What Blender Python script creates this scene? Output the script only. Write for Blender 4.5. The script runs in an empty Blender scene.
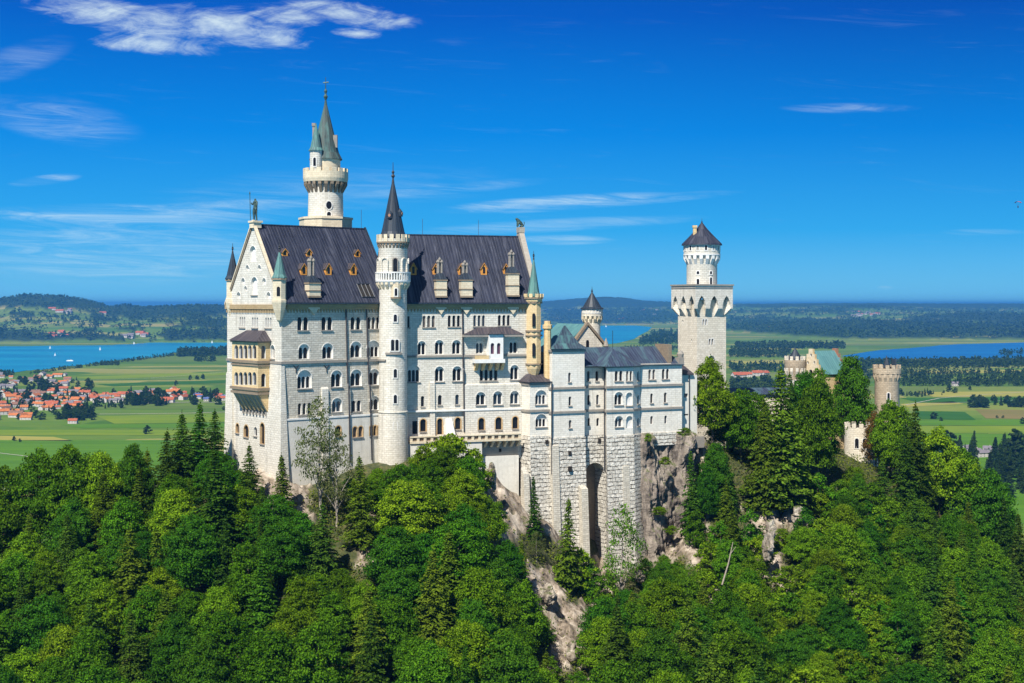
import bpy, bmesh, math, random
import numpy as np
from mathutils import Vector, Matrix, noise
from mathutils.geometry import delaunay_2d_cdt

random.seed(7); rng = np.random.default_rng(7)
R = math.radians
scene = bpy.context.scene
COL = scene.collection

# ------------------------------------------------------------------ camera, sky, sun, exposure
FOC, CX, HY = 1400.0, 512.0, 304.0
cam = bpy.data.cameras.new('camera'); cam_o = bpy.data.objects.new('camera', cam); COL.objects.link(cam_o)
cam.sensor_width = 36.0; cam.lens = FOC * 36.0 / 1024.0
cam.shift_y = -(341.5 - HY) / 1024.0
cam.clip_start = 1.0; cam.clip_end = 120000.0
cam_o.rotation_euler = (R(90), 0, 0); scene.camera = cam_o

SUN_EL, SUN_AZ = R(50), R(-113)           # azimuth of the direction TO the sun, counter-clockwise from +X
sun_dir = Vector((math.cos(SUN_AZ) * math.cos(SUN_EL), math.sin(SUN_AZ) * math.cos(SUN_EL), math.sin(SUN_EL)))
sun = bpy.data.lights.new('sun', 'SUN'); sun_o = bpy.data.objects.new('sun', sun); COL.objects.link(sun_o)
sun.energy = 5.0; sun.angle = R(0.5); sun.color = (1.0, 0.955, 0.88)
sun_o.rotation_euler = (-sun_dir).to_track_quat('-Z', 'Y').to_euler()

world = bpy.data.worlds.new('World'); scene.world = world; world.use_nodes = True
scene.view_settings.view_transform = 'Standard'; scene.view_settings.look = 'None'
scene.view_settings.gamma = 1.0; scene.view_settings.use_curve_mapping = False
scene.view_settings.exposure = 0.60
scene.render.engine = 'CYCLES'
scene.cycles.use_denoising = True
scene.cycles.max_bounces = 5; scene.cycles.diffuse_bounces = 3; scene.cycles.glossy_bounces = 2
scene.cycles.transmission_bounces = 2; scene.cycles.transparent_max_bounces = 8; scene.cycles.volume_bounces = 1
scene.cycles.sample_clamp_indirect = 4.0

# ------------------------------------------------------------------ node helpers
class NT:
    def __init__(s, tree):
        s.t = tree; s.n = tree.nodes; s.l = tree.links
    def add(s, typ, **kw):
        nd = s.n.new(typ)
        for k, v in kw.items():
            if k.startswith('i_'):
                key = k[2:]
                key = int(key) if key.isdigit() else key.replace('_', ' ')
                s.set(nd.inputs[key], v)
            else: setattr(nd, k, v)
        return nd
    def set(s, sock, v):
        if isinstance(v, bpy.types.NodeSocket): s.l.new(v, sock)
        elif isinstance(v, bpy.types.Node): s.l.new(v.outputs[0], sock)
        else: sock.default_value = v
    def math(s, op, a, b=0.0, clamp=False):
        m = s.add('ShaderNodeMath', operation=op, use_clamp=clamp); s.set(m.inputs[0], a); s.set(m.inputs[1], b); return m.outputs[0]
    def vmath(s, op, a, b=(0, 0, 0)):
        m = s.add('ShaderNodeVectorMath', operation=op); s.set(m.inputs[0], a); s.set(m.inputs[1], b); return m.outputs[0]
    def mix(s, fac, a, b, mode='MIX'):
        m = s.add('ShaderNodeMix', data_type='RGBA', blend_type=mode); s.set(m.inputs[0], fac); s.set(m.inputs[6], a); s.set(m.inputs[7], b); return m.outputs[2]
    def noise(s, vec, scale, detail=4.0, rough=0.55, dist=0.0, out=0):
        m = s.add('ShaderNodeTexNoise'); s.set(m.inputs['Vector'], vec); m.inputs['Scale'].default_value = scale
        m.inputs['Detail'].default_value = detail; m.inputs['Roughness'].default_value = rough; m.inputs['Distortion'].default_value = dist
        return m.outputs[out]
    def ramp(s, fac, stops, interp='LINEAR'):
        m = s.add('ShaderNodeValToRGB'); cr = m.color_ramp; cr.interpolation = interp
        while len(cr.elements) < len(stops): cr.elements.new(0.5)
        for e, (p, c) in zip(cr.elements, stops):
            e.position = p; e.color = (*c, 1.0) if len(c) == 3 else c
        s.set(m.inputs[0], fac); return m.outputs[0]
    def maprange(s, v, a, b, c=0.0, d=1.0, smooth=False):
        m = s.add('ShaderNodeMapRange'); m.interpolation_type = 'SMOOTHSTEP' if smooth else 'LINEAR'
        s.set(m.inputs[0], v)
        for i, q in enumerate((a, b, c, d)): s.set(m.inputs[i + 1], q)
        return m.outputs[0]

# ------------------------------------------------------------------ sky: physical sky plus thin cirrus by direction
def build_world():
    w = NT(world.node_tree); w.n.clear()
    sky = w.add('ShaderNodeTexSky', sky_type='NISHITA')
    sky.sun_disc = False; sky.sun_elevation = SUN_EL
    sky.sun_rotation = math.atan2(sun_dir.x, sun_dir.y)
    sky.altitude = 900; sky.air_density = 1.0; sky.dust_density = 0.1; sky.ozone_density = 4.0
    tc = w.add('ShaderNodeTexCoord'); d = tc.outputs['Generated']
    sp = w.add('ShaderNodeSeparateXYZ'); w.set(sp.inputs[0], d)
    # project the view direction on a cloud layer high above (u = x/y, v = z/y)
    u = w.math('DIVIDE', sp.outputs[0], sp.outputs[1]); v = w.math('DIVIDE', sp.outputs[2], sp.outputs[1])
    # clear alpine air: deep polarised blue overhead, turning cyan towards the horizon
    grad = w.ramp(w.maprange(sp.outputs[2], -0.01, 0.30), [(0.0, (0.22, 0.60, 0.86)), (0.06, (0.15, 0.55, 0.88)), (0.2, (0.030, 0.41, 0.88)), (0.42, (0.0, 0.255, 0.80)), (0.68, (0.0, 0.115, 0.58)), (1.0, (0.0, 0.045, 0.34))])
    gs = w.vmath('SCALE', grad, (0, 0, 0)); gs.node.inputs['Scale'].default_value = SKY_GAIN / SKY_STR
    gs = w.vmath('MULTIPLY', gs, w.mix(w.math('MULTIPLY', w.maprange(u, -0.05, 0.40, 0, 1, True), w.maprange(sp.outputs[2], 0.03, 0.2)), (1, 1, 1, 1), (0.8, 0.78, 0.84, 1)))   # the sky deepens away from the sun
    base = w.mix(w.maprange(sp.outputs[2], 0.24, 0.50, 0.985, 0.0, True), sky.outputs[0], gs)
    def uv(su, sv, ou=0.0, ov=0.0, shear=0.0):
        c = w.add('ShaderNodeCombineXYZ')
        vv = w.math('ADD', v, w.math('MULTIPLY', u, shear))
        w.set(c.inputs[0], w.math('MULTIPLY_ADD', u, su) if False else w.math('ADD', w.math('MULTIPLY', u, su), ou))
        w.set(c.inputs[1], w.math('ADD', w.math('MULTIPLY', vv, sv), ov)); return c.outputs[0]
    def blob(px, py, rx, ry, rot=0.0):
        cu, cv = (px - CX) / FOC, (HY - py) / FOC
        du = w.math('SUBTRACT', u, cu); dv = w.math('ADD', w.math('SUBTRACT', v, cv), w.math('MULTIPLY', du, -rot))
        a = w.math('DIVIDE', du, rx / FOC); b = w.math('DIVIDE', dv, ry / FOC)
        r2 = w.math('ADD', w.math('MULTIPLY', a, a), w.math('MULTIPLY', b, b))
        return w.math('SUBTRACT', 1.0, r2)
    puff = w.noise(uv(11, 34, 1.0, 0, -0.1), 2.2, 9, 0.66, 0.9)
    puff2 = w.noise(uv(42, 150, 3.0, 0, 0.12), 1.0, 8, 0.66, 0.8)
    m = None
    for a in ((92, 10, 80, 20, -0.12), (160, 26, 95, 22, -0.12), (228, 26, 95, 22, -0.12), (275, 38, 40, 10, -0.2), (345, 13, 85, 15, -0.12), (150, 44, 80, 12, -0.1), (355, 33, 30, 6, -0.1), (290, 16, 60, 14, 0)):
        b = blob(*a); m = b if m is None else w.math('MAXIMUM', m, b)
    fac = w.math('ADD', w.math('MULTIPLY', m, 0.75), w.math('MULTIPLY', w.math('SUBTRACT', w.math('ADD', w.math('MULTIPLY', puff, .65), w.math('MULTIPLY', puff2, .35)), 0.5), 2.6))
    cloud = w.maprange(fac, 0.12, 1.35, 0, 0.80, True)
    cloud = w.math('MULTIPLY', cloud, w.maprange(m, -0.7, 0.5, 0, 1, True))
    # wisps
    wis = w.noise(uv(5.0, 60, 0.0, 0.3, 0.05), 2.0, 9, 0.68, 0.9)
    ws = None
    for a in ((45, 180, 40, 6, 0.1, .75), (75, 122, 45, 12, -.1, .25), (130, 215, 190, 13, 0.0, .5), (40, 216, 60, 7, 0, .6), (560, 203, 135, 9, 0.06, .75), (560, 240, 60, 6, 0, .5), (850, 108, 75, 6, 0, .38), (120, 250, 190, 40, 0, .42), (60, 120, 90, 26, -.15, .3), (250, 205, 110, 7, 0.02, .4), (430, 190, 130, 8, 0.08, .25), (20, 60, 60, 20, .3, .2), (560, 225, 160, 8, .05, .3), (985, 232, 50, 4, 0, .25), (885, 288, 10, 3, 0, .3), (640, 200, 110, 6, 0.08, .35), (330, 190, 200, 26, 0.05, .14)):
        b = w.math('MULTIPLY', w.maprange(blob(*a[:5]), 0, 1, 0, 1, True), a[5]); ws = b if ws is None else w.math('MAXIMUM', ws, b)
    wf = w.math('MULTIPLY', w.math('MULTIPLY', ws, 0.75), w.maprange(wis, 0.36, 0.72, 0.05, 1.0, True))
    front = w.maprange(sp.outputs[1], 0.02, 0.2)
    high = w.math('MULTIPLY', w.maprange(wis, 0.55, 0.85, 0, 0.05, True), w.maprange(v, 0.0, 0.05))
    allc = w.math('MULTIPLY', w.math('MAXIMUM', w.math('MAXIMUM', cloud, wf), high), front, True)
    col = w.mix(allc, base, (CLOUD_V * 0.90, CLOUD_V * 1.06, CLOUD_V * 1.02, 1))
    bg = w.add('ShaderNodeBackground'); w.set(bg.inputs[0], col); bg.inputs[1].default_value = SKY_STR
    o = w.add('ShaderNodeOutputWorld'); w.set(o.inputs[0], bg.outputs[0])
SKY_STR, SKY_GAIN, CLOUD_V = 0.05, 0.66, 13.0
build_world()

# ------------------------------------------------------------------ materials
MATS = {}
def material(name):
    m = bpy.data.materials.new(name); m.use_nodes = True; t = NT(m.node_tree)
    b = t.n['Principled BSDF']; MATS[name] = m
    return m, t, b
def srgb(r, g, b):
    f = lambda c: (c / 255 / 12.92) if c / 255 <= 0.04045 else ((c / 255 + 0.055) / 1.055) ** 2.4
    return (f(r), f(g), f(b), 1.0)

def stone_mat(name, c1, c2, mortar, bw=0.95, bh=0.42, msize=0.02, bump=0.35, stain=0.35, rough=0.85, dirt=(0.18, 0.16, 0.13, 1)):
    m, t, b = material(name)
    uv = t.add('ShaderNodeUVMap').outputs[0]
    geo = t.add('ShaderNodeNewGeometry').outputs['Position']
    br = t.add('ShaderNodeTexBrick'); t.set(br.inputs['Vector'], uv)
    br.inputs['Color1'].default_value = c1; br.inputs['Color2'].default_value = c2; br.inputs['Mortar'].default_value = mortar
    br.inputs['Scale'].default_value = 1.0; br.inputs['Mortar Size'].default_value = msize; br.inputs['Mortar Smooth'].default_value = 0.3
    br.inputs['Brick Width'].default_value = bw; br.inputs['Row Height'].default_value = bh; br.inputs['Bias'].default_value = 0.1
    big = t.noise(geo, 0.18, 5, 0.6); fine = t.noise(geo, 1.7, 5, 0.6)
    streak_v = t.vmath('MULTIPLY', geo, (0.9, 0.9, 0.06)); st = t.noise(streak_v, 1.0, 5, 0.65)
    c = t.mix(t.maprange(fine, 0.35, 0.7, 0, 0.35), br.outputs[0], t.mix(0.5, br.outputs[0], dirt))
    c = t.mix(t.math('MULTIPLY', t.maprange(st, 0.52, 0.78, 0, 1, True), stain), c, dirt)
    c = t.mix(t.maprange(big, 0.35, 0.7, 0.0, 0.35), c, t.mix(0.6, c, (0.44, 0.37, 0.25, 1)))
    st3 = t.noise(t.vmath('MULTIPLY', geo, (2.6, 2.6, 0.16)), 1.0, 6, 0.7); c = t.mix(t.math('MULTIPLY', t.maprange(st3, 0.56, 0.80, 0, 1, True), stain * 0.9), c, dirt)
    t.set(b.inputs['Base Color'], c); b.inputs['Roughness'].default_value = rough
    h = t.math('ADD', t.math('MULTIPLY', br.outputs['Fac'], -0.7), t.math('ADD', t.math('MULTIPLY', fine, 0.7), t.math('MULTIPLY', t.noise(geo, 5.0, 3), 0.3)))
    bp = t.add('ShaderNodeBump'); bp.inputs['Strength'].default_value = bump; bp.inputs['Distance'].default_value = 0.12
    t.set(bp.inputs['Height'], h); t.set(b.inputs['Normal'], bp.outputs[0])
    return m
stone_mat('limestone', (0.71, 0.655, 0.545, 1), (0.54, 0.495, 0.405, 1), (0.36, 0.325, 0.26, 1), 0.95, 0.40, 0.026, 0.8, 0.6)
stone_mat('limestone_white', (0.77, 0.725, 0.63, 1), (0.65, 0.61, 0.52, 1), (0.48, 0.445, 0.37, 1), 0.95, 0.40, 0.024, 0.7, 0.55)
stone_mat('limestone_beige', (0.80, 0.73, 0.60, 1), (0.67, 0.60, 0.48, 1), (0.48, 0.425, 0.33, 1), 0.9, 0.45, 0.03, 0.5, 0.35)
stone_mat('tan_stone', (0.58, 0.46, 0.32, 1), (0.45, 0.35, 0.24, 1), (0.30, 0.235, 0.165, 1), 0.9, 0.45, 0.03, 0.6, 0.5)
stone_mat('wing_stone', (0.85, 0.80, 0.70, 1), (0.76, 0.715, 0.62, 1), (0.60, 0.56, 0.48, 1), 0.95, 0.40, 0.022, 0.5, 0.4)
stone_mat('plain_render', (0.74, 0.71, 0.63, 1), (0.69, 0.66, 0.58, 1), (0.62, 0.59, 0.52, 1), 3.0, 1.5, 0.01, 0.15, 0.35)
stone_mat('yellow_sandstone', (0.72, 0.53, 0.27, 1), (0.62, 0.44, 0.21, 1), (0.46, 0.32, 0.15, 1), 0.8, 0.4, 0.02, 0.3, 0.25, dirt=(0.22, 0.14, 0.07, 1))
stone_mat('ochre_sandstone', (0.44, 0.31, 0.15, 1), (0.36, 0.25, 0.12, 1), (0.24, 0.17, 0.09, 1), 0.7, 0.35, 0.02, 0.3, 0.3, dirt=(0.12, 0.085, 0.05, 1))
stone_mat('gold_sandstone', (0.76, 0.58, 0.32, 1), (0.66, 0.49, 0.25, 1), (0.48, 0.35, 0.18, 1), 0.8, 0.4, 0.02, 0.3, 0.4, dirt=(0.25, 0.17, 0.09, 1))
stone_mat('cream_sandstone', (0.76, 0.655, 0.47, 1), (0.66, 0.56, 0.39, 1), (0.48, 0.40, 0.28, 1), 0.8, 0.4, 0.02, 0.3, 0.3, dirt=(0.25, 0.18, 0.1, 1))
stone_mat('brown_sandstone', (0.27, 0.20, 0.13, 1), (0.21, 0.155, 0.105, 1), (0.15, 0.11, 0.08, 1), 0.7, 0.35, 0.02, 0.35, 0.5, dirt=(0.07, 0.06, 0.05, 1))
stone_mat('trim_grey', (0.30, 0.27, 0.23, 1), (0.25, 0.225, 0.195, 1), (0.2, 0.18, 0.16, 1), 1.0, 0.4, 0.02, 0.3, 0.5, dirt=(0.08, 0.08, 0.08, 1))
stone_mat('shade_grey_wall', (0.40, 0.36, 0.30, 1), (0.34, 0.30, 0.25, 1), (0.27, 0.24, 0.2, 1), 0.9, 0.4, 0.02, 0.3, 0.5)  # darker limestone copy with shade put into its grey
stone_mat('red_brick', (0.36, 0.13, 0.07, 1), (0.30, 0.10, 0.055, 1), (0.36, 0.28, 0.2, 1), 0.4, 0.14, 0.015, 0.3, 0.3)

def rustic_mat():
    m, t, b = material('rustic_stone')
    uv = t.add('ShaderNodeUVMap').outputs[0]; geo = t.add('ShaderNodeNewGeometry').outputs['Position']
    wob = t.vmath('ADD', uv, t.vmath('MULTIPLY', t.vmath('SUBTRACT', t.noise(geo, 0.9, 3, 0.5, 0, 1), (0.5, 0.5, 0.5)), (0.7, 0.5, 0.0)))
    br = t.add('ShaderNodeTexBrick'); t.set(br.inputs['Vector'], wob)
    br.inputs['Color1'].default_value = (0.77, 0.72, 0.62, 1); br.inputs['Color2'].default_value = (0.54, 0.50, 0.42, 1); br.inputs['Mortar'].default_value = (0.40, 0.365, 0.30, 1)
    br.inputs['Scale'].default_value = 1.0; br.inputs['Mortar Size'].default_value = 0.07; br.inputs['Mortar Smooth'].default_value = 0.8
    br.inputs['Brick Width'].default_value = 1.2; br.inputs['Row Height'].default_value = 0.78; br.inputs['Bias'].default_value = 0.0
    sp = t.add('ShaderNodeSeparateXYZ'); t.set(sp.inputs[0], wob)
    fr = t.math('FRACT', t.math('ADD', t.math('DIVIDE', sp.outputs[1], 0.78), 0.0))
    edge = t.math('MINIMUM', fr, t.math('SUBTRACT', 1.0, fr))
    joint_shade = t.noise(t.vmath('MULTIPLY', uv, (1.1, 1.6, 0.0)), 1.0, 4, 0.65)          # dark bed joints, widened by painted shadow of the rough blocks
    th = t.maprange(joint_shade, 0.42, 0.70, 0.0, 0.27)
    dark = t.maprange(t.math('SUBTRACT', th, edge), -0.02, 0.10, 0, 1, True)
    fine = t.noise(geo, 2.5, 5, 0.65)
    c = t.mix(t.maprange(fine, 0.48, 0.8, 0, 0.45), br.outputs[0], (0.22, 0.195, 0.16, 1))
    c = t.mix(t.maprange(t.noise(geo, 0.25, 4), 0.55, 0.75, 0, 0.35), c, (0.27, 0.22, 0.15, 1))
    c = t.mix(t.math('MULTIPLY', dark, 0.9), c, (0.075, 0.068, 0.06, 1))
    t.set(b.inputs['Base Color'], c); b.inputs['Roughness'].default_value = 0.95
    h = t.math('ADD', t.math('MULTIPLY', dark, -1.0), t.math('ADD', t.math('MULTIPLY', br.outputs['Fac'], -0.4), t.math('MULTIPLY', fine, 0.9)))
    bp = t.add('ShaderNodeBump'); bp.inputs['Strength'].default_value = 0.9; bp.inputs['Distance'].default_value = 0.35
    t.set(bp.inputs['Height'], h); t.set(b.inputs['Normal'], bp.outputs[0])
rustic_mat()

def roof_mat(name, base, dark, light, seam=0.62, streak=0.5, rough=0.42, copper=None, copper_amt=0.0):
    m, t, b = material(name)
    uv = t.add('ShaderNodeUVMap').outputs[0]
    sp = t.add('ShaderNodeSeparateXYZ'); t.set(sp.inputs[0], uv)
    fr = t.math('FRACT', t.math('DIVIDE', sp.outputs[0], seam))
    seamf = t.math('LESS_THAN', t.math('ABSOLUTE', t.math('SUBTRACT', fr, 0.5)), 0.10)
    row = t.math('FLOOR', t.math('DIVIDE', sp.outputs[0], seam))
    panel = t.add('ShaderNodeTexWhiteNoise', noise_dimensions='2D'); cb = t.add('ShaderNodeCombineXYZ')
    t.set(cb.inputs[0], row); t.set(cb.inputs[1], t.math('FLOOR', t.math('DIVIDE', sp.outputs[1], 4.2))); t.set(panel.inputs['Vector'], cb.outputs[0])
    st = t.noise(t.vmath('MULTIPLY', uv, (2.3, 0.16, 1.0)), 1.0, 6, 0.7)
    st2 = t.noise(t.vmath('MULTIPLY', uv, (0.5, 0.05, 1.0)), 1.0, 4, 0.6)
    c = t.mix(panel.outputs[0], base, dark)
    c = t.mix(t.math('MULTIPLY', t.maprange(st, 0.48, 0.76, 0, 1, True), streak), c, light)
    c = t.mix(t.math('MULTIPLY', t.maprange(st2, 0.55, 0.75, 0, 1, True), streak * 0.6), c, light)
    if copper: c = t.mix(t.maprange(t.noise(t.vmath('MULTIPLY', uv, (0.5, 0.15, 1)), 1.0, 5, 0.65), 0.45, 0.62, 0, copper_amt, True), c, copper)
    c = t.mix(t.math('MULTIPLY', seamf, 0.55), c, t.mix(0.5, light, base))
    t.set(b.inputs['Base Color'], c); b.inputs['Roughness'].default_value = rough; b.inputs['Specular IOR Level'].default_value = 0.35
    bp = t.add('ShaderNodeBump'); bp.inputs['Strength'].default_value = 0.6; bp.inputs['Distance'].default_value = 0.08
    t.set(bp.inputs['Height'], t.math('ADD', seamf, t.math('MULTIPLY', st, 0.3))); t.set(b.inputs['Normal'], bp.outputs[0])
roof_mat('roof_metal', (0.024, 0.028, 0.047, 1), (0.013, 0.016, 0.029, 1), (0.125, 0.13, 0.165, 1), 0.62, 0.8, 0.5)
roof_mat('roof_blue', (0.035, 0.047, 0.08, 1), (0.025, 0.03, 0.055, 1), (0.13, 0.18, 0.24, 1), 0.6, 0.6, 0.45, (0.10, 0.21, 0.22, 1), 0.4)
roof_mat('roof_copper', (0.10, 0.235, 0.205, 1), (0.065, 0.16, 0.15, 1), (0.22, 0.38, 0.34, 1), 0.6, 0.5, 0.6, (0.05, 0.08, 0.09, 1), 0.7)
roof_mat('roof_spire', (0.055, 0.075, 0.07, 1), (0.035, 0.048, 0.047, 1), (0.13, 0.19, 0.17, 1), 0.6, 0.5, 0.6, (0.09, 0.20, 0.18, 1), 0.6)
roof_mat('roof_copper_bright', (0.085, 0.21, 0.21, 1), (0.06, 0.16, 0.17, 1), (0.18, 0.33, 0.33, 1), 0.7, 0.6, 0.6)
roof_mat('roof_patina', (0.04, 0.06, 0.085, 1), (0.03, 0.042, 0.06, 1), (0.14, 0.21, 0.24, 1), 0.6, 0.6, 0.5, (0.09, 0.22, 0.21, 1), 0.75)
roof_mat('roof_slate', (0.020, 0.031, 0.046, 1), (0.014, 0.021, 0.032, 1), (0.08, 0.105, 0.13, 1), 0.55, 0.5, 0.5)
roof_mat('roof_brown', (0.052, 0.046, 0.054, 1), (0.032, 0.029, 0.036, 1), (0.18, 0.14, 0.13, 1), 0.7, 0.5, 0.5)

def simple_mat(name, col, rough=0.8, nscale=1.5, var=0.35, metal=0.0, bump=0.0, spec=0.4):
    m, t, b = material(name)
    geo = t.add('ShaderNodeNewGeometry').outputs['Position']
    n = t.noise(geo, nscale, 5, 0.6)
    dark = tuple(c * (1 - var) for c in col[:3]) + (1,); lt = tuple(min(1, c * (1 + var)) for c in col[:3]) + (1,)
    t.set(b.inputs['Base Color'], t.mix(t.maprange(n, 0.3, 0.7), dark, lt))
    b.inputs['Roughness'].default_value = rough; b.inputs['Metallic'].default_value = metal; b.inputs['Specular IOR Level'].default_value = spec
    if bump:
        bp = t.add('ShaderNodeBump'); bp.inputs['Strength'].default_value = bump; bp.inputs['Distance'].default_value = 0.2
        t.set(bp.inputs['Height'], n); t.set(b.inputs['Normal'], bp.outputs[0])
    return m
simple_mat('window_glass', (0.012, 0.012, 0.015), 0.25, 0.6, 0.5, spec=0.25)
simple_mat('curtained_glass', (0.11, 0.095, 0.085), 0.4, 0.8, 0.5, spec=0.3)
simple_mat('bluish_glass', (0.03, 0.036, 0.05), 0.12, 0.8, 0.5, spec=0.5)
simple_mat('violet_glass', (0.10, 0.045, 0.075), 0.3, 0.6, 0.4, spec=0.3)
simple_mat('frame_stone', (0.66, 0.635, 0.58), 0.85, 2.0, 0.12)
simple_mat('tan_frame', (0.50, 0.34, 0.17), 0.85, 2.0, 0.2)
simple_mat('orange_wood', (0.62, 0.27, 0.05), 0.7, 2.0, 0.25)
simple_mat('dark_metal', (0.05, 0.05, 0.055), 0.5, 2.0, 0.3, 0.3)
simple_mat('bronze', (0.06, 0.10, 0.085), 0.55, 3.0, 0.45, 0.4)
simple_mat('white_stone', (0.72, 0.70, 0.65), 0.85, 1.5, 0.1)
simple_mat('dark_void', (0.02, 0.017, 0.015), 0.95, 1.0, 0.4)  # near-black colour painted in for the shade inside openings
simple_mat('bark', (0.11, 0.085, 0.06), 0.95, 3.0, 0.4, bump=0.5)
simple_mat('pale_bark', (0.30, 0.26, 0.21), 0.95, 3.0, 0.35, bump=0.4)
simple_mat('dead_wood', (0.26, 0.22, 0.17), 0.95, 3.0, 0.25, bump=0.4)
simple_mat('tile_orange', (0.42, 0.13, 0.035), 0.85, 0.3, 0.25)
simple_mat('tile_red', (0.34, 0.085, 0.035), 0.85, 0.3, 0.25)
simple_mat('tile_brown', (0.20, 0.10, 0.065), 0.85, 0.3, 0.3)
simple_mat('tile_grey', (0.16, 0.14, 0.16), 0.8, 0.3, 0.25)
simple_mat('tile_blue', (0.07, 0.10, 0.24), 0.7, 0.3, 0.25)
simple_mat('house_white', (0.50, 0.46, 0.43), 0.85, 0.3, 0.12)
simple_mat('sail_white', (0.85, 0.85, 0.85), 0.6, 0.3, 0.05)
simple_mat('road_gravel', (0.40, 0.38, 0.33), 0.95, 0.05, 0.15)
simple_mat('red_cloth', (0.5, 0.08, 0.12), 0.7, 0.5, 0.2)
simple_mat('dark_cloth', (0.02, 0.02, 0.06), 0.7, 0.5, 0.2)

def leaf_mat(name, dark, light, trans=0.34, hue=0.018):
    m, t, b = material(name)
    geo = t.add('ShaderNodeNewGeometry'); oi = t.add('ShaderNodeObjectInfo')
    n = t.noise(geo.outputs['Position'], 0.55, 3, 0.6)
    wn = t.add('ShaderNodeTexWhiteNoise', noise_dimensions='1D'); t.set(wn.inputs['W'], geo.outputs['Random Per Island'])
    f = t.math('ADD', t.math('MULTIPLY', n, 0.45), t.math('MULTIPLY', geo.outputs['Random Per Island'], 0.55))
    c = t.mix(t.maprange(f, 0.25, 0.72), dark, light)
    hs = t.add('ShaderNodeHueSaturation'); t.set(hs.inputs['Color'], c)
    t.set(hs.inputs['Hue'], t.maprange(oi.outputs['Random'], 0, 1, 0.5 - hue * 1.3, 0.5 + hue * 0.15))
    r2 = t.math('FRACT', t.math('MULTIPLY', oi.outputs['Random'], 7.13)); t.set(hs.inputs['Value'], t.maprange(r2, 0, 1, 0.72, 1.25))
    t.n.remove(b)
    df = t.add('ShaderNodeBsdfDiffuse'); t.set(df.inputs[0], hs.outputs[0])
    tr = t.add('ShaderNodeBsdfTranslucent'); t.set(tr.inputs[0], t.mix(0.6, hs.outputs[0], (0.16, 0.24, 0.02, 1)))
    gl = t.add('ShaderNodeBsdfGlossy'); gl.inputs['Roughness'].default_value = 0.5; gl.inputs[0].default_value = (0.5, 0.55, 0.5, 1)
    mx = t.add('ShaderNodeMixShader'); mx.inputs[0].default_value = trans; t.set(mx.inputs[1], df.outputs[0]); t.set(mx.inputs[2], tr.outputs[0])
    mx2 = t.add('ShaderNodeMixShader'); mx2.inputs[0].default_value = 0.0; t.set(mx2.inputs[1], mx.outputs[0]); t.set(mx2.inputs[2], gl.outputs[0])
    t.set(t.n['Material Output'].inputs[0], mx2.outputs[0])
leaf_mat('leaf_green', (0.016, 0.066, 0.004, 1), (0.098, 0.245, 0.010, 1))
leaf_mat('leaf_lime', (0.035, 0.10, 0.004, 1), (0.175, 0.32, 0.012, 1))
leaf_mat('leaf_deep', (0.011, 0.055, 0.005, 1), (0.058, 0.185, 0.010, 1))
leaf_mat('needle_dark', (0.010, 0.036, 0.005, 1), (0.055, 0.125, 0.011, 1), 0.2, 0.02)
leaf_mat('needle_olive', (0.024, 0.056, 0.005, 1), (0.10, 0.175, 0.012, 1), 0.22, 0.02)
leaf_mat('leaf_pale', (0.06, 0.085, 0.025, 1), (0.15, 0.17, 0.06, 1))
leaf_mat('leaf_rust', (0.07, 0.05, 0.012, 1), (0.20, 0.13, 0.03, 1))
leaf_mat('ground_leaf', (0.025, 0.055, 0.008, 1), (0.15, 0.18, 0.025, 1))
leaf_mat('far_leaf', (0.010, 0.026, 0.007, 1), (0.028, 0.055, 0.013, 1), 0.1, 0.02)

def rock_mat(name, a, b_, dk, scale=0.35, green=0.4):
    m, t, b = material(name)
    geo = t.add('ShaderNodeNewGeometry'); pos = geo.outputs['Position']
    v = t.vmath('MULTIPLY', pos, (1, 1, 0.45))
    n = t.noise(v, scale, 7, 0.65, 0.6); n2 = t.noise(pos, scale * 6, 5, 0.6)
    c = t.ramp(n, [(0.32, dk[:3]), (0.45, a[:3]), (0.62, b_[:3])])
    c = t.mix(t.maprange(n2, 0.55, 0.72, 0, 0.6), c, dk)
    sp = t.add('ShaderNodeSeparateXYZ'); t.set(sp.inputs[0], geo.outputs['Normal'])
    g = t.math('MULTIPLY', t.maprange(sp.outputs[2], 0.45, 0.8), t.maprange(t.noise(pos, 0.5, 4), 0.4, 0.6, 0, green * 2))
    c = t.mix(t.math('MINIMUM', g, 1.0), c, (0.07, 0.085, 0.02, 1))
    t.set(b.inputs['Base Color'], c); b.inputs['Roughness'].default_value = 0.95
    bp = t.add('ShaderNodeBump'); bp.inputs['Strength'].default_value = 0.8; bp.inputs['Distance'].default_value = 0.5
    t.set(bp.inputs['Height'], t.math('ADD', n, t.math('MULTIPLY', n2, 0.5))); t.set(b.inputs['Normal'], bp.outputs[0])
rock_mat('cliff_rock', (0.15, 0.122, 0.098, 1), (0.31, 0.26, 0.21, 1), (0.04, 0.033, 0.028, 1), 0.45, 0.6)
rock_mat('pale_rock', (0.20, 0.16, 0.115, 1), (0.46, 0.40, 0.32, 1), (0.05, 0.042, 0.03, 1), 0.6, 0.9)

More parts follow.
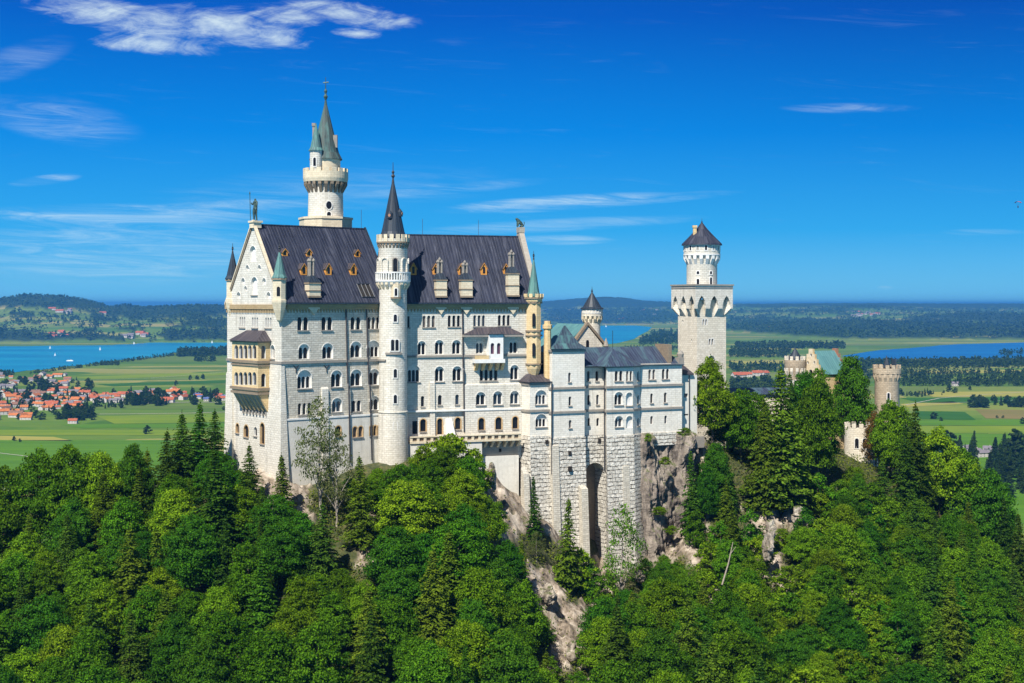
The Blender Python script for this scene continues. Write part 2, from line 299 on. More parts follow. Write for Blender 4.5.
def hill_mat():
    m, t, b = material('hill_ground')
    geo = t.add('ShaderNodeNewGeometry'); pos = geo.outputs['Position']
    n = t.noise(pos, 0.12, 5, 0.6); n2 = t.noise(pos, 0.9, 5, 0.65); 
    c = t.ramp(n2, [(0.3, (0.02, 0.028, 0.008)), (0.5, (0.05, 0.06, 0.015)), (0.7, (0.12, 0.10, 0.035))])
    rk = t.ramp(t.noise(t.vmath('MULTIPLY', pos, (1, 1, 0.5)), 0.5, 6, 0.65), [(0.34, (0.05, 0.04, 0.028)), (0.45, (0.20, 0.155, 0.11)), (0.62, (0.46, 0.39, 0.31))])
    bare = t.add('ShaderNodeAttribute', attribute_name='bare').outputs['Fac']
    c = t.mix(t.math('MAXIMUM', t.maprange(n, 0.62, 0.68, 0, .6, True), bare), c, rk)
    t.set(b.inputs['Base Color'], c); b.inputs['Roughness'].default_value = 1.0
    bp = t.add('ShaderNodeBump'); bp.inputs['Strength'].default_value = 0.7; bp.inputs['Distance'].default_value = 0.4
    t.set(bp.inputs['Height'], n2); t.set(b.inputs['Normal'], bp.outputs[0])
hill_mat()

def plain_mat():
    m, t, b = material('valley_fields')
    geo = t.add('ShaderNodeNewGeometry'); pos = geo.outputs['Position']
    at = t.add('ShaderNodeAttribute', attribute_name='cover'); forest = at.outputs['Fac']
    sp = t.add('ShaderNodeSeparateXYZ'); t.set(sp.inputs[0], pos)
    warp = t.vmath('ADD', pos, t.vmath('MULTIPLY', t.vmath('SUBTRACT', t.noise(pos, 0.0012, 3, 0.5, 0, 1), (0.5, 0.5, 0.5)), (260, 260, 0)))
    def fields(sx, sy, rot):
        mp = t.add('ShaderNodeMapping'); t.set(mp.inputs['Vector'], warp); mp.inputs['Rotation'].default_value = (0, 0, R(rot)); mp.inputs['Scale'].default_value = (sx, sy, 0)
        vo = t.add('ShaderNodeTexVoronoi', distance='CHEBYCHEV'); t.set(vo.inputs['Vector'], mp.outputs[0]); vo.inputs['Scale'].default_value = 1.0; vo.inputs['Randomness'].default_value = 0.9
        s2 = t.add('ShaderNodeSeparateColor'); t.set(s2.inputs[0], vo.outputs['Color']); return s2
    f1 = fields(1 / 420, 1 / 170, 8); f2 = fields(1 / 900, 1 / 260, -14)
    c = t.ramp(f1.outputs[0], [(0.0, (0.028, 0.10, 0.006)), (0.25, (0.06, 0.15, 0.009)), (0.45, (0.10, 0.18, 0.014)), (0.65, (0.20, 0.23, 0.035)), (0.8, (0.04, 0.12, 0.008)), (0.9, (0.34, 0.28, 0.09))], 'CONSTANT')
    c2 = t.ramp(f2.outputs[0], [(0.0, (0.07, 0.145, 0.018)), (0.4, (0.10, 0.165, 0.026)), (0.75, (0.16, 0.195, 0.045)), (1.0, (0.26, 0.23, 0.09))])
    c = t.mix(0.42, c, c2)
    stripes = t.noise(t.vmath('MULTIPLY', warp, (0.0015, 0.022, 0.0)), 1.0, 3, 0.6)
    c = t.mix(t.maprange(stripes, 0.35, 0.7, 0, 0.4), c, t.mix(0.5, c, (0.21, 0.22, 0.03, 1)))
    fine = t.noise(pos, 0.05, 4, 0.6); c = t.mix(t.maprange(fine, 0.3, 0.7, 0, 0.25), c, (0.04, 0.075, 0.012, 1))
    fc = t.mix(t.maprange(t.noise(pos, 0.02, 4), 0.3, 0.7), (0.010, 0.024, 0.009, 1), (0.028, 0.050, 0.014, 1))
    c = t.mix(forest, c, fc)
    t.set(b.inputs['Base Color'], c); b.inputs['Roughness'].default_value = 1.0; b.inputs['Specular IOR Level'].default_value = 0.1
plain_mat()
def crop_mat(name, a, b_, rot):
    m, t, b = material(name)
    pos = t.add('ShaderNodeNewGeometry').outputs['Position']; mp = t.add('ShaderNodeMapping'); t.set(mp.inputs['Vector'], pos); mp.inputs['Rotation'].default_value = (0, 0, R(rot)); mp.inputs['Scale'].default_value = (0.002, 0.06, 0)
    n = t.noise(mp.outputs[0], 1.0, 5, 0.65); n2 = t.noise(pos, 0.01, 5, 0.6)
    t.set(b.inputs['Base Color'], t.mix(t.maprange(t.math('ADD', t.math('MULTIPLY', n, .6), t.math('MULTIPLY', n2, .4)), 0.38, 0.62), a, b_)); b.inputs['Roughness'].default_value = 1.0; b.inputs['Specular IOR Level'].default_value = 0.1
crop_mat('field_hay', (0.33, 0.28, 0.07, 1), (0.20, 0.22, 0.03, 1), 4)
crop_mat('field_brown', (0.20, 0.145, 0.055, 1), (0.13, 0.13, 0.03, 1), -6)
crop_mat('field_bright', (0.085, 0.185, 0.008, 1), (0.055, 0.135, 0.008, 1), 3)
crop_mat('field_yellow', (0.17, 0.22, 0.014, 1), (0.10, 0.175, 0.012, 1), 8)
crop_mat('field_deep', (0.02, 0.085, 0.008, 1), (0.04, 0.11, 0.008, 1), 2)
def water_mat(name, deep, shallow):
    m, t, b = material(name)
    pos = t.add('ShaderNodeNewGeometry').outputs['Position']
    n = t.noise(t.vmath('MULTIPLY', pos, (0.0011, 0.004, 0)), 1.0, 4, 0.55)
    t.set(b.inputs['Base Color'], t.mix(t.maprange(n, 0.38, 0.62), deep, shallow))
    b.inputs['Roughness'].default_value = 0.30; b.inputs['Specular IOR Level'].default_value = 0.35
    bp = t.add('ShaderNodeBump'); bp.inputs['Strength'].default_value = 0.25; bp.inputs['Distance'].default_value = 1.0
    t.set(bp.inputs['Height'], t.noise(pos, 0.08, 3)); t.set(b.inputs['Normal'], bp.outputs[0])
water_mat('lake_turquoise', (0.004, 0.155, 0.27, 1), (0.01, 0.24, 0.34, 1))
water_mat('lake_blue', (0.006, 0.085, 0.25, 1), (0.01, 0.13, 0.32, 1))

# ------------------------------------------------------------------ object helpers
ORG = {}
def thing(name, label, cat, loc=(0, 0, 0), group=None, kind=None):
    o = bpy.data.objects.new(name, None); COL.objects.link(o); o.location = loc; o.empty_display_size = 0.5
    o['label'] = label; o['category'] = cat
    if group: o['group'] = group
    if kind: o['kind'] = kind
    ORG[o.name] = Vector(loc); return o
class MB:
    def __init__(s): s.v = []; s.f = []; s.uv = []; s.mi = []
    def face(s, pts, uvs=None, mi=0):
        pts = [Vector(p) for p in pts]; i = len(s.v); s.v += pts; s.f.append(list(range(i, i + len(pts))))
        if uvs is None:
            n = Vector((0, 0, 0))
            for a, b in zip(pts, pts[1:] + pts[:1]): n += Vector(((a.y - b.y) * (a.z + b.z), (a.z - b.z) * (a.x + b.x), (a.x - b.x) * (a.y + b.y)))
            if n.length < 1e-9: n = Vector((0, 0, 1))
            n.normalize()
            if abs(n.z) > 0.97: uvs = [(p.x, p.y) for p in pts]
            else:
                h = Vector((-n.y, n.x, 0)).normalized(); w = n.cross(h)
                uvs = [(p.dot(h), p.dot(w)) for p in pts]
        s.uv += [tuple(u) for u in uvs]; s.mi.append(mi)
    def hexa(s, b, t, mi=0, cap=True):            # b, t: loops of equal length (bottom, top)
        n = len(b)
        for i in range(n): j = (i + 1) % n; s.face([b[i], b[j], t[j], t[i]], None, mi)
        if cap: s.face(list(t), None, mi); s.face(list(b)[::-1], None, mi)
    def box(s, c, sx, sy, z0, z1, ux=(1, 0), mi=0):  # c centre xy, sizes along ux and its normal
        ux = Vector((ux[0], ux[1])); uy = Vector((-ux.y, ux.x)); c = Vector((c[0], c[1]))
        q = [c + ux * (a * sx / 2) + uy * (b * sy / 2) for a, b in ((-1, -1), (1, -1), (1, 1), (-1, 1))]
        s.hexa([(p.x, p.y, z0) for p in q], [(p.x, p.y, z1) for p in q], mi)
    def lathe(s, c, prof, n=24, mi=0, a0=0.0, a1=2 * math.pi, sc=(1, 1)):
        full = abs(a1 - a0 - 2 * math.pi) < 1e-6
        for (r0, z0), (r1, z1) in zip(prof, prof[1:]):
            L = math.hypot(r1 - r0, z1 - z0); rm = max(r0, r1)
            for k in range(n):
                a, b = a0 + (a1 - a0) * k / n, a0 + (a1 - a0) * (k + 1) / n
                P4 = [(r0, a, z0), (r0, b, z0), (r1, b, z1), (r1, a, z1)]
                uvs = [(rm * q, z) if abs(z1 - z0) > .3 * L else (rm * q, rr) for rr, q, z in P4]
                pts = [(c[0] + rr * math.cos(q) * sc[0], c[1] + rr * math.sin(q) * sc[1], z) for rr, q, z in P4]
                if r0 < 1e-6: pts, uvs = [pts[0], pts[2], pts[3]], [uvs[0], uvs[2], uvs[3]]
                elif r1 < 1e-6: pts, uvs = pts[:3], uvs[:3]
                s.face(pts, uvs, mi)
    def tube(s, pts, radii, n=6, mi=0):
        pts = [Vector(p) for p in pts]; rings = []
        if not hasattr(radii, '__len__'): radii = [radii] * len(pts)
        for i, p in enumerate(pts):
            d = (pts[min(i + 1, len(pts) - 1)] - pts[max(i - 1, 0)]).normalized()
            a = d.orthogonal().normalized(); b = d.cross(a)
            if i and rings:
                a = (ref - d * ref.dot(d)).normalized() if (ref - d * ref.dot(d)).length > 1e-4 else a; b = d.cross(a)
            ref = a
            rings.append([p + (a * math.cos(2 * math.pi * k / n) + b * math.sin(2 * math.pi * k / n)) * radii[i] for k in range(n)])
        for r0, r1 in zip(rings, rings[1:]):
            for k in range(n): j = (k + 1) % n; s.face([r0[k], r0[j], r1[j], r1[k]], [(0, 0), (.1, 0), (.1, 1), (0, 1)], mi)
        s.face(rings[0][::-1], None, mi); s.face(rings[-1], None, mi)
    def build(s, name, mats, parent=None, smooth=False, weld=True):
        me = bpy.data.meshes.new(name)
        org = ORG.get(parent.name, Vector()) if parent else Vector()
        me.from_pydata([tuple(v - org) for v in s.v], [], s.f)
        ul = me.uv_layers.new(name='UVMap'); ul.data.foreach_set('uv', np.array(s.uv, dtype=np.float32).ravel())
        me.polygons.foreach_set('material_index', np.array(s.mi, dtype=np.int32))
        for m in ([mats] if isinstance(mats, str) else mats): me.materials.append(MATS[m])
        if weld:
            bm = bmesh.new(); bm.from_mesh(me); bmesh.ops.remove_doubles(bm, verts=bm.verts, dist=1e-4); bmesh.ops.recalc_face_normals(bm, faces=bm.faces); bm.to_mesh(me); bm.free()
        if smooth:
            me.polygons.foreach_set('use_smooth', [True] * len(me.polygons)); me.set_sharp_from_angle(angle=R(35))
        o = bpy.data.objects.new(name, me); COL.objects.link(o)
        if parent: o.parent = parent; ORG[o.name] = org
        return o
def tag(o, label=None, cat=None, group=None, kind=None):
    for k, v in (('label', label), ('category', cat), ('group', group), ('kind', kind)):
        if v: o[k] = v
    return o
def P(px, py, Y): return Vector(((px - CX) / FOC * Y, Y, (HY - py) / FOC * Y))

class Fr:                                          # a vertical facade plane: origin, direction along, outward normal
    def __init__(s, px, Y, ang, xy=None):
        s.O = Vector(xy) if xy is not None else Vector(((px - CX) / FOC * Y, Y))
        a = R(ang); s.u = Vector((math.cos(a), math.sin(a))); s.n = Vector((math.sin(a), -math.cos(a)))
    def t(s, px, out=0.0):
        k = (px - CX) / FOC; O = s.O + s.n * out; return (k * O.y - O.x) / (s.u.x - k * s.u.y)
    def xy(s, t, out=0.0): return s.O + s.u * t + s.n * out
    def z(s, px, py, out=0.0): return (HY - py) / FOC * s.xy(s.t(px, out), out).y
    def p(s, t, z, out=0.0): q = s.xy(t, out); return Vector((q.x, q.y, z))

def arch(t0, t1, z0, z1, seg=8, flat=False):
    if flat: return [(t0, z0), (t1, z0), (t1, z1), (t0, z1)]
    r = (t1 - t0) / 2; r = min(r, z1 - z0); zs = z1 - r; c = (t0 + t1) / 2
    return [(t0, z0), (t1, z0)] + [(c + (t1 - t0) / 2 * math.cos(math.pi * k / seg), zs + r * math.sin(math.pi * k / seg)) for k in range(seg + 1)]
def inside(p, poly):
    x, y = p; c = False
    for (x0, y0), (x1, y1) in zip(poly, poly[1:] + poly[:1]):
        if (y0 > y) != (y1 > y) and x < (x1 - x0) * (y - y0) / (y1 - y0) + x0: c = not c
    return c
def holed(outer, holes):                           # triangles of a polygon with holes
    co, ed = [], []
    for lp in [outer] + holes:
        i = len(co); co += [Vector(p) for p in lp]; ed += [(i + k, i + (k + 1) % len(lp)) for k in range(len(lp))]
    v, e, f, *_ = delaunay_2d_cdt(co, ed, [], 0, 1e-5)
    out = []
    for t in f:
        pts = [(v[i].x, v[i].y) for i in t]; c = (sum(p[0] for p in pts) / 3, sum(p[1] for p in pts) / 3)
        if inside(c, outer) and not any(inside(c, h) for h in holes): out.append(pts)
    return out
def plate(mb, fr, outer, holes, out, mi=0):
    for tri in holed(outer, holes): mb.face([fr.p(t, z, out) for t, z in tri], [(t, z) for t, z in tri], mi)
def reveal(mb, fr, loop, o0, o1, mi=0):
    for (a, b), (c, d) in zip(loop, loop[1:] + loop[:1]):
        mb.face([fr.p(a, b, o0), fr.p(c, d, o0), fr.p(c, d, o1), fr.p(a, b, o1)], None, mi)
def slab(mb, fr, loop, o0, o1, mi=0):              # an extruded outline lying on the facade
    mb.face([fr.p(a, b, o1) for a, b in loop], [(a, b) for a, b in loop], mi); reveal(mb, fr, loop, o0, o1, mi)
    mb.face([fr.p(a, b, o0) for a, b in loop], [(a, b) for a, b in loop], mi)
def bar(mb, fr, t0, t1, z0, z1, o0, o1, mi=0): slab(mb, fr, [(t0, z0), (t1, z0), (t1, z1), (t0, z1)], o0, o1, mi)

def make_window(fr, w, root, out=0.0, glass='window_glass'):
    """w = (x0, x1, ytop, ybottom, lights, style) in photo pixels measured on this facade; returns the hole outline(s) in the wall."""
    x0, x1, y0, y1, n, style = w[:6]
    t0, t1 = fr.t(x0, out), fr.t(x1, out); xm = (x0 + x1) / 2; z1, z0 = fr.z(xm, y0, out), fr.z(xm, y1, out)
    W = t1 - t0; fm, pm, sm = MB(), MB(), MB(); holes = []
    fmat = 'tan_frame' if 'tan' in style else 'frame_stone'
    if 'lun' in style:
        niche = arch(t0, t1, z0, z1, 10); holes = [niche]; d = 0.42
        zs = z1 - W / 2; m = W * 0.06; gap = 0.16 if n > 1 else 0
        lw = (W - 2 * m - gap * (n - 1)) / n; lights = []
        ztop = zs + (0.10 if n == 3 else 0.22) * W
        for k in range(n):
            a = t0 + m + k * (lw + gap); lights.append(arch(a, a + lw, z0 + 0.05, ztop, 6))
        if 'blind' in style: lights = []
        plate(fm, fr, niche, lights, out - d); reveal(fm, fr, niche, out, out - d)
        for l in lights: reveal(fm, fr, l, out - d, out - d - 0.3)
        band = arch(t0 - 0.14, t1 + 0.14, zs, z1 + 0.14, 10)[2:]; inner = arch(t0, t1, zs, z1, 10)[2:]
        for i in range(len(band) - 1):
            q = [band[i], band[i + 1], inner[i + 1], inner[i]]; slab(fm, fr, q, out - 0.05, out + 0.07)
        po = out - d - 0.26
    else:
        gap = 0.30 if n > 1 else 0; lw = (W - gap * (n - 1)) / n; lights = []
        for k in range(n):
            a = t0 + k * (lw + gap); lights.append(arch(a, a + lw, z0, z1, 6, 'flat' in style))
        holes = lights; d = 0.45
        for l in lights: reveal(fm, fr, l, out, out - d)
        if 'tan' in style or 'frame' in style:
            for l in lights:
                o2 = arch(l[0][0] - 0.2, l[1][0] + 0.2, l[0][1], z1 + 0.2, 6, 'flat' in style)
                for tri in holed(o2, [arch(l[0][0] + .001, l[1][0] - .001, l[0][1] + .001, z1 - .001, 6, 'flat' in style)]): fm.face([fr.p(a, b, out + 0.03) for a, b in tri])
        po = out - 0.36
    wo = fm.build('window', fmat, root)
    for l in lights: pm.face([fr.p(a, b, po) for a, b in l])
    if lights:
        if glass == 'window_glass': glass = random.choices(['window_glass', 'bluish_glass', 'curtained_glass'], [.66, .2, .14])[0]
        pm.build('pane', glass, wo)
    if 'nosill' not in style:
        bar(sm, fr, t0 - 0.12, t1 + 0.12, z0 - 0.22, z0 - 0.002, out - 0.1, out + 0.2); sm.build('sill', 'trim_grey', wo)
    return holes

def cyl_window(c, rad, ang, z0, z1, w, root, n=1, fmat='frame_stone', round_=False, proud=0.08, pane='window_glass', deep=0.06):
    """a small framed opening on a round tower, facing the direction ang"""
    d = Vector((math.cos(ang), math.sin(ang))); fr = Fr(0, 0, math.degrees(ang) + 90, (c[0] + d.x * rad, c[1] + d.y * rad))
    fm, pm = MB(), MB()
    gap = 0.2; W = n * w + (n - 1) * gap
    for k in range(n):
        a = -W / 2 + k * (w + gap)
        l = [(a + w / 2 + w / 2 * math.cos(q * math.pi / 6), (z0 + z1) / 2 + (z1 - z0) / 2 * math.sin(q * math.pi / 6)) for q in range(12)] if round_ else arch(a, a + w, z0, z1, 6)
        e = 0.17
        cx, cz = a + w / 2, (z0 + z1) / 2
        o2 = [(cx + (x - cx) * (1 + 2 * e / w), cz + (z - cz) * (1 + 2 * e / (z1 - z0))) for x, z in l]
        for i in range(len(l)):
            j = (i + 1) % len(l); q = [o2[i], o2[j], l[j], l[i]]; slab(fm, fr, q, -0.25, proud)
        pm.face([fr.p(x, z, proud - deep) for x, z in l])
    wo = fm.build('window', fmat, root); pm.build('pane', pane, wo)

def cone_roof(mb, c, rad, z0, z1, n=16, flare=0.12, mi=0):
    mb.lathe(c, [(0.0, z0 + 0.05), (rad * (1 + flare), z0 - 0.02), (rad * (1 + flare * .9), z0 + 0.15), (rad * 0.86, z0 + (z1 - z0) * 0.12), (rad * 0.02, z1)], n, mi)
def finial(mb, c, z0, h, r=0.14, mi=0):
    mb.lathe(c, [(0.0, z0 - .4), (r * 1.6, z0 - .4), (r * 0.8, z0 + 0.12 * h), (r * 2.2, z0 + 0.25 * h), (r * 0.8, z0 + 0.36 * h), (r * 1.7, z0 + 0.47 * h), (r * 0.45, z0 + 0.56 * h), (r * 0.3, z0 + h), (0, z0 + h)], 8, mi)
def merlons(mb, c, rad, z0, z1, n, frac=0.55, th=0.4, mi=0, off=0.0):
    for k in range(n):
        a = off + 2 * math.pi * k / n; h = math.pi / n * frac
        q = [(rad, a - h), (rad, a + h), (rad - th, a + h), (rad - th, a - h)]
        mb.hexa([(c[0] + r * math.cos(x), c[1] + r * math.sin(x), z0) for r, x in q], [(c[0] + r * math.cos(x), c[1] + r * math.sin(x), z1) for r, x in q], mi)
def corbels(mb, c, r0, r1, z0, z1, n, frac=0.5, mi=0, off=0.0):     # wedge brackets under a round gallery
    for k in range(n):
        a = off + 2 * math.pi * k / n; h = math.pi / n * frac
        ra, rb = (r0 - .1), r1
        pt = lambda r, x, z: (c[0] + r * math.cos(x), c[1] + r * math.sin(x), z)
        zm = z0 + (z1 - z0) * 0.62
        for x in (a - h, a + h): mb.face([pt(ra, x, z0), pt(rb, x, zm), pt(rb, x, z1), pt(ra, x, z1)], None, mi)
        mb.face([pt(ra, a - h, z0), pt(ra, a + h, z0), pt(rb, a + h, zm), pt(rb, a - h, zm)], None, mi)
        mb.face([pt(rb, a - h, zm), pt(rb, a + h, zm), pt(rb, a + h, z1), pt(rb, a - h, z1)], None, mi)
# ------------------------------------------------------------------ terrain: one valley sheet to the horizon, lakes, the castle hill
ZV = -170.0
def vnoise(x, y, seed=0):
    xi, yi = np.floor(x).astype(np.int64), np.floor(y).astype(np.int64); fx, fy = x - xi, y - yi
    fx, fy = fx * fx * (3 - 2 * fx), fy * fy * (3 - 2 * fy)
    def h(a, b):
        n = (a * 374761393 + b * 668265263 + seed * 974634541) & 0xffffffff
        n = ((n ^ (n >> 13)) * 1274126177) & 0xffffffff
        return ((n ^ (n >> 16)) & 0xffff) / 65535.0
    return (h(xi, yi) * (1 - fx) + h(xi + 1, yi) * fx) * (1 - fy) + (h(xi, yi + 1) * (1 - fx) + h(xi + 1, yi + 1) * fx) * fy
def fbm(x, y, oct=4, seed=0):
    a, s, t = 1.0, 0.0, 0.0
    for k in range(oct): s = s + a * vnoise(x * 2 ** k, y * 2 ** k, seed + k); t += a; a *= 0.5
    return s / t
def sstep(a, b, x): t = np.clip((x - a) / (b - a), 0, 1); return t * t * (3 - 2 * t)
SKYL = ([-900, -300, -60, 0, 25, 60, 85, 112, 125, 142, 200, 235, 400, 540, 575, 605, 625, 645, 690, 740, 850, 1024, 1300, 1900],
        [300, 304, 300, 300, 296, 297, 301, 308.5, 306, 309, 306.5, 307, 305, 302, 299, 297, 298, 301, 303, 304, 303.5, 304, 303, 303])
D0 = ([-900, 0, 235, 330, 480, 540, 680, 735, 800, 850, 1024, 1900], [6000, 6000, 6000, 8000, 11300, 11300, 11300, 8300, 7000, 6500, 6500, 6500])
DR = ([-900, 200, 260, 540, 735, 850, 1900], [8800, 8800, 13000, 17500, 17500, 17500, 17500])
SHP = ([-900, 0, 235, 420, 1900], [0.82, 0.82, 0.9, 1.15, 1.15])
def terrain_h(X, Y):
    px = CX + FOC * X / np.maximum(Y, 1.0); d = Y
    d0, dr, sk, sh = (np.interp(px, *q) for q in (D0, DR, SKYL, SHP))
    ztop = (HY - sk) / FOC * dr
    t = np.clip((d - d0 - 150) / (dr - d0 - 150), 0, 1) ** sh
    z = ZV + (ztop - ZV - 14) * t
    hills = (fbm(X / 900, Y / 1400, 4, 3) - 0.5) * 90 * np.clip(t * 4, 0, 1) * np.clip((1 - t) * 5, 0, 1)
    behind = np.clip((d - dr) / 9000, 0, 1); z = z - behind * (ztop - ZV) * 0.35
    return z + hills
# land cover: regions of forest named by where their outline lies, (x0, x1, y0, y1, density)
FOREST = [(-80, 112, 295, 308, 1.2), (112, 236, 304, 317, 1.1), (-80, 30, 333, 346, 1.0), (30, 128, 336, 343, .95), (165, 236, 333, 341, 1.0), (88, 115, 319, 324, .8), (5, 35, 314, 318, .8), (170, 236, 322, 330, .55), (60, 170, 325, 334, .35),
          (535, 690, 296, 308, 1.1), (535, 690, 308, 325, .62), (735, 1100, 303, 308.5, .95), (730, 800, 308, 313, .3), (800, 862, 308, 311, .7), (735, 800, 322, 331, .8), (735, 842, 329, 346, 1.0), (790, 880, 321, 333, .85), (860, 1100, 324, 338, 1.0), (900, 1100, 316, 326, .75), (1000, 1100, 330, 342, 1.), (925, 945, 308, 318, .5), (870, 1024, 338, 342, .6)]
def cover_at(px, py, X, Y):
    c = np.zeros_like(px)
    wob = fbm(X / 260, Y / 700, 4, 11) * .55 + fbm(X / 60, Y / 150, 3, 13) * .45
    for x0, x1, y0, y1, dn in FOREST:
        ex = np.minimum((px - x0), (x1 - px)) / 16.0; ey = np.minimum((py - y0), (y1 - py)) / 2.6
        e = np.clip(np.minimum(ex, ey), -3, 1.0)
        c = np.maximum(c, sstep(0.47, 0.53, e * 0.30 + wob + (dn - 1.0) * 0.55 + 0.02) * (e > -1.5))
    sc = fbm(X / 70, Y / 200, 4, 23) * 0.6 + fbm(X / 600, Y / 1500, 3, 29) * 0.4
    far = sstep(5900, 6400, Y)
    c = np.maximum(c, sstep(0.57, 0.60, sc) * far)
    return c
def valley():
    nd = 560
    px = np.tan(np.radians(np.concatenate([np.linspace(-58, -25.4, 70), np.linspace(-25, 25, 900), np.linspace(25.4, 58, 70)]))); na = len(px)
    dist = np.concatenate([np.geomspace(420, 5000, 120), np.geomspace(5060, 19000, 380), np.geomspace(19400, 60000, nd - 500)])
    K, D = np.meshgrid(px, dist); X, Y = K * D, D
    Z = terrain_h(X, Y)
    p_x = CX + FOC * X / Y; p_y = HY - FOC * Z / Y
    C = cover_at(p_x, p_y, X, Y) * (Y > np.interp(p_x, *D0) + 120)
    rough = 0.6 + 0.8 * vnoise(X / 38, Y / 90, 41)
    Zc = Z + C * np.clip(Y / 500, 0, 17) * rough * (Y > 5600)
    n = len(dist); v = np.stack([X, Y, Zc], -1).reshape(-1, 3)
    i = np.arange((n - 1) * (na - 1)); r, c = i // (na - 1), i % (na - 1); a = r * na + c
    q = np.stack([a, a + 1, a + na + 1, a + na], -1)
    me = bpy.data.meshes.new('valley_ground'); me.vertices.add(len(v)); me.vertices.foreach_set('co', v.astype(np.float32).ravel())
    me.loops.add(q.size); me.loops.foreach_set('vertex_index', q.astype(np.int32).ravel())
    me.polygons.add(len(q)); me.polygons.foreach_set('loop_start', np.arange(len(q), dtype=np.int32) * 4)
    me.update(calc_edges=True); me.materials.append(MATS['valley_fields'])
    at = me.attributes.new('cover', 'FLOAT', 'POINT'); at.data.foreach_set('value', C.astype(np.float32).ravel())
    o = bpy.data.objects.new('ground', me); COL.objects.link(o); o['kind'] = 'structure'; o['label'] = 'valley floor with fields and woods out to the horizon'
    return o
valley()
def flat_sheet(name, pts_px, z, mat, label):
    mb = MB(); loop = []
    for px, py in pts_px:
        Y = -z * FOC / (py - HY); loop.append(Vector(((px - CX) / FOC * Y, Y, z)))
    mb.face(loop); o = mb.build(name, mat); o['kind'] = 'structure'; o['label'] = label; return o
def wavy(a, b, n, amp, sd):
    r = random.Random(sd); return [(a[0] + (b[0] - a[0]) * k / n, a[1] + (b[1] - a[1]) * k / n + r.uniform(-amp, amp)) for k in range(n)]
lk = []
far = [(-420, 345.5), (-60, 347), (40, 346), (110, 345), (128, 344.5), (150, 342.5), (165, 341.5), (236, 338.5), (330, 337)]
near = [(330, 341), (262, 345), (235, 349.5), (178, 352), (160, 356.5), (110, 361.5), (70, 366.5), (35, 370), (10, 372.5), (-20, 373), (-80, 376), (-420, 392)]
for a, b in zip(far, far[1:]): lk += wavy(a, b, 6, 0.35, int(a[0]) + 900)
lk.append(far[-1])
for a, b in zip(near, near[1:]): lk += wavy(a, b, 6, 0.5, int(a[0]) + 1900)
flat_sheet('lake', lk, ZV + .5, 'lake_turquoise', 'turquoise lake with small white boats beyond the village')
flat_sheet('lake', [(400, 326), (480, 324.5), (540, 325), (580, 326), (635, 325.5), (652, 327), (648, 331), (640, 335), (634, 339), (618, 343), (600, 345), (570, 349), (530, 352), (470, 354), (400, 350)], ZV + .5, 'lake_turquoise', 'turquoise arm of the lake behind the slate topped round tower')
lk2 = wavy((842, 356), (880, 350), 6, .3, 4) + wavy((880, 350), (960, 344), 8, .3, 5) + wavy((960, 344), (1110, 340.5), 8, .2, 6) + wavy((1110, 340.5), (1300, 341), 4, .2, 6) + wavy((1300, 361), (1100, 358.5), 6, .4, 7) + wavy((1100, 358.5), (930, 358.5), 10, .3, 8) + wavy((930, 358.5), (845, 361), 8, .4, 9)
flat_sheet('lake', lk2, ZV + .5, 'lake_blue', 'deep blue lake far behind the ruined looking round tower')
def field(y, slope, x0, x1, h, mat, sd, label, z=ZV + .25):
    up = wavy((x0, y), (x1, y + slope), 8, .15, sd); dn = wavy((x1 + 4, y + slope + h), (x0 - 3, y + h), 8, .15, sd + 1); flat_sheet('field', up + dn, z, mat, label)
field(416, -2.5, 96, 260, 8, 'field_yellow', 1, 'yellow green meadow strip behind the lone round tree')
field(424.5, -1.5, 60, 260, 4, 'field_bright', 2, 'green strip before the village grove'); field(429.5, 1, -60, 240, 5, 'field_yellow', 3, 'yellow green mown strip across the left plain')
field(435, 2, -60, 70, 4, 'field_hay', 4, 'straw coloured strip at the left edge'); field(440, 0, -60, 240, 44, 'field_bright', 5, 'bright green field below the lone round tree')
field(384, -5, 95, 260, 3, 'field_deep', 6, 'deep green strip behind the road houses'); field(377, -6, 70, 260, 3, 'field_yellow', 7, 'yellow green strip near the lake')
field(392, -1, 915, 1080, 5, 'field_hay', 8, 'yellow hay strip right of the solitary round tower'); field(398, -1, 900, 1080, 5, 'field_deep', 9, 'dark green strip behind the copse')
field(404, -3, 900, 960, 3, 'field_hay', 10, 'straw strip by the round tower'); field(409, 2, 975, 1080, 9, 'field_brown', 11, 'brownish ploughed field at the right edge'); field(411, 1, 915, 972, 8, 'field_deep', 12, 'deep green field on the right plain')
field(420, 0, 900, 1080, 5, 'field_bright', 13, 'bright green field before the conifers'); field(426, 0, 900, 1080, 7, 'field_yellow', 14, 'lighter meadow before the conifers'); field(433.5, 0, 900, 1080, 90, 'field_bright', 15, 'green valley meadow at the right edge')
field(361, -1, 900, 1080, 2.5, 'field_yellow', 16, 'pale meadow before the blue lake') ; field(370.5, -1, 905, 1080, 3, 'field_hay', 17, 'hay field between the hedges'); field(377, -2, 940, 1080, 3.4, 'field_yellow', 18, 'meadow between the hedges')
field(361, 0, 728, 845, 2.4, 'field_hay', 19, 'pale strip right of the square tower'); field(347.5, 0, 735, 800, 2.0, 'field_hay', 20, 'far pale strip right of the square tower')
